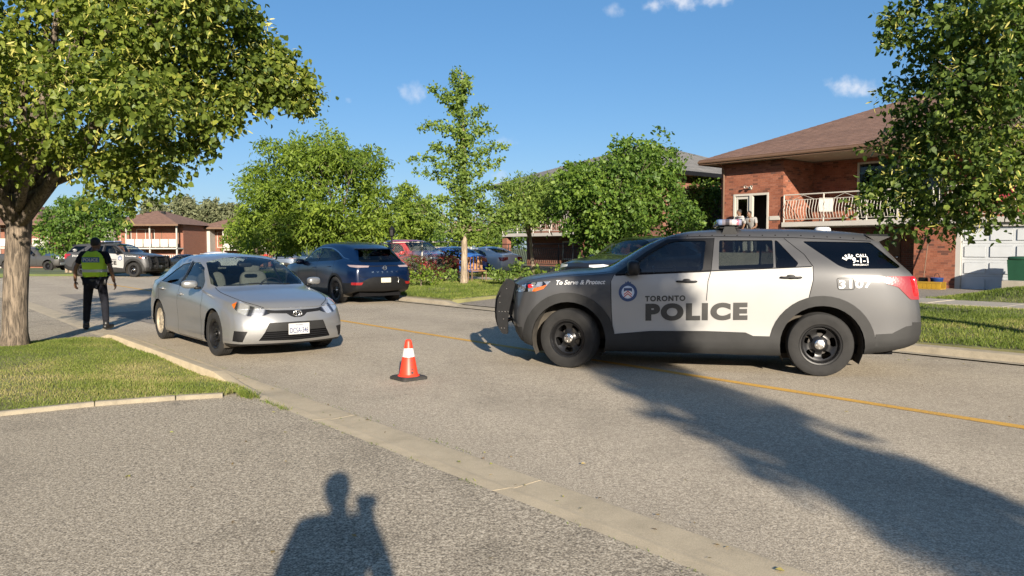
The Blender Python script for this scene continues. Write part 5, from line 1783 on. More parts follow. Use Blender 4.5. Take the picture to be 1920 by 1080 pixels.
def brick_wall(parent, o, u, n, w, z0, z1, ops=(), nobj=0, seed=0, thick=.2):
    """wall slab (mortar) with laid bricks standing proud of it; o is the lower corner, u runs along the wall, n outwards"""
    o, u, n = Vector(o), Vector(u), Vector(n)
    m = MB()
    for a, b, c, d in cells(w, z0, z1, list(ops)):
        P = [o + u * a, o + u * b, o + u * b - n * thick, o + u * a - n * thick]
        m.add([(p.x, p.y, c) for p in P] + [(p.x, p.y, d) for p in P], [(0, 1, 2, 3), (7, 6, 5, 4), (0, 4, 5, 1), (1, 5, 6, 2), (2, 6, 7, 3), (3, 7, 4, 0)])
    wall = m.build('wall', M_mortar, parent)
    r_ = random.Random(seed)
    bl, bh, j = .215, .0675, .008
    rows = int((z1 - z0) / (bh + j))
    items = []
    for r in range(rows):
        zc = z0 + (r + .5) * (bh + j)
        a = -(bl + j) * (.5 if r % 2 else 0)
        while a < w:
            a0, a1 = max(0, a), min(w, a + bl)
            a += bl + j
            if a1 - a0 < .03: continue
            cut = False
            for p in ops:
                if p[2] - bh / 2 < zc < p[3] + bh / 2 and a1 > p[0] and a0 < p[1]:
                    if a0 < p[0] - .03: a1 = min(a1, p[0])
                    elif a1 > p[1] + .03: a0 = max(a0, p[1])
                    else: cut = True
            if not cut and a1 - a0 > .03: items.append((a0, a1, zc))
    r_.shuffle(items)
    full = [q for q in items if abs(q[1] - q[0] - bl) < 1e-6]
    single = set(full[:nobj])
    if nobj:
        mb = MB(); mb.box(-bl / 2, bl / 2, -.014, .014, -bh / 2, bh / 2, bev=.004)
        t = mb.build('brick', M_brick); me = t.data; bpy.data.objects.remove(t)
        ang = math.atan2(u.y, u.x)
        for a0, a1, zc in single:
            p = o + u * ((a0 + a1) / 2) + n * (-.010 + r_.uniform(-.0015, .0015))
            inst('brick', me, wall, (p.x, p.y, zc), (0, 0, ang))
    V, F, RN = [], [], []
    for q in items:
        if q in single: continue
        a0, a1, zc = q
        pr = .004 + r_.uniform(-.0015, .0015)
        b = len(V)
        for nn in (-.01, pr):
            for zz in (zc - bh / 2, zc + bh / 2):
                for aa in (a0, a1):
                    p = o + u * aa + n * nn; V.append((p.x, p.y, zz))
        F += [(b + 4, b + 5, b + 7, b + 6), (b, b + 4, b + 6, b + 2), (b + 1, b + 3, b + 7, b + 5), (b + 2, b + 6, b + 7, b + 3), (b, b + 1, b + 5, b + 4)]
        RN += [r_.random()] * 5
    if V:
        k = quad_mesh('bricks', V, F, M_brickm, wall, RN); k['kind'] = 'stuff'
    return wall

def hip_roof(parent, x0, x1, y0, y1, ze, rise, mat, fascia, courses=0, xin=None):
    """hip roof over local rectangle; ridge along Y"""
    hw = (x1 - x0) / 2
    cx = (x0 + x1) / 2
    A = [(x0, y0, ze), (x1, y0, ze), (x1, y1, ze), (x0, y1, ze), (cx, y0 + hw, ze + rise), (cx, y1 - hw, ze + rise)]
    m = MB(); m.add(A, [(0, 3, 5, 4), (3, 2, 5), (2, 1, 4, 5), (1, 0, 4)])
    rf = m.build('roof', mat, parent)
    if courses:
        for side in ('front', 'left'):
            for k in range(courses):
                f0, f1 = k / courses, (k + 1.12) / courses
                def pt(f, e):
                    z = ze + rise * f
                    if side == 'front': return Vector((x0 + hw * f, (y0 + hw * f) if e == 0 else (y1 - hw * f), z))
                    return Vector(((x0 + hw * f) if e == 0 else (x1 - hw * f), y1 - hw * f, z))
                f1 = min(f1, 1)
                nrm = Vector((-rise, 0, hw)).normalized() if side == 'front' else Vector((0, rise, hw)).normalized()
                lo, hi = nrm * .014, nrm * .004
                P = [pt(f0, 0) + lo, pt(f0, 1) + lo, pt(f1, 1) + hi, pt(f1, 0) + hi, pt(f0, 0) + hi * .5, pt(f0, 1) + hi * .5]
                raw('shingle_course', P, [(0, 1, 2, 3) if side == 'left' else (0, 3, 2, 1), (0, 4, 5, 1)], mat, rf)
    m = MB()
    t = .03
    for a, b in (((x0, y0), (x0, y1)), ((x0, y1), (x1, y1)), ((x1, y1), (x1, y0)), ((x1, y0), (x0, y0))):
        d = Vector((b[0] - a[0], b[1] - a[1], 0)).normalized(); q = Vector((d.y, -d.x, 0)) * t
        m.add([(a[0], a[1], ze - .19), (b[0], b[1], ze - .19), (b[0] - q.x, b[1] - q.y, ze - .19), (a[0] - q.x, a[1] - q.y, ze - .19),
               (a[0], a[1], ze - .004), (b[0], b[1], ze - .004), (b[0] - q.x, b[1] - q.y, ze - .004), (a[0] - q.x, a[1] - q.y, ze - .004)],
              [(0, 1, 2, 3), (4, 7, 6, 5), (0, 4, 5, 1), (2, 6, 7, 3), (1, 5, 6, 2), (0, 3, 7, 4)])
    m.build('fascia', fascia, rf)
    m = MB(); m.add([(x0 + .03, y0 + .03, ze - .15), (x1 - .03, y0 + .03, ze - .15), (x1 - .03, y1 - .03, ze - .15), (x0 + .03, y1 - .03, ze - .15)], [(3, 2, 1, 0)])
    m.build('soffit', M_soffit, rf)
    return rf

def railing(parent, a, b, z0, z1, nb, mat, belly=0.0, posts=2, out=(-1, 0), th=.011, scroll=False):
    """balcony rail between ground points a and b with nb upright bars; belly bows the bars outwards"""
    a, b = Vector((*a, 0)), Vector((*b, 0)); o = Vector((*out, 0))
    rail = sub_empty('railing', parent)
    m = MB()
    m.tube([a + Vector((0, 0, z1)), b + Vector((0, 0, z1))], .024, 6)
    m.build('top_rail', mat, rail)
    m = MB(); m.tube([a + Vector((0, 0, z0 + .10)), b + Vector((0, 0, z0 + .10))], .015, 6); m.build('bottom_rail', mat, rail)
    h = z1 - z0
    if belly:
        m = MB(); m.tube([a + Vector((0, 0, z1 - .2)) , b + Vector((0, 0, z1 - .2))], .013, 6); m.build('middle_rail', mat, rail)
    for k in range(posts):
        p = a.lerp(b, k / max(1, posts - 1))
        m = MB(); m.cyl(p + Vector((0, 0, z0)), p + Vector((0, 0, z1)), .027, .027, 6); m.build('post', mat, rail)
        if scroll and k < posts - 1:
            q = a.lerp(b, (k + .5) / (posts - 1)); d = (b - a).normalized()
            m = MB(); m.tube([q - d * .42 + Vector((0, 0, z1 - .2)), q + Vector((0, 0, z1 - .03)), q + d * .42 + Vector((0, 0, z1 - .2))], .009, 5); m.build('scroll', mat, rail)
    zt = z1 - (.2 if belly else 0)
    pts = []
    for i in range(9):
        t = i / 8
        pts.append(o * (belly * math.sin(math.pi * min(1, t * 1.0)) ** 1.5 * (1.3 - t)) + Vector((0, 0, z0 + .10 + (zt - z0 - .10) * t)))
    mb = MB(); mb.tube(pts if belly else [pts[0], pts[-1]], th, 6)
    t_ = mb.build('baluster', mat, None, smooth=True); me = t_.data; bpy.data.objects.remove(t_)
    for k in range(nb):
        p = a.lerp(b, (k + .5) / nb)
        inst('baluster', me, rail, (p.x, p.y, 0))
    return rail

def window(parent, o, u, n, w, z0, z1, frame=M_whitewood, mull=1, deep=.08, fw=.07, inner=True):
    """framed window standing in a wall opening"""
    o, u, n = Vector(o), Vector(u), Vector(n)
    m = MB()
    def bar(a0, a1, c0, c1, d0=-.06, d1=.03):
        P = [o + u * a0 + n * d1, o + u * a1 + n * d1, o + u * a1 + n * d0, o + u * a0 + n * d0]
        m.add([(p.x, p.y, c0) for p in P] + [(p.x, p.y, c1) for p in P], [(0, 1, 2, 3), (7, 6, 5, 4), (0, 4, 5, 1), (1, 5, 6, 2), (2, 6, 7, 3), (3, 7, 4, 0)])
    bar(0, fw, z0, z1); bar(w - fw, w, z0, z1); bar(fw, w - fw, z1 - fw, z1); bar(fw, w - fw, z0, z0 + fw)
    for k in range(1, mull + 1):
        c = w * k / (mull + 1); bar(c - fw / 2, c + fw / 2, z0 + fw, z1 - fw)
    wn_ = m.build('window', frame, parent)
    for k in range(mull + 1):
        a0 = w * k / (mull + 1) + fw / 2; a1 = w * (k + 1) / (mull + 1) - fw / 2
        P = [o + u * a0 - n * .02, o + u * a1 - n * .02]
        raw('pane', [(P[0].x, P[0].y, z0 + fw), (P[1].x, P[1].y, z0 + fw), (P[1].x, P[1].y, z1 - fw), (P[0].x, P[0].y, z1 - fw)], [(0, 1, 2, 3)], M_paneglass, wn_)
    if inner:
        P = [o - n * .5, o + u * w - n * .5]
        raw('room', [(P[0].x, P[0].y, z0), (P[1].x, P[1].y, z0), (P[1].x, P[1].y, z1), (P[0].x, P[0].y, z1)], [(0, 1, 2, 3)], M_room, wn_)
    return wn_

# ---- the brick house on the right: local X = away from the street, local Y = along it (towards the far end)
H = thing('brick_house', 'red brick house with brown hip roof, white balcony rail and garage', 'house', W(0, 27, 0), ROT)
Y_, X_ = Vector((0, 1, 0)), Vector((1, 0, 0))
# projecting block with the entrance: bricks on its front and on the side towards the balcony
brick_wall(H, (0, 16.4, 0), Y_, -X_, 2.8, .1, 4.95, [(.6, 2.2, 1.4, 3.70)], 150, 1)
brick_wall(H, (0.0, 16.4, 0), X_, -Y_, 2.2, 2.5, 4.95, [], 60, 2)
brick_wall(H, (2.2, 5.0, 0), Y_, -X_, 11.4, 2.5, 4.95, [(6.5, 9.6, 2.56, 4.80), (1.0, 3.6, 2.56, 4.8)], 60, 3)
brick_wall(H, (0, 10.2, 0), Y_, -X_, 1.3, .1, 2.33, [], 30, 4)
m = MB()
m.box(.2, 11, 19.18, 19.2, .1, 4.95); m.box(10.98, 11, 0, 19.2, .1, 4.95); m.box(2.4, 11, -2, -1.98, .1, 4.95)
m.build('wall', M_brickdark, H)
m = MB(); m.box(2.4, 2.42, 11.5, 16.4, .1, 2.33); m.build('wall', M_brickdark, H)      # back of the carport
m = MB(); m.box(0, 2.4, 11.48, 11.5, .1, 2.33); m.build('wall', M_brickdark, H)
m = MB(); m.box(2.36, 2.4, 13.0, 13.95, .2, 2.2); cd = m.build('door', M_fascia, H)
m = MB(); m.sq((2.34, 13.1, 1.2), (.03, .05, .03), .8, 8, 6); m.build('handle', M_chrome, cd)
hip_roof(H, -.65, 11.7, -6, 19.85, 5.12, 2.55, M_shingle, M_fascia, 30)
m = MB(); m.box(-.12, 2.3, 4.0, 16.38, 2.34, 2.52, bev=.01); m.build('balcony_slab', M_whitewall, H)
railing(H, (-.08, 16.3), (-.08, 11.5), 2.52, 3.55, 42, M_whitewood, .13, 4, scroll=True)
railing(H, (-.08, 10.9), (-.08, 4.2), 2.52, 3.55, 52, M_whitewood, 0, 5)
window(H, (2.22, 11.5, 0), Y_, -X_, 3.1, 2.56, 4.80, M_whitewood, 1)
window(H, (2.22, 6.0, 0), Y_, -X_, 2.6, 2.56, 4.80, M_whitewood, 1)
# entrance: white frame, glazed storm door standing open, dim hall
m = MB()
for a, b in ((17.0, 17.08), (18.52, 18.6), (17.72, 17.86)): m.box(-.03, .08, a, b, 1.4, 3.62)
m.box(-.03, .08, 17.0, 18.6, 3.62, 3.70)
dr = m.build('door', M_whitewood, H, label='white framed entrance with glazed door ajar')
m = MB(); m.box(.02, .05, 17.88, 17.98, 1.42, 3.6); m.box(.02, .05, 18.42, 18.5, 1.42, 3.6); m.box(.02, .05, 17.98, 18.42, 3.5, 3.6); m.box(.02, .05, 17.98, 18.42, 1.42, 1.8); m.build('door_leaf', M_whitewood, dr)
raw('pane', [(.035, 17.98, 1.8), (.035, 18.42, 1.8), (.035, 18.42, 3.5), (.035, 17.98, 3.5)], [(0, 1, 2, 3)], M_paneglass, dr)
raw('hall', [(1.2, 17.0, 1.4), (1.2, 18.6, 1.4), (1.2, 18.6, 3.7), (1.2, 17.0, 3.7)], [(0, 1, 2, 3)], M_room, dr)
m = MB(); m.box(-1.7, -.02, 15.6, 19.2, .1, 1.36); m.build('porch', M_concw, H)
for k in range(6):
    m = MB(); m.box(-1.7, -.4, 15.6 - .3 * (k + 1), 15.6 - .3 * k - .005, .1, 1.36 - .2 * (k + 1)); m.build('step', M_concw, H)
m = MB(); m.box(-.05, -.01, 17.75, 17.85, 3.86, 3.96); m.sq((-.12, 17.8, 3.92), (.05, .05, .05), .9)
for dy in (-.14, .14): m.tube([(-.1, 17.8, 3.94), (-.13, 17.8 + dy, 3.97)], .015, 6); m.lathe([(.02, .07), (.06, 0), (.055, 0)], 12, 'X', (-.22, 17.8 + dy, 3.96))
m.build('wall_lamp', M_whitewood, H, smooth=True)
m = MB(); m.box(-.04, -.012, 16.5, 16.95, 2.62, 2.78, bev=.008); nb_ = m.build('house_number', M_whitewood, H)
# garage
m = MB(); m.box(0, .2, 5.3, 5.55, .1, 2.33); m.box(0, .2, 10.05, 10.2, .1, 2.33); m.box(0, .2, 5.55, 10.05, 2.22, 2.33); m.build('garage_frame', M_whitewall, H)
gd = sub_empty('garage_door', H)
for r in range(4):
    m = MB(); m.box(.10, .14, 5.56, 10.04, .12 + r * .525, .12 + r * .525 + .518); m.build('door_section', M_garage, gd)
    for c in range(6):
        m = MB(); m.box(.07, .1, 5.63 + c * .74, 5.63 + c * .74 + .64, .20 + r * .525, .20 + r * .525 + .36, bev=.015); m.build('panel', M_garage, gd)
m = MB(); m.tube([(-.6, 19.05, 5.0), (-.12, 19.05, 4.8), (-.06, 19.05, 4.6), (-.06, 19.05, .3)], .038, 8); m.build('downpipe', M_fascia, H)
m = MB(); m.tube([(-.70, -6, 5.03), (-.70, 19.85, 5.03)], .055, 8); m.build('gutter', M_fascia, H)
# things on the balcony
bt = thing('patio_chair', 'folded cloth covered chair behind the belly bars of the balcony', 'chair', W(15.3, 28.2, 2.52), ROT + .5)
m = MB(); m.box(-.25, .25, -.25, .25, .40, .45); m.build('seat', simple('patio_cloth', (.36, .34, .32), .9), bt)
m = MB(); m.box(.2, .25, -.25, .25, .45, .95); m.build('backrest', simple('patio_cloth_light', (.42, .40, .38), .9), bt)
for a in (-.22, .22):
    for b in (-.22, .22):
        m = MB(); m.cyl((a, b, 0), (a, b, .4), .015); m.build('leg', M_iron, bt)
bt2 = thing('patio_table', 'small brown table on the balcony between the chair and window', 'table', W(14.0, 28.2, 2.52), ROT)
m = MB(); m.lathe([(0, .62), (.4, .62), (.41, .60), (.4, .58), (0, .58)], 20); m.build('table_top', simple('brown_wicker', (.22, .12, .06), .8), bt2)
for k in range(3):
    m = MB(); m.tube([(.05 * math.cos(k * 2.1), .05 * math.sin(k * 2.1), .58), (.3 * math.cos(k * 2.1), .3 * math.sin(k * 2.1), 0)], .018); m.build('leg', M_iron, bt2)
bt3 = thing('hanging_towel', 'red cloth hung over the balcony rail above the garage', 'towel', W(8.8, 26.9, 2.9), ROT)
m = MB(); m.box(-.045, -.035, -.3, .3, .0, .64); m.box(.035, .045, -.3, .3, .25, .64); m.box(-.045, .045, -.3, .3, .635, .65); m.build('cloth', simple('red_cloth', (.32, .04, .05), .9), bt3)
# garden retaining wall beside the drive
m = MB()
P = [(7.4, 22.6), (7.4, 22.9), (-6, 22.9), (-6, 22.6)]
vs = [W(a, b, .2) for a, b in P] + [W(a, b, .70) for a, b in P]
rw = raw('retaining_wall', vs, [(0, 1, 2, 3), (7, 6, 5, 4), (0, 4, 5, 1), (1, 5, 6, 2), (2, 6, 7, 3), (3, 7, 4, 0)], M_concw)
setp(rw, 'low concrete garden wall on the grass beside the garage', 'wall')

# ---- grey roofed house behind the garden tree
H2 = thing('grey_roofed_house', 'brick house with grey hip roof half hidden behind trees', 'house', W(0, 27, 0), ROT)
m = MB(); m.box(0, 11, 22.3, 27, .1, 4.8); m.box(1.8, 11, 27.005, 33.6, .1, 4.8); m.build('wall', M_brickdark, H2)
hip_roof(H2, -.6, 11.6, 21.6, 34.2, 4.95, 2.2, M_shinglegrey, M_iron)
m = MB(); m.box(-.1, 1.8, 27.02, 33.6, 2.15, 2.32); m.build('balcony_slab', M_whitewall, H2)
railing(H2, (-.05, 27.1), (-.05, 33.5), 2.32, 3.35, 46, M_whitewood, 0, 6)
window(H2, (1.79, 28.5, 0), Y_, -X_, 2.2, 2.5, 4.4, M_whitewood, 1, inner=False)
window(H2, (1.79, 31.5, 0), Y_, -X_, 1.8, 2.5, 4.4, M_whitewood, 1, inner=False)
window(H2, (1.79, 29.0, 0), Y_, -X_, 1.6, .9, 1.9, M_whitewood, 1, inner=False)
window(H2, (-.01, 24, 0), Y_, -X_, 1.8, 2.6, 4.0, M_whitewood, 1, inner=False)
m = MB(); m.box(.0, .3, 33.2, 33.6, .1, 2.15); m.build('post', M_brickfar, H2)
m = MB(); m.box(.0, .3, 27.02, 27.4, .1, 2.15); m.build('post', M_brickfar, H2)
m = MB(); m.box(2.8, 3.1, 24.0, 24.5, 5.9, 6.2); m.build('roof_vent', M_iron, H2)
# bowed black iron railing in front of it on a low stone wall
fz = thing('iron_fence', 'black bowed iron railing on a low stone wall', 'fence', W(0, 25.4, .28), ROT)
railing(fz, (0, 23.5), (0, 33.0), .35, 1.45, 66, M_iron, .11, 6, th=.014)
for i in range(9):
    m = MB(); m.box(-.2, .2, 23.5 + i * 1.06, 23.5 + i * 1.06 + 1.04, -.2, .36, bev=.02); m.build('stone', M_conc, fz)
fz2 = thing('porch_rail', 'white picket rail beside the brick porch', 'fence', W(0, 25.3, .28), ROT)
railing(fz2, (0, 34.2), (0, 40.5), .1, 1.3, 44, M_whitewood, 0, 5, th=.02)

# ---- houses at the far end of the street
def far_house(name, label, x, y, w, dep, ze, rise, rot, base, side):
    h = thing(name, label, 'house', (x, y, base), rot)
    # local: front towards -Y
    m = MB(); m.box(0, w, 1.5, dep, 0, ze); m.build('wall', M_brickfar, h)
    m = MB(); m.box(.0, w * .10, .0, 1.5, 0, ze - .02); m.build('wall', M_whitewall, h)
    for c in (w * .30, w * .62, w - .14):
        m = MB(); m.box(c, c + .14, .05, .2, 0, ze - .05); m.build('post', M_whitewall, h)
    m = MB(); m.box(w * .3, w, -.1, 1.5, ze - 2.75, ze - 2.6); m.build('balcony_slab', M_whitewall, h)
    for k in range(6):
        a = w * .32 + k * (w * .68) / 6
        m = MB(); m.box(a + .05, a + (w * .68) / 6 - .05, -.06, -.02, ze - 2.5, ze - 1.65); m.build('balcony_panel', M_whitewood, h)
    window(h, (w * .36, 1.49, 0), X_, -Y_, w * .25, ze - 2.5, ze - .5, M_whitewood, 1, inner=False)
    window(h, (w * .70, 1.49, 0), X_, -Y_, w * .24, ze - 2.5, ze - .5, M_fascia, 0, inner=False)
    window(h, (w * .13, 1.49, 0), X_, -Y_, w * .16, ze - 2.4, ze - .5, M_whitewood, 0, inner=False)
    # carport wing on the left
    m = MB(); m.box(-side, -.01, 2.2, dep - 1, 0, ze - .3); m.build('wall', M_brickfar, h)
    m = MB(); m.box(-side + .5, -.9, 2.14, 2.19, 0, ze - 1.1); m.build('opening', M_room, h)  # dark slab on the wall; its colour stands for the shade inside
    m = MB()
    x0, x1, y0, y1 = -.7, w + .5, -.7, dep + .5
    hw = (x1 - x0) / 2; cy = (x0 + x1) / 2
    m.add([(x0, y0, ze), (x1, y0, ze), (x1, y1, ze), (x0, y1, ze), (cy, y0 + hw, ze + rise), (cy, max(y1 - hw, y0 + hw + .3), ze + rise)], [(0, 1, 4), (1, 2, 5, 4), (2, 3, 5), (3, 0, 4, 5)])
    a0, a1 = -side - .5, 0
    m.add([(a0, 1.6, ze - .3), (a1, 1.6, ze - .3), (a1, dep - .5, ze - .3), (a0, dep - .5, ze - .3), (a1 - .05, 4.5, ze + .8), (a1 - .05, dep - 2, ze + .8)], [(0, 1, 4), (3, 0, 4, 5), (2, 3, 5)])
    rf = m.build('roof', M_shingle, h)
    m = MB(); m.box(x0, x1, y0, y0 + .03, ze - .2, ze - .003); m.box(a0, a1, 1.6, 1.63, ze - .48, ze - .303); m.build('fascia', M_fascia, rf)
    for dx in (-.8, .9):
        m = MB(); m.box(cy + dx, cy + dx + .4, y0 + hw * .82, y0 + hw * .82 + .3, ze + rise * .8 - .1, ze + rise * .8 + .2); m.build('roof_vent', M_iron, rf)
    return h
far_house('far_house', 'far brown roofed house with white balcony panels above parked cars', -45.4, 86, 8.4, 10, 4.85, 1.7, R(-3), -.72, 4.2)
far_house('far_house', 'far brown roofed house half hidden by the ash tree', -37.0, 93, 7.6, 10, 4.7, 1.7, R(-3), -.75, 3.0)
far_house('far_house', 'far house seen in slivers behind the twin stem tree', -58.0, 84, 7.4, 10, 4.9, 2.2, R(4), -.72, 3.0)
wf = thing('white_fence', 'white picket fence before the far brown roofed house', 'fence', (-42.8, 82.5, drop(82)), R(-3))
railing(wf, (0, 0), (12.5, 0), .0, 1.35, 60, M_whitewood, 0, 7, th=.05)

# ---- neighbours on the near side of the street, behind the viewpoint: they stand in the car windows' reflections
for i, (s_, lb) in enumerate(((-30, 'brick house behind the viewpoint, farthest along the street'), (-10, 'brick house straight behind the viewpoint'), (10, 'brick house behind the near lawn and linden'), (28, 'brick house behind the second driveway, out of view'))):
    far_house('near_side_house', lb, W(s_, -12).x, W(s_, -12).y, 9, 9, 5.0, 1.8, ROT + R(90), 0, 3.0)
# ================================================================ TREES
def bark_mat(name, a, b, sc=1.0):
    m, N, L, B, O = newmat(name)
    co = coordnode(N)
    mp = N.new('ShaderNodeMapping'); mp.inputs['Scale'].default_value = (1, 1, .16)
    L.new(co, mp.inputs[0])
    f = noise(N, L, mp.outputs[0], 26 * sc, 5, .65, .6)
    g = noise(N, L, co, 3, 4)
    c = ramp(N, L, f, [(.36, a), (.5, [(x + y) / 2 for x, y in zip(a, b)]), (.62, b)])
    c = mixc(N, L, .5, c, ramp(N, L, g, [(.3, .7), (.7, 1.1)]), 'MULTIPLY')
    L.new(c, B.inputs['Base Color'])
    B.inputs['Roughness'].default_value = .9
    bump(N, L, B, f, .9, .03)
    return m
M_bark = bark_mat('grey_brown_bark', (.045, .035, .026), (.235, .185, .135))
M_barkdark = bark_mat('dark_bark', (.05, .04, .03), (.16, .125, .09))
M_barkpale = bark_mat('pale_bark', (.16, .12, .085), (.40, .32, .23))
G = lambda *st: list(st)
M_linden = rndcol('linden_leaf', G((0, (0.048, 0.081, 0.016)), (.3, (0.097, 0.138, 0.022)), (.65, (0.170, 0.220, 0.036)), (1, (0.308, 0.333, 0.057))), .5, .45, .3)
M_linden2 = rndcol('deep_green_linden_leaf', G((0, (.030, .060, .014)), (.3, (.062, .105, .020)), (.65, (.11, .165, .032)), (1, (.21, .26, .05))), .5, .45, .3)  # deeper, less yellow green for the right-hand linden
M_bract = rndcol('linden_blossom', G((0, (.34, .33, .07)), (.5, (.48, .45, .11)), (1, (.60, .55, .19))), .6, .35)
M_ash = rndcol('ash_leaf', G((0, (0.066, 0.112, 0.017)), (.5, (0.141, 0.211, 0.026)), (1, (0.248, 0.321, 0.043))), .5, .42, .3)
M_ginkgo = rndcol('ginkgo_leaf', G((0, (0.075, 0.127, 0.026)), (.5, (0.149, 0.223, 0.042)), (1, (0.253, 0.327, 0.067))), .5, .42, .3)
M_maple = rndcol('garden_tree_leaf', G((0, (0.037, 0.081, 0.015)), (.5, (0.096, 0.169, 0.026)), (1, (0.191, 0.279, 0.044))), .5, .40, .3)
M_willow = rndcol('far_willow_leaf', G((0, (.09, .105, .055)), (.5, (.15, .165, .085)), (1, (.21, .22, .125))), .7, .3)
M_redleaf = rndcol('red_shrub_leaf', G((0, (.05, .012, .010)), (.4, (.085, .02, .015)), (.55, (.05, .08, .02)), (1, (.09, .13, .03))), .6, .3)

def unit(v): return v / (np.linalg.norm(v, axis=1, keepdims=True) + 1e-9)

def leaf_cloud(clumps, sprays, per, L, Wd, seed, droop=.25, jit=.10, up=.35, narrow=False, flat=1.0):
    """leaves on twigs inside clumps (cx, cy, cz, r): returns verts (n,6,3), per-leaf rnd, frames"""
    r_ = np.random.default_rng(seed)
    P, D, RN = [], [], []
    for ci, (cx, cy, cz, r) in enumerate(clumps):
        ns = max(3, int(sprays * r * r))
        d = unit(r_.normal(0, 1, (ns, 3)) * np.array([1, 1, .8]) + np.array([0, 0, .12]))
        d[:, 2] *= flat
        c = np.array([cx, cy, cz])
        p0 = c + d * r * r_.uniform(.05, .45, (ns, 1))
        p1 = c + d * r * r_.uniform(.75, 1.12, (ns, 1)) - np.array([0, 0, 1]) * droop * r * r_.uniform(.2, 1, (ns, 1))
        t = r_.uniform(.15, 1.0, (ns, per, 1)) ** .8
        q = p0[:, None] * (1 - t) + p1[:, None] * t + np.array([0, 0, -1]) * droop * .4 * r * (t - .5) ** 2
        q = q + r_.normal(0, jit, q.shape) * np.array([1, 1, .8])
        P.append(q.reshape(-1, 3)); D.append(np.repeat(d[:, None], per, 1).reshape(-1, 3))
        RN.append(np.repeat(r_.normal(0, .10), ns * per) + np.repeat(r_.normal(0, .08, ns), per))
    P, D, RN = np.concatenate(P), np.concatenate(D), np.concatenate(RN)
    n = len(P)
    ax = unit(D * .45 + r_.normal(0, .65, (n, 3)) + np.array([0, 0, -.45]))
    nr = D * .7 + r_.normal(0, .55, (n, 3)) + np.array([0, 0, up])
    nr = unit(nr - ax * (nr * ax).sum(1, keepdims=True))
    sd = np.cross(nr, ax)
    kk = r_.uniform(.5, 1.35, (n, 1)); l = L * kk; w = Wd * kk * r_.uniform(.8, 1.15, (n, 1)) * .5
    fold = r_.uniform(-.12, .28, (n, 1)) * w
    V = np.zeros((n, 6, 3))
    V[:, 0] = P; V[:, 1] = P + ax * l - nr * fold * .8
    a1, a2, w1, w2 = (.22, .62, 1.0, .78) if not narrow else (.3, .75, 1, .8)
    V[:, 2] = P + ax * l * a1 + sd * w * w1 + nr * fold; V[:, 3] = P + ax * l * a2 + sd * w * w2 + nr * fold
    V[:, 4] = P + ax * l * a1 - sd * w * w1 + nr * fold; V[:, 5] = P + ax * l * a2 - sd * w * w2 + nr * fold
    rn = np.clip(.5 + RN + r_.normal(0, .2, n), 0, 1)
    return V, rn, (P, ax, nr, sd, l[:, 0], w[:, 0] * 2)

def leaf_mesh(name, V, rn, mat, parent):
    n = len(V)
    b = (np.arange(n) * 6)[:, None]
    F = np.concatenate([b + np.array([0, 2, 3, 1]), b + np.array([0, 1, 5, 4])], 0)
    o = quad_mesh(name, V.reshape(-1, 3), F, mat, parent, np.concatenate([rn, rn]), False)
    return o

def crown_px(poly, depth, dspread, n, rmin, rmax, seed, hollow=None):
    """clumps filling a crown whose outline is seen at the given photo pixels, standing at the given depth"""
    r_ = np.random.default_rng(seed)
    xs = [p[0] for p in poly]; ys = [p[1] for p in poly]
    out = []
    k = 1450 / depth
    P = [Vector(p) for p in poly]
    tries = 0
    while len(out) < n and tries < n * 60:
        tries += 1
        x, y = r_.uniform(min(xs), max(xs)), r_.uniform(min(ys), max(ys))
        if not inside(poly, x, y): continue
        q = Vector((x, y))
        e = min(((q - (P[i] + (P[i - 1] - P[i]) * min(1, max(0, (q - P[i]).dot(P[i - 1] - P[i]) / ((P[i - 1] - P[i]).length_squared + 1e-9))))).length) for i in range(len(P)))
        r = min(rmax, max(rmin, e / k * 1.0))
        if e / k < rmin * .55: continue
        near = min(1.0, e / k / max(dspread, .01) * 1.6)
        dd = depth + r_.uniform(-1, 1) * dspread * math.sqrt(near)
        w = at(x, y, dd)
        if all((Vector((c[0], c[1], c[2])) - w).length > (r + c[3]) * .33 for c in out):
            out.append((w.x, w.y, w.z, r))
    return out

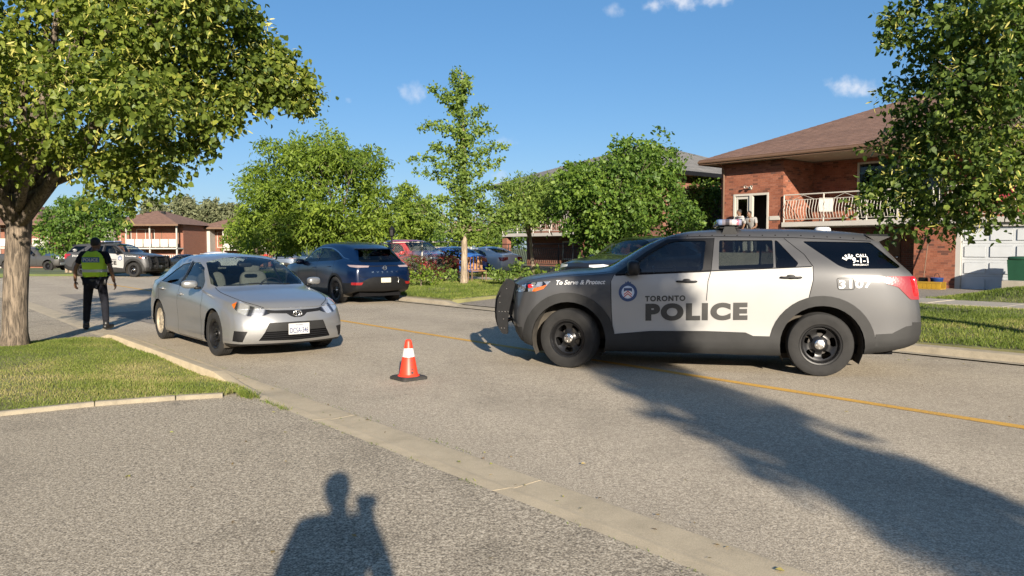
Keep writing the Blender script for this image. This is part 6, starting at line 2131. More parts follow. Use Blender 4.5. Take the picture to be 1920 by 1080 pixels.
def tree(name, label, base, fork_z, r_base, r_top, clumps, leaf, cat='tree', group=None, bark=None, seed=1, sprays=60, per=14, L=.1, Wd=.08,
         droop=.25, jit=.1, up=.35, lean=(0, 0), limbs=16, leaf_objects=0, bracts=0, narrow=False, stems=1, flat=1.0):
    base = Vector(base)
    root = thing(name, label, cat, base, 0, group)
    r_ = np.random.default_rng(seed)
    bark = bark or M_bark
    m = MB()
    fork = Vector((lean[0], lean[1], fork_z))
    for sidx in range(stems):
        off = Vector((0, 0, 0)) if stems == 1 else Vector((.16 * math.cos(sidx * 2.4), .16 * math.sin(sidx * 2.4), 0))
        pts, rad = [], []
        for i in range(9):
            t = i / 8
            w = Vector((math.sin(t * 4 + seed + sidx) * .03, math.cos(t * 3.3 + seed) * .03, 0))
            pts.append(fork * t + off * (1 + t) + w * t + Vector((0, 0, -.1 * (1 - t))))
            fl = 1 + .38 * max(0, 1 - t * 7)
            rad.append((r_base * (1 - t) + r_top * t) * fl / (1 if stems == 1 else 1.5))
        m.tube(pts, rad, 18)
    top = fork
    m.build('trunk', bark, root, smooth=True)
    cl = sorted(clumps, key=lambda c: -c[3])[:limbs]
    bm_ = MB()
    for c in cl:
        e = Vector(c[:3]) - base
        mid = top.lerp(e, .45) + Vector((r_.normal(0, .12), r_.normal(0, .12), -.10 * (e - top).length + r_.normal(0, .05)))
        st = top - Vector((0, 0, r_.uniform(0, .25 * fork_z)))
        if e.z < st.z: st = Vector((0, 0, max(.4 * fork_z, e.z - .5))).lerp(top, .3)
        r0 = r_top * r_.uniform(.4, .7)
        q = [st, st.lerp(mid, .5) + Vector((0, 0, .04)), mid, mid.lerp(e, .6) + Vector((0, 0, .05)), e]
        bm_.tube(q, [r0, r0 * .75, r0 * .5, r0 * .28, r0 * .1], 8)
        for k in range(4):                     # twigs inside the clump
            d = Vector(r_.normal(0, 1, 3)).normalized() * c[3] * .8
            bm_.tube([mid.lerp(e, r_.uniform(.4, .9)), e + d], [r0 * .16, r0 * .05 + .002], 5)
    if cl: bm_.build('limbs', bark, root, smooth=True)
    loc = [(c[0] - base.x, c[1] - base.y, c[2] - base.z, c[3]) for c in clumps]
    V, rn, (P, ax, nr, sd, l, w) = leaf_cloud(loc, sprays, per, L, Wd, seed + 50, droop, jit, up, narrow, flat)
    pick = np.zeros(len(V), bool)
    if leaf_objects:
        # single leaves on the camera's side of the crown
        world = P + np.array(base)[None]
        fx, fz = world[:, 0] / world[:, 1], (world[:, 2] - 1.56) / world[:, 1]
        ok = (np.abs(fx) < .66) & (fz < .36) & (world[:, 1] < np.quantile(world[:, 1], .35))
        ids = np.flatnonzero(ok)
        ids = np.random.default_rng(seed).permutation(ids)[:leaf_objects]
        pick[ids] = True
    crown = leaf_mesh('crown', V[~pick], rn[~pick], leaf, root)
    crown['kind'] = 'stuff'
    if leaf_objects:
        me = bpy.data.meshes.new('leaf')
        me.from_pydata([(0, 0, 0), (0, 1, -.05), (.5, .22, .06), (.40, .62, .06), (-.5, .22, .06), (-.40, .62, .06)], [], [(0, 2, 3, 1), (0, 1, 5, 4)])
        me.materials.append(M_leafone)
        for i in np.flatnonzero(pick):
            o = bpy.data.objects.new('leaf', me); col.objects.link(o); o.parent = crown
            X, Y, Z = Vector(sd[i]), Vector(ax[i]), Vector(nr[i])
            o.matrix_basis = Matrix.Translation(P[i]) @ Matrix((X, Y, Z)).transposed().to_4x4() @ Matrix.Diagonal((w[i], l[i], w[i], 1))
    if bracts:
        sel = [c for c in loc]
        V2, rn2, _ = leaf_cloud(sel, bracts, 7, .082, .016, seed + 90, droop, jit * .75, .2, True)
        o = leaf_mesh('blossom', V2, rn2, M_bract, root); o['kind'] = 'stuff'
    return root

M_leafone = objcol('single_linden_leaf', [(0, (.07, .11, .018)), (.3, (.11, .155, .025)), (.6, (.15, .20, .032)), (.85, (.22, .26, .045))], .5, 9, .1)

def bough(L): return [(*at(px, py, d), r) for px, py, d, r in L]
LB = [(430, 40, 10.6, .5), (470, 70, 10.8, .45), (500, 100, 10.8, .42), (530, 130, 10.9, .38), (560, 150, 10.9, .32), (580, 175, 10.9, .24), (562, 195, 10.9, .2), (520, 165, 10.7, .36), (480, 140, 10.6, .45), (440, 110, 10.4, .5),
      (440, 165, 10.5, .36), (400, 190, 10.4, .42), (395, 235, 10.4, .30), (370, 265, 10.4, .28), (340, 240, 10.3, .45), (300, 290, 10.3, .36), (310, 330, 10.3, .24), (255, 330, 10.3, .36), (240, 365, 10.4, .22), (215, 300, 10.2, .5),
      (540, 190, 11.2, .22), (505, 180, 11.2, .25), (575, 205, 11.0, .15), (420, 215, 10.6, .25)]
RB = [(1700, 20, 10.4, .42), (1680, 60, 10.4, .26), (1740, 60, 10.3, .5), (1790, 30, 10.2, .6), (1740, 130, 10.4, .36), (1700, 165, 10.4, .26), (1660, 172, 10.5, .16), (1780, 130, 10.2, .5), (1720, 215, 10.4, .36), (1690, 200, 10.4, .26),
      (1680, 255, 10.5, .28), (1645, 268, 10.6, .18), (1730, 270, 10.3, .46), (1790, 250, 10.0, .6), (1700, 320, 10.6, .4), (1660, 340, 10.7, .34), (1630, 365, 10.7, .26), (1605, 382, 10.8, .16), (1680, 385, 10.6, .36), (1740, 350, 10.3, .5),
      (1720, 408, 10.5, .26), (1770, 395, 10.2, .32), (1780, 425, 10.2, .18), (1830, 370, 9.9, .45), (1880, 370, 9.5, .5), (1850, 300, 9.6, .6), (1900, 280, 9.2, .6), (1880, 200, 9.4, .6), (1840, 130, 9.6, .6), (1910, 110, 9.2, .7), (1850, 50, 9.8, .6), (1900, 20, 9.4, .7)]
lin = [(-420, -420), (380, -420), (470, -120), (485, 15), (555, 105), (603, 172), (578, 212), (540, 196), (480, 186), (440, 205), (412, 225), (414, 262), (380, 285), (335, 292), (322, 345), (280, 368), (235, 388), (200, 360), (120, 318), (40, 326), (-60, 370), (-300, 340), (-420, 100)]
tree('linden_tree', 'big blossoming linden with a stout trunk on the near lawn', (-7.43, 11.49, .10), 2.25, .168, .165,
     crown_px(lin, 11.0, 2.0, 118, .20, .60, 3) + bough(LB), M_linden, seed=4, sprays=165, per=16, L=.076, Wd=.064, droop=.5, jit=.065, lean=(.12, 0), limbs=24, leaf_objects=290, bracts=85, bark=M_bark)
rl = [(1665, 40), (1700, 0), (1720, -140), (1900, -330), (2300, -330), (2500, 100), (2400, 420), (2050, 430), (1930, 405), (1900, 392), (1840, 390), (1800, 420), (1760, 425), (1735, 415), (1650, 400), (1595, 378), (1640, 350), (1620, 268), (1690, 270), (1680, 240), (1640, 170), (1700, 150), (1730, 110), (1660, 75)]
tree('linden_tree', 'dense linden at the right edge hanging over the brick house', (8.45, 10.75, .14), 2.2, .20, .16,
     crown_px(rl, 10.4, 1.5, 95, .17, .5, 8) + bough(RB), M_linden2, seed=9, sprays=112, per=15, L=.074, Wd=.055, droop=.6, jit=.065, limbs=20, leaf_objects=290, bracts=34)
ash = [(430, 470), (420, 420), (445, 400), (440, 330), (470, 300), (462, 270), (500, 250), (535, 262), (550, 235), (572, 222), (600, 212), (640, 240), (655, 265), (710, 268), (738, 300), (725, 335), (745, 370), (740, 440), (690, 468), (600, 472), (520, 478)]
tree('ash_tree', 'broad rounded ash tree behind the blue crossover', (W(28.5, 14.6).x, W(28.5, 14.6).y, .22), 2.0, .16, .12,
     crown_px(ash, 30.5, 2.6, 170, .28, .75, 21), M_ash, seed=22, sprays=46, per=13, L=.17, Wd=.06, droop=.35, jit=.11, narrow=True, limbs=18)
gink = []
def arm(p0, p1, d, r0, r1, n):
    for i in range(n):
        t = i / max(1, n - 1)
        q = at(p0[0] + (p1[0] - p0[0]) * t, p0[1] + (p1[1] - p0[1]) * t - 10 * math.sin(t * 3.1), d + rng.uniform(-.5, .5) * (1 - t))
        gink.append((q.x, q.y, q.z, r0 + (r1 - r0) * t))
for p0, p1 in (((858, 200), (856, 132)), ((860, 215), (812, 165)), ((862, 190), (880, 150)), ((862, 260), (792, 238)), ((866, 250), (905, 206)), ((868, 285), (920, 240)),
               ((870, 310), (946, 272)), ((862, 330), (772, 296)), ((862, 360), (786, 325)), ((870, 340), (938, 302)), ((864, 395), (800, 372)), ((872, 380), (925, 348)), ((860, 300), (810, 278))):
    arm(p0, p1, 27.3, .33, .20, 7)
for yy in range(150, 420, 18): arm((864, yy), (866, yy + 14), 27.3, .14 + (yy - 150) * .0007, .14 + (yy - 150) * .0007, 2)
for p in ((815, 400), (840, 425), (880, 430), (905, 400), (930, 410), (955, 395), (975, 400), (860, 405), (790, 395), (920, 430), (890, 385), (1000, 405)): arm(p, (p[0] + 12, p[1] + 4), 27.0, .42, .38, 2)
tree('ginkgo_tree', 'tall narrow ginkgo with reaching branches on the boulevard grass', (at(870, 531, 27.3).x, 27.3, .27), 2.2, .13, .09, gink, M_ginkgo, seed=31, sprays=100, per=12, L=.085, Wd=.09, droop=.1, jit=.07, limbs=14, bark=M_barkpale)
# its leader runs up through the crown
m = MB(); m.tube([(0, 0, 2.0), (.02, 0, 4.5), (-.05, 0, 7.4)], [.085, .055, .015], 8); m.build('limbs', M_barkpale, bpy.data.objects['ginkgo_tree'], smooth=True)
pe = [(925, 430), (922, 360), (945, 322), (985, 310), (1020, 325), (1050, 318), (1085, 340), (1080, 400), (1010, 425)]
tree('peach_tree', 'slim garden tree with a thin pale trunk before the iron railing', (at(1003, 480, 31.0).x, 31.0, .26), 2.1, .075, .055,
     crown_px(pe, 30.6, 1.4, 80, .25, .55, 41), M_ginkgo, seed=42, sprays=62, per=12, L=.15, Wd=.045, droop=.5, jit=.09, narrow=True, lean=(-.25, 0), limbs=9, bark=M_barkpale)
gt = [(1030, 400), (1035, 330), (1070, 300), (1080, 288), (1110, 300), (1140, 285), (1150, 250), (1165, 240), (1185, 262), (1225, 245), (1245, 225), (1262, 240), (1240, 270), (1280, 275), (1302, 268), (1290, 300), (1270, 330), (1300, 370), (1330, 415), (1300, 440), (1230, 445), (1150, 475), (1095, 480), (1060, 440)]
tree('garden_tree', 'wide dark green tree beside the brick house with an uneven top', (at(1172, 500, 26.5).x, 26.5, .26), 1.9, .15, .12,
     crown_px(gt, 26.5, 2.2, 160, .22, .62, 51), M_maple, seed=52, sprays=54, per=13, L=.13, Wd=.085, droop=.3, jit=.1, limbs=16, stems=2, bark=M_barkdark)
b1 = [(735, 455), (735, 370), (750, 340), (775, 345), (795, 360), (815, 400), (830, 450)]
tree('background_tree', 'hazy green tree between the ash and the ginkgo', (at(775, 470, 48).x, 48, drop(48)), 2.2, .15, .12, crown_px(b1, 48, 2.0, 50, .4, .9, 61), M_ash, seed=62, sprays=34, per=12, L=.2, Wd=.1, droop=.3, limbs=8)
b2 = [(1275, 440), (1280, 345), (1310, 325), (1345, 330), (1360, 350), (1360, 440)]
tree('background_tree', 'dark leafy tree squeezed between the two houses', (at(1325, 470, 36).x, 36, .2), 1.8, .14, .1, crown_px(b2, 36, 1.2, 34, .3, .6, 71), M_maple, seed=72, sprays=50, per=12, L=.15, Wd=.09, limbs=6, bark=M_barkdark)
lt = [(60, 470), (70, 400), (120, 365), (180, 360), (235, 375), (258, 400), (245, 435), (205, 455), (175, 478), (120, 482)]
tree('twin_stem_tree', 'small leafy tree with two pale stems beyond the officer', (at(127, 511, 44.5).x, 44.5, drop(44.5) + .1), 2.0, .13, .09, crown_px(lt, 44.5, 2.4, 62, .35, .85, 81), M_maple, seed=82, sprays=36, per=12, L=.17, Wd=.11, droop=.3, stems=2, limbs=10, bark=M_barkpale)
b3 = [(415, 470), (418, 425), (450, 395), (520, 400), (560, 420), (590, 460), (560, 480), (470, 482)]
tree('background_tree', 'low spreading tree under the crown edge of the ash', (at(480, 490, 44).x, 44, drop(44)), 1.6, .1, .08, crown_px(b3, 44, 1.6, 44, .35, .7, 91), M_ash, seed=92, sprays=40, per=12, L=.16, Wd=.09, limbs=8)
# greenery closing the view between the trees
for i, (x0, x1, top_, d_, lb) in enumerate(((640, 760, 395, 62, 'far round tree seen under the ash crown edge'), (745, 850, 402, 66, 'far tree low behind the red SUV'), (835, 930, 408, 64, 'far tree low behind the ginkgo trunk'), (905, 1000, 400, 70, 'far tree behind the brick porch'), (545, 650, 405, 74, 'far tree above the blue grey SUV'))):
    pl = [(x0, 468), (x0 + 2, top_ + 22), (x0 + 22, top_ + 5), ((x0 + x1) / 2, top_), (x1 - 25, top_ + 7), (x1, top_ + 26), (x1, 468)]
    tree('background_tree', lb, (at((x0 + x1) / 2, 464, d_).x, d_, drop(d_)), 1.4, .16, .12, crown_px(pl, d_, 1.5, 30, .5, 1.2, 300 + i), (M_ash, M_maple)[i % 2], seed=310 + i, sprays=24, per=11, L=.24, Wd=.14, droop=.3, jit=.15, limbs=5)
# far row of willows behind the houses
for i, (x0, x1, top_, sd_, lb) in enumerate(((262, 320, 366, 1, 'leftmost of the far grey green willows above the roofs'), (312, 372, 362, 2, 'second far grey green willow above the roofs'),
                                              (362, 412, 370, 3, 'third far grey green willow, right of the house roof'), (402, 462, 376, 4, 'rightmost far grey green willow beside the ash crown'))):
    pl = [(x0, 430), (x0 + 4, top_ + 18), (x0 + 15, top_ + 4), ((x0 + x1) / 2, top_), (x1 - 12, top_ + 5), (x1, top_ + 22), (x1, 430)]
    tree('willow_tree', lb, (at((x0 + x1) / 2, 464, 135).x, 135, drop(135)), 3.5, .4, .3, crown_px(pl, 135, 2.5, 26, 1.0, 2.0, 100 + i), M_willow, seed=110 + i, sprays=9, per=12, L=.6, Wd=.28, droop=.6, jit=.3, limbs=5, group='far willows')
# the narrow tree behind the camera that throws the long shadow over the road
cl = []
for i in range(46):
    z = 2.0 + 5.8 * i / 45
    rr = .43 + .13 * i / 45
    a = i * 2.4
    cl.append((4.95 + .25 * math.cos(a), -8.0 + .25 * math.sin(a), z, rr))
tree('columnar_tree', 'narrow upright tree behind the viewer that shades the road', (4.95, -8.0, 0), 1.8, .12, .09, cl, M_linden, seed=131, sprays=86, per=12, L=.13, Wd=.105, droop=.1, jit=.06, limbs=12)
# ================================================================ PEOPLE
def skin(nodes, edges, sub=1):
    """one continuous skinned surface over a stick figure; nodes: name -> (x, y, z, rx, ry)"""
    names = list(nodes)
    me = bpy.data.meshes.new('skin')
    me.from_pydata([nodes[n][:3] for n in names], [(names.index(a), names.index(b)) for a, b in edges], [])
    o = bpy.data.objects.new('skin', me); col.objects.link(o)
    md = o.modifiers.new('s', 'SKIN'); md.use_smooth_shade = True
    for i, n in enumerate(names):
        sv = me.skin_vertices[0].data[i]
        sv.radius = (nodes[n][3], nodes[n][4] if len(nodes[n]) > 4 else nodes[n][3])
        sv.use_root = (i == 0)
    if sub:
        sm = o.modifiers.new('u', 'SUBSURF'); sm.levels = sub; sm.render_levels = sub
    dg = bpy.context.evaluated_depsgraph_get()
    ev = bpy.data.meshes.new_from_object(o.evaluated_get(dg))
    V = [tuple(v.co) for v in ev.vertices]; F = [tuple(p.vertices) for p in ev.polygons]
    bpy.data.objects.remove(o); bpy.data.meshes.remove(me); bpy.data.meshes.remove(ev)
    return V, F

def hand_into(mb, wrist, palm_dir, side_dir, back_dir, curl=.35, s=1.0):
    """palm with four fingers and a thumb, appended to the body mesh"""
    w, d, sd, bk = Vector(wrist), Vector(palm_dir).normalized(), Vector(side_dir).normalized(), Vector(back_dir).normalized()
    Mx = Matrix((sd, d, bk)).transposed()
    mb.sq(w + d * .045 * s, (.040 * s, .052 * s, .017 * s), .7, 12, 8, Mx)
    for i, (o, ln) in enumerate(((-.029, .062), (-.010, .073), (.010, .070), (.028, .055))):
        p0 = w + d * .085 * s + sd * o * s
        p1 = p0 + (d * math.cos(curl) - bk * math.sin(curl)) * ln * .5 * s
        p2 = p1 + (d * math.cos(curl * 2.4) - bk * math.sin(curl * 2.4)) * ln * .5 * s
        mb.tube([p0 - d * .01, p0, p1, p2], [.009 * s, .0095 * s, .0085 * s, .006 * s], 7)
    t0 = w + d * .02 * s - sd * .03 * s
    mb.tube([t0, t0 - sd * .03 * s + d * .02 * s - bk * .01, t0 - sd * .036 * s + d * .055 * s - bk * .02], [.012 * s, .0105 * s, .007 * s], 7)

def head_into(mb, c, fwd, s=1.0):
    c, f = Vector(c), Vector(fwd).normalized()
    r = f.cross(Vector((0, 0, 1))).normalized()
    u = r.cross(f)
    Mx = Matrix((r, f, u)).transposed()
    mb.sq(c, (.074 * s, .094 * s, .115 * s), .95, 18, 14, Mx)
    mb.sq(c + f * .022 * s - u * .055 * s, (.056 * s, .068 * s, .062 * s), .9, 14, 10, Mx)
    mb.sq(c + f * .098 * s - u * .012 * s, (.013 * s, .018 * s, .026 * s), .9, 8, 6, Mx)
    for k in (-1, 1): mb.sq(c + r * k * .076 * s - u * .005 * s, (.008 * s, .020 * s, .033 * s), .9, 8, 6, Mx)
    mb.sq(c + f * .088 * s - u * .060 * s, (.024 * s, .008 * s, .008 * s), .9, 8, 5, Mx)
    return Mx

M_skin = simple('brown_skin', (.16, .085, .05), .55, 0, .08, 12)
M_skinpale = simple('tan_skin', (.34, .20, .13), .55, 0, .08, 12)
M_hair = simple('dark_hair', (.012, .010, .009), .7, 0, .2, 60)
M_eye = simple('eye_dark', (.02, .015, .012), .3, 0, 0)
M_uniform = simple('navy_uniform', (.012, .013, .018), .9, 0, .3, 14, .6, 16, spec=.15)
M_hivis = simple('hi_vis_yellow', (.42, .66, .03), .7, 0, .08, 8, .25, 25)
M_hivisblue = simple('vest_blue_panel', (.03, .10, .30), .7, 0, .08)
M_reflect = simple('reflective_tape', (.42, .44, .42), .35, .2, .1)
M_leather = simple('black_leather', (.012, .012, .012), .4, 0, .1)

def figure(name, label, loc, rotz, J, skin_m, shirt, trousers, shoes, group=None, hair=M_hair, sleeves='short', look=(0, 1, 0), curl=.4, s=1.0, cap=False, raised=False):
    """person in local axes facing +Y; J overrides joint places"""
    P = dict(pelvis=(0, 0, .95), spine=(0, 0, 1.13), chest=(0, .0, 1.33), nb=(0, -.01, 1.46), neck=(0, 0, 1.52), head=(0, .02, 1.63),
             hl=(-.10, 0, .90), kl=(-.12, .03, .50), al=(-.13, -.02, .09), tl=(-.15, .13, .045), hr=(.10, 0, .90), kr=(.12, .03, .50), ar=(.13, -.02, .09), tr=(.15, .13, .045),
             sl=(-.20, 0, 1.42), el=(-.27, -.03, 1.13), wl=(-.28, .05, .88), sr=(.20, 0, 1.42), er=(.27, -.03, 1.13), wr=(.28, .05, .88))
    P.update(J)
    root = thing(name, label, 'person', loc, rotz, group)
    root.scale = (s, s, s)
    g = lambda k, rx, ry=None: (*P[k], rx, ry if ry else rx)
    nd = dict(pelvis=g('pelvis', .155, .105), spine=g('spine', .145, .10), chest=g('chest', .165, .115), nb=g('nb', .075), neck=g('neck', .055), head=g('head', .06),
              hl=g('hl', .088), kl=g('kl', .058), al=g('al', .04), hr=g('hr', .088), kr=g('kr', .058), ar=g('ar', .04),
              sl=g('sl', .058), el=g('el', .042), wl=g('wl', .029), sr=g('sr', .058), er=g('er', .042), wr=g('wr', .029))
    ed = [('pelvis', 'spine'), ('spine', 'chest'), ('chest', 'nb'), ('nb', 'neck'), ('neck', 'head'), ('pelvis', 'hl'), ('hl', 'kl'), ('kl', 'al'), ('pelvis', 'hr'), ('hr', 'kr'), ('kr', 'ar'),
          ('chest', 'sl'), ('sl', 'el'), ('el', 'wl'), ('chest', 'sr'), ('sr', 'er'), ('er', 'wr')]
    V, F = skin(nd, ed, 1)
    mb = MB(); mb.add(V, F)
    hd = Vector(P['head'])
    Mx = head_into(mb, hd, look)
    for k, sg in (('l', -1), ('r', 1)):
        w = Vector(P['w' + k]); e = Vector(P['e' + k]); d = (w - e).normalized()
        side = Vector((0, 1, 0)) - d * d.y
        if side.length < .2: side = Vector((1, 0, 0)) - d * d.x
        if raised and k == 'r': hand_into(mb, w, d, Vector((1, 0, 0)) - d * d.x, Vector((0, -1, 0)) + d * d.y, .7, 1.25)
        else: hand_into(mb, w, d, -side, Vector((sg, 0, 0)) - d * d.x * sg, curl)
    mb.build('body', skin_m, root, smooth=True)
    # clothing a little outside the body
    g2 = lambda k, rx, ry=None: (*P[k], rx, ry if ry else rx)
    tn = dict(pelvis=g2('pelvis', .175, .13), hl=g2('hl', .108), kl=g2('kl', .080), al=g2('al', .062), hr=g2('hr', .108), kr=g2('kr', .080), ar=g2('ar', .062))
    V, F = skin(tn, [('pelvis', 'hl'), ('hl', 'kl'), ('kl', 'al'), ('pelvis', 'hr'), ('hr', 'kr'), ('kr', 'ar')], 1)
    m = MB(); m.add(V, F); m.build('trousers', trousers, root, smooth=True)
    sn = dict(pelvis=g2('pelvis', .172, .128), spine=g2('spine', .165, .122), chest=g2('chest', .185, .135), nb=g2('nb', .085), sl=g2('sl', .078), sr=g2('sr', .078))
    se = [('pelvis', 'spine'), ('spine', 'chest'), ('chest', 'nb'), ('chest', 'sl'), ('chest', 'sr')]
    for k in 'lr':
        a, b, c = Vector(P['s' + k]), Vector(P['e' + k]), Vector(P['w' + k])
        if sleeves == 'short':
            q = a.lerp(b, .72); sn['m' + k] = (*q, .066, .066); se.append(('s' + k, 'm' + k))
        else:
            sn['e' + k] = (*b, .058, .058); sn['w' + k] = (*b.lerp(c, .93), .045, .045); se += [('s' + k, 'e' + k), ('e' + k, 'w' + k)]
    V, F = skin(sn, se, 1)
    m = MB(); m.add(V, F); m.build('shirt', shirt, root, smooth=True)
    for k in 'lr':
        a, t = Vector(P['a' + k]), Vector(P['t' + k])
        d = (t - a); d.z = 0; d.normalize()
        r = Vector((d.y, -d.x, 0))
        m = MB(); m.sq(Vector((a.x, a.y, .05)) + d * .07, (.048, .145, .05), .6, 14, 8, Matrix((r, d, Vector((0, 0, 1)))).transposed()); m.cyl((a.x, a.y, .04), (a.x, a.y, .17), .058, .052, 12)
        m.build('shoe', shoes, root, smooth=True)
    if hair is not None:
        f = Vector(look).normalized()
        m = MB(); m.sq(hd - f * .014 + Vector((0, 0, .026)), (.081, .095, .102), .95, 18, 12, Mx)
        if cap: m.sq(hd + f * .085 + Vector((0, 0, .055)), (.07, .06, .012), .9, 12, 6, Mx)
        m.build('cap' if cap else 'hair', hair, root, smooth=True)
    for k in (-1, 1):
        r = Vector(look).normalized().cross(Vector((0, 0, 1)))
        m = MB(); m.sq(hd + Vector(look).normalized() * .088 + r * k * .03 + Vector((0, 0, .005)), (.010, .006, .006), .9, 8, 5, Mx); m.build('eye', M_eye, root)
    return root

# traffic officer seen from behind
cop = figure('person', 'officer in dark uniform and yellow police vest standing with back turned', (-7.78, 14.42, .03), R(6), dict(
    hl=(-.11, 0, .90), kl=(-.16, .02, .50), al=(-.17, -.03, .09), tl=(-.24, .10, .045), hr=(.11, 0, .90), kr=(.15, .04, .50), ar=(.17, .02, .09), tr=(.20, .18, .045),
    sl=(-.215, -.01, 1.42), el=(-.33, -.05, 1.16), wl=(-.37, .03, .90), sr=(.215, -.01, 1.42), er=(.31, -.05, 1.14), wr=(.33, .05, .88), head=(.015, .045, 1.62), neck=(.0, .015, 1.52)),
    M_skin, M_uniform, M_uniform, M_leather, sleeves='short', look=(.35, 1, -.12), s=.985, cap=False)
m = MB()
vs, fs, n = [], [], 28
rings = [(1.0, .195, .15), (1.02, .205, .16), (1.15, .205, .16), (1.30, .215, .165), (1.38, .205, .155), (1.44, .165, .13), (1.475, .12, .10), (1.48, .115, .095)]
for z, rx, ry in rings:
    for k in range(n):
        a = 2 * math.pi * k / n
        c, s_ = math.cos(a), math.sin(a)
        vs.append((rx * math.copysign(abs(c) ** .75, c), ry * math.copysign(abs(s_) ** .75, s_) - .005, z + .008 * math.sin(a * 5 + z * 9)))
for i in range(len(rings) - 1):
    for k in range(n): fs.append((i * n + k, i * n + (k + 1) % n, (i + 1) * n + (k + 1) % n, (i + 1) * n + k))
m.add(vs, fs); vest = m.build('vest', M_hivis, cop, smooth=True)
m = MB(); m.box(-.155, .155, -.178, -.168, 1.275, 1.37, M=Matrix.Rotation(R(-6), 4, 'Y') @ Matrix.Translation((-.13, 0, 0)) if False else None, bev=.003); m.build('panel', M_hivisblue, vest)
flat_text('lettering', 'POLICE', M_reflect, vest, .27, .062, Matrix.Translation((-.135, -.1795, 1.292)) @ Matrix.Rotation(R(90), 4, 'X'), .03)
for z in (1.09,):
    m = MB()
    for k in range(n):
        a, b = 2 * math.pi * k / n, 2 * math.pi * (k + 1) / n
        def q(a, zz): return (.2085 * math.copysign(abs(math.cos(a)) ** .75, math.cos(a)), .1635 * math.copysign(abs(math.sin(a)) ** .75, math.sin(a)) - .005, zz)
        m.add([q(a, z), q(b, z), q(b, z + .05), q(a, z + .05)], [(0, 1, 2, 3)])
    m.build('tape', M_reflect, vest)
m = MB(); m.lathe([(.19, .90), (.20, .91), (.20, .955), (.19, .965)], 26, 'Z'); m.v = [(x, y * .78, z) for x, y, z in m.v]; belt_ = m.build('belt', M_leather, cop, smooth=True)
for a, sx in ((-.17, .03), (-.09, .035), (.10, .035), (.185, .045)):
    m = MB(); m.sq((a, -.13 if abs(a) < .15 else -.06, .90), (sx, .03, .06), .4); m.build('pouch', M_leather, belt_, smooth=True)
m = MB(); m.sq((-.19, .02, 1.40), (.028, .022, .06), .4); m.cyl((-.19, .02, 1.45), (-.19, .02, 1.55), .006); m.build('radio', M_leather, cop, smooth=True)

# the person taking the picture, standing just behind the viewpoint; only the shadow falls into view
photog = figure('person', 'person behind the viewpoint holding up a phone, seen only as a shadow', (-.12, -.16, .03), R(-4), dict(
    head=(-.03, .03, 1.64), er=(.24, .04, 1.17), wr=(.165, .03, 1.45), sr=(.185, -.02, 1.42), sl=(-.185, -.02, 1.42), el=(-.235, -.05, 1.14), wl=(-.20, .06, .90)),
    M_skinpale, simple('grey_top', (.2, .2, .2), .9), simple('dark_jeans', (.03, .04, .08), .9), M_leather, look=(.15, 1, -.1), s=1.0, curl=.9, sleeves='long', raised=True)
ph = thing('phone', 'black phone held up by the person behind the viewpoint', 'phone', (.0, -.014, 1.56), 0)
m = MB(); m.box(-.05, .075, -.008, 0, -.035, .035, bev=.003); m.build('case', M_leather, ph)

# two people at the entrance of the brick house, porch floor at 1.36 m
def stripes():
    m_, N, L, B, O = newmat('striped_shirt')
    co = coordnode(N); w = N.new('ShaderNodeTexWave'); w.bands_direction = 'Z'; w.inputs['Scale'].default_value = 4.2
    L.new(co, w.inputs[0]); L.new(ramp(N, L, w.outputs[0], [(.45, (.06, .06, .07)), (.55, (.6, .58, .55))]), B.inputs['Base Color']); B.inputs['Roughness'].default_value = .9
    return m_
figure('person', 'person in a striped shirt standing in the doorway of the brick house', W(18.05, 26.6, 1.36), ROT + R(70), dict(wl=(-.22, .22, 1.0), wr=(.2, .24, 1.05)), M_skin, stripes(), simple('blue_jeans', (.05, .07, .13), .9), M_leather, look=(.3, 1, -.1), s=.98)
figure('person', 'person in a grey T-shirt leaning forward on the porch of the brick house', W(17.2, 26.2, 1.36), ROT + R(95), dict(
    pelvis=(0, -.05, .88), spine=(0, .02, 1.05), chest=(0, .12, 1.22), nb=(0, .18, 1.33), neck=(0, .21, 1.38), head=(0, .26, 1.48), sl=(-.2, .14, 1.30), sr=(.2, .14, 1.30), el=(-.27, .18, 1.02), er=(.27, .18, 1.02), wl=(-.2, .36, .92), wr=(.2, .36, .92), hl=(-.1, -.05, .84), hr=(.1, -.05, .84)),
    M_skin, simple('grey_shirt', (.27, .26, .25), .9), simple('dark_trousers', (.03, .03, .035), .9), M_leather, look=(.1, 1, -.15))
# figure in red at the far end of the street
figure('person', 'distant figure in a red top near the far end of the street', (at(497, 470, 72).x, 72, drop(72)), R(150), {}, M_skin, simple('red_top', (.5, .02, .02), .8), simple('black_trousers', (.02, .02, .02), .9), M_leather, sleeves='long')
# ================================================================ STREET THINGS
# ---- traffic cone
M_conered = simple('cone_orange_red', (.75, .045, .018), .45, 0, .06, 10)
M_conewhite = simple('cone_reflective_sleeve', (.62, .60, .58), .4, 0, .08, 30)
cone = thing('traffic_cone', 'red traffic cone with white collar standing on the road', 'traffic cone', (-1.22, 9.06, .012), R(40))
m = MB()
m.prism(rounded([(-.17, -.17), (.17, -.17), (.17, .17), (-.17, .17)], .05, 4), 0, .03); m.prism(rounded([(-.155, -.155), (.155, -.155), (.155, .155), (-.155, .155)], .05, 4), .03, .04)
m.build('base', simple('black_rubber_base', (.03, .028, .026), .8, 0, .2, 12), cone)
rad = lambda z: .115 - (z - .04) * (.115 - .036) / (.46 - .04)
m = MB(); m.lathe([(.13, .04), (.122, .052), (rad(.06), .06), (rad(.26), .26)] + [(rad(.26) - .001, .262), (rad(.37) - .001, .368), (rad(.37), .37), (rad(.44), .44), (.035, .455), (.022, .468), (0, .472)], 36)
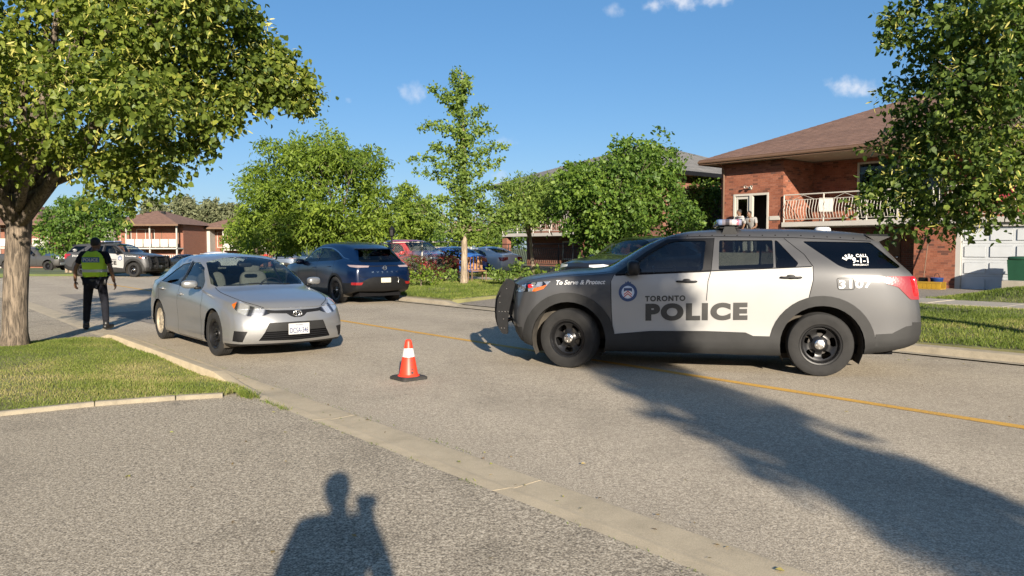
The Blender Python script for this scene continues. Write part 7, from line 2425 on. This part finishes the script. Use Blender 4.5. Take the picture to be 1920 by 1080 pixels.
m.build('cone_body', M_conered, cone, sharp=R(30))
m = MB(); m.lathe([(rad(.265) + .0025, .265), (rad(.365) + .0025, .365)], 36); m.build('collar', M_conewhite, cone, smooth=True)
for k, ch in enumerate('5031'):
    vs, fs = text_mesh(ch, .03)
    z0 = .235 - k * .045
    V = []
    for u, v in vs:
        z = z0 - u * .028; r_ = rad(z) + .0025
        a = R(-90 - 40 + 32) + (v - .5) * .035 / r_
        V.append((r_ * math.cos(a), r_ * math.sin(a), z))
    raw('digit', V, fs, M_blacksticker, cone)

# ---- cars
make_police('police_car', 'grey and white police SUV numbered 3107 standing side on across the near road', (2.414, 10.448, 0.02), R(167.5), 'police cars blocking the street', R(-16))
make_police('police_car', 'distant police SUV turned across the road behind the officer', (-21.1, 41.6, drop(41.6) + .02), R(-10), 'police cars blocking the street', R(-6), '3112')
make_sedan('silver_sedan', 'dusty silver sedan facing the camera with black steel front wheels', (-4.468, 12.615, .01), R(-50.4), M_silver, hero=True, plate='DCSA-346', steer=R(3))
make_crossover('blue_crossover', 'dark blue crossover parked at the far kerb, seen from behind', (-5.107, 23.262, .01), R(130.3), M_navy, hero=True)
make_pickup('pickup_truck', 'charcoal pickup truck parked behind the twin stem tree', (-37.2, 60.5, drop(60) + .05), R(-8), M_greypaint)
def pxcar(px, d): return at(px, 464, d).x
make_crossover('white_suv', 'white SUV at the far end above the silver sedan roof', (pxcar(415, 74), 74, drop(74)), R(62), M_whitepaint)
make_sedan('dark_sedan', 'dark sedan at the far end beside the white SUV', (pxcar(352, 77), 77, drop(77)), R(-32), M_blackpaint)
make_crossover('blue_grey_suv', 'blue grey SUV far ahead of the blue crossover', (pxcar(551, 58), 58, drop(58)), R(86), M_steelpaint)
make_crossover('red_suv', 'red SUV parked on a drive behind the blue crossover', (pxcar(775, 33.5), 33.5, .2), R(-48), M_redpaint)
make_sedan('blue_car', 'bright blue car parked behind the ginkgo trunk', (pxcar(838, 37.5), 37.5, .15), R(130), M_bluepaint)
make_sedan('white_sedan', 'white sedan parked between the blue car and brick porch', (pxcar(905, 39.5), 39.5, .15), R(132), M_whitepaint)
make_crossover('black_suv', 'black SUV parked on the drive behind the police car windshield', (pxcar(1215, 19.6), 21.2, .16), R(220), M_blackpaint)

# ---- chain link fence with a pale top rail, between the lawns
f = thing('chain_link_fence', 'chain link fence with pale top rail behind the blue crossover', 'fence', (0, 0, 0), 0)
A, B = at(640, 457, 31.5), at(872, 452, 29.5)
A.z, B.z = 1.74, 1.78
m = MB(); m.tube([A, B], .022, 6); m.build('top_rail', M_whitewood, f)
for k in range(4):
    p = A.lerp(B, k / 3); m = MB(); m.cyl((p.x, p.y, .2), (p.x, p.y, 1.8), .028, .028, 8); m.build('post', M_whitewood, f)
m = MB()
Ln = (B - A).length; d = (B - A).normalized()
for k in range(-16, int(Ln / .09) + 1):
    for sg in (1, -1):
        a = k * .09 if sg > 0 else k * .09 + 1.45
        p0, p1 = a, a + sg * 1.45
        q0, q1 = max(0, min(Ln, p0)), max(0, min(Ln, p1))
        if q0 == q1: continue
        z0 = .25 + abs(q0 - p0); z1 = .25 + abs(q1 - p0)
        P0, P1 = A + d * q0, A + d * q1
        m.tube([(P0.x, P0.y, z0), (P1.x, P1.y, z1)], .0022, 3, False)
o = m.build('wire_mesh', M_whitewood, f); o['kind'] = 'stuff'

# ---- garden plants
def shrub(name, label, px, py, d, r, mat, seed, L=.1, Wd=.06, n=9, zb=.25):
    c = at(px, py, d)
    r_ = np.random.default_rng(seed)
    cl = [(c.x + r_.normal(0, r * .55), c.y + r_.normal(0, r * .4), zb + r * .35 + abs(r_.normal(0, r * .4)), r * r_.uniform(.3, .5)) for _ in range(n)]
    return tree(name, label, (c.x, c.y, zb), r * .4, .03, .02, cl, mat, cat='shrub', seed=seed, sprays=120, per=9, L=L, Wd=Wd, droop=.2, jit=.06, limbs=5)
shrub('red_shrub', 'dark red leaved shrub between the red and blue cars', 808, 490, 29.5, .85, M_redleaf, 201, n=14)
shrub('garden_shrub', 'bushy green plant with pale flowers right of the ginkgo trunk', 945, 500, 26.5, .62, M_ginkgo, 202)
shrub('garden_shrub', 'low green plants at the foot of the iron railing', 1015, 505, 28.0, .5, M_ash, 203)
shrub('garden_shrub', 'green plants growing beside the blue crossover on the grass', 790, 515, 26.5, .5, M_ash, 204, n=12)
shrub('garden_shrub', 'small leafy plant left of the ginkgo trunk', 848, 512, 28, .42, M_ginkgo, 205)
shrub('garden_shrub', 'green shrubs at the foot of the wide garden tree', 1075, 500, 27.5, .6, M_maple, 206)
# lamp post by the fence
lp = thing('garden_lamp', 'black garden lamp post rising behind the blue crossover roof', 'lamp', (at(735, 464, 29).x, 29, .2), 0)
m = MB(); m.cyl((0, 0, 0), (0, 0, 1.75), .035, .03, 10); m.build('post', M_iron, lp)
m = MB(); m.lathe([(.03, 1.75), (.09, 1.80), (.11, 2.02), (.13, 2.04), (.02, 2.16), (0, 2.2)], 6); m.build('lantern', M_iron, lp)
# patio chair of brown slats behind the shrub
ch = thing('garden_chair', 'brown slatted garden chair left of the green bush', 'chair', (at(895, 505, 29.5).x, 29.5, .26), R(20))
for k in range(5):
    m = MB(); m.box(-.3, .3, -.25 + k * .1, -.17 + k * .1, .40, .43); m.build('slat', simple('cedar', (.26, .13, .055), .7), ch)
    m = MB(); m.box(-.3 + k * .125, -.21 + k * .125, .26, .29, .45, .95); m.build('slat', simple('cedar_back', (.28, .14, .06), .7), ch)
for a in (-.28, .28):
    for b in (-.22, .25): m = MB(); m.cyl((a, b, 0), (a, b, .42), .025); m.build('leg', M_fascia, ch)

# ---- things by the garage
bn = thing('green_bin', 'dark green wheeled bin by the garage at the right edge', 'bin', W(8.05, 26.2, .22), ROT)
m = MB()
vs = [(-.26, -.26, .08), (.26, -.26, .08), (.26, .26, .08), (-.26, .26, .08), (-.31, -.31, .98), (.31, -.31, .98), (.31, .31, .98), (-.31, .31, .98)]
m.add(vs, [(0, 3, 2, 1), (4, 5, 6, 7), (0, 1, 5, 4), (1, 2, 6, 5), (2, 3, 7, 6), (3, 0, 4, 7)]); m.build('body', simple('green_bin_plastic', (.012, .06, .03), .5), bn)
m = MB(); m.sq((0, 0, 1.02), (.34, .33, .06), .4); m.build('lid', simple('green_lid', (.012, .055, .03), .5), bn, smooth=True)
for y in (-.25, .25): m = MB(); m.lathe([(0, -.03), (.1, -.03), (.1, .03), (0, .03)], 16, 'Y', (.25, y, .1)); m.build('wheel', M_rubber, bn)
cr = thing('yellow_crate', 'yellow plastic crate on the drive beside the brick pier', 'crate', W(10.8, 25.9, .22), ROT)  # its yellows are darkened: the tree's shade is put into the colour
for k in range(9):
    m = MB(); m.box(-.02, .02, -.6 + k * .14, -.5 + k * .14, .0, .22); m.build('slat', simple('shade_darkened_yellow', (.34, .20, .015), .5), cr)
m = MB(); m.box(-.03, .4, -.62, .74, .0, .04); m.box(-.03, .03, -.62, .74, .20, .25); m.box(.37, .4, -.62, .74, 0, .24); m.build('frame', simple('shade_darkened_yellow_frame', (.30, .18, .02), .5), cr)
bb = thing('blue_bucket', 'blue bucket standing behind the yellow crate', 'bucket', W(10.55, 26.5, .22), ROT)
m = MB(); m.lathe([(0, .0), (.15, .0), (.19, .34), (.205, .35), (.205, .365), (.175, .36), (.14, .03), (0, .03)], 24); m.build('shell', simple('blue_plastic', (.012, .04, .16), .5), bb, smooth=True)
m = MB(); m.tube([(.2 * math.cos(a), .0, .35 + .16 * math.sin(a)) for a in [math.pi * k / 10 for k in range(11)]], .008); m.build('handle', M_iron, bb)
bs = thing('shovel', 'dark shovel leaning on the brick pier beside the garage', 'shovel', W(11.0, 26.85, .22), ROT)
m = MB(); m.tube([(-.25, 0, .3), (.08, 0, 1.75)], .018, 8); m.build('shaft', M_fascia, bs)
m = MB(); m.box(-.32, -.2, -.14, .14, .0, .36, bev=.02); m.build('blade', M_iron, bs)
m = MB(); m.tube([(.08, -.08, 1.78), (.08, .08, 1.78)], .018, 8); m.build('handle', M_iron, bs)

# ---- fallen linden leaves and bracts along the gutter and on the road
r_ = np.random.default_rng(77)
V, F, RN = [], [], []
for k in range(170):
    if k < 70: s_, t_ = r_.uniform(1.5, 14), 3.15 + abs(r_.normal(0, .25))
    elif k < 120: s_, t_ = r_.uniform(1.0, 8), r_.uniform(-2.5, 2.9)
    else: s_, t_ = r_.uniform(2, 16), r_.uniform(3.4, 11.5)
    z_ = (.034 if t_ < 2.95 else .016 + crown(t_ - 7.55) * (t_ > 3.4))
    p = W(s_, t_, z_); a = r_.uniform(0, 6.28); L_ = r_.uniform(.02, .05); w_ = L_ * r_.uniform(.2, .7)
    ax, ay = math.cos(a), math.sin(a)
    b = len(V)
    V += [(p.x, p.y, p.z), (p.x + ax * L_ * .5 - ay * w_ * .5, p.y + ay * L_ * .5 + ax * w_ * .5, p.z + r_.uniform(.001, .005)), (p.x + ax * L_, p.y + ay * L_, p.z + .003), (p.x + ax * L_ * .5 + ay * w_ * .5, p.y + ay * L_ * .5 - ax * w_ * .5, p.z + r_.uniform(.002, .012))]
    F.append((b, b + 1, b + 2, b + 3)); RN.append(r_.random())
o = quad_mesh('leaf_litter', V, F, rndcol('dry_leaf', [(0, (.12, .07, .03)), (.5, (.26, .19, .07)), (1, (.20, .22, .05))], .8), None, RN)
setp(o, 'scattered dry leaves along the gutter and on the asphalt', 'leaves', None, 'stuff')
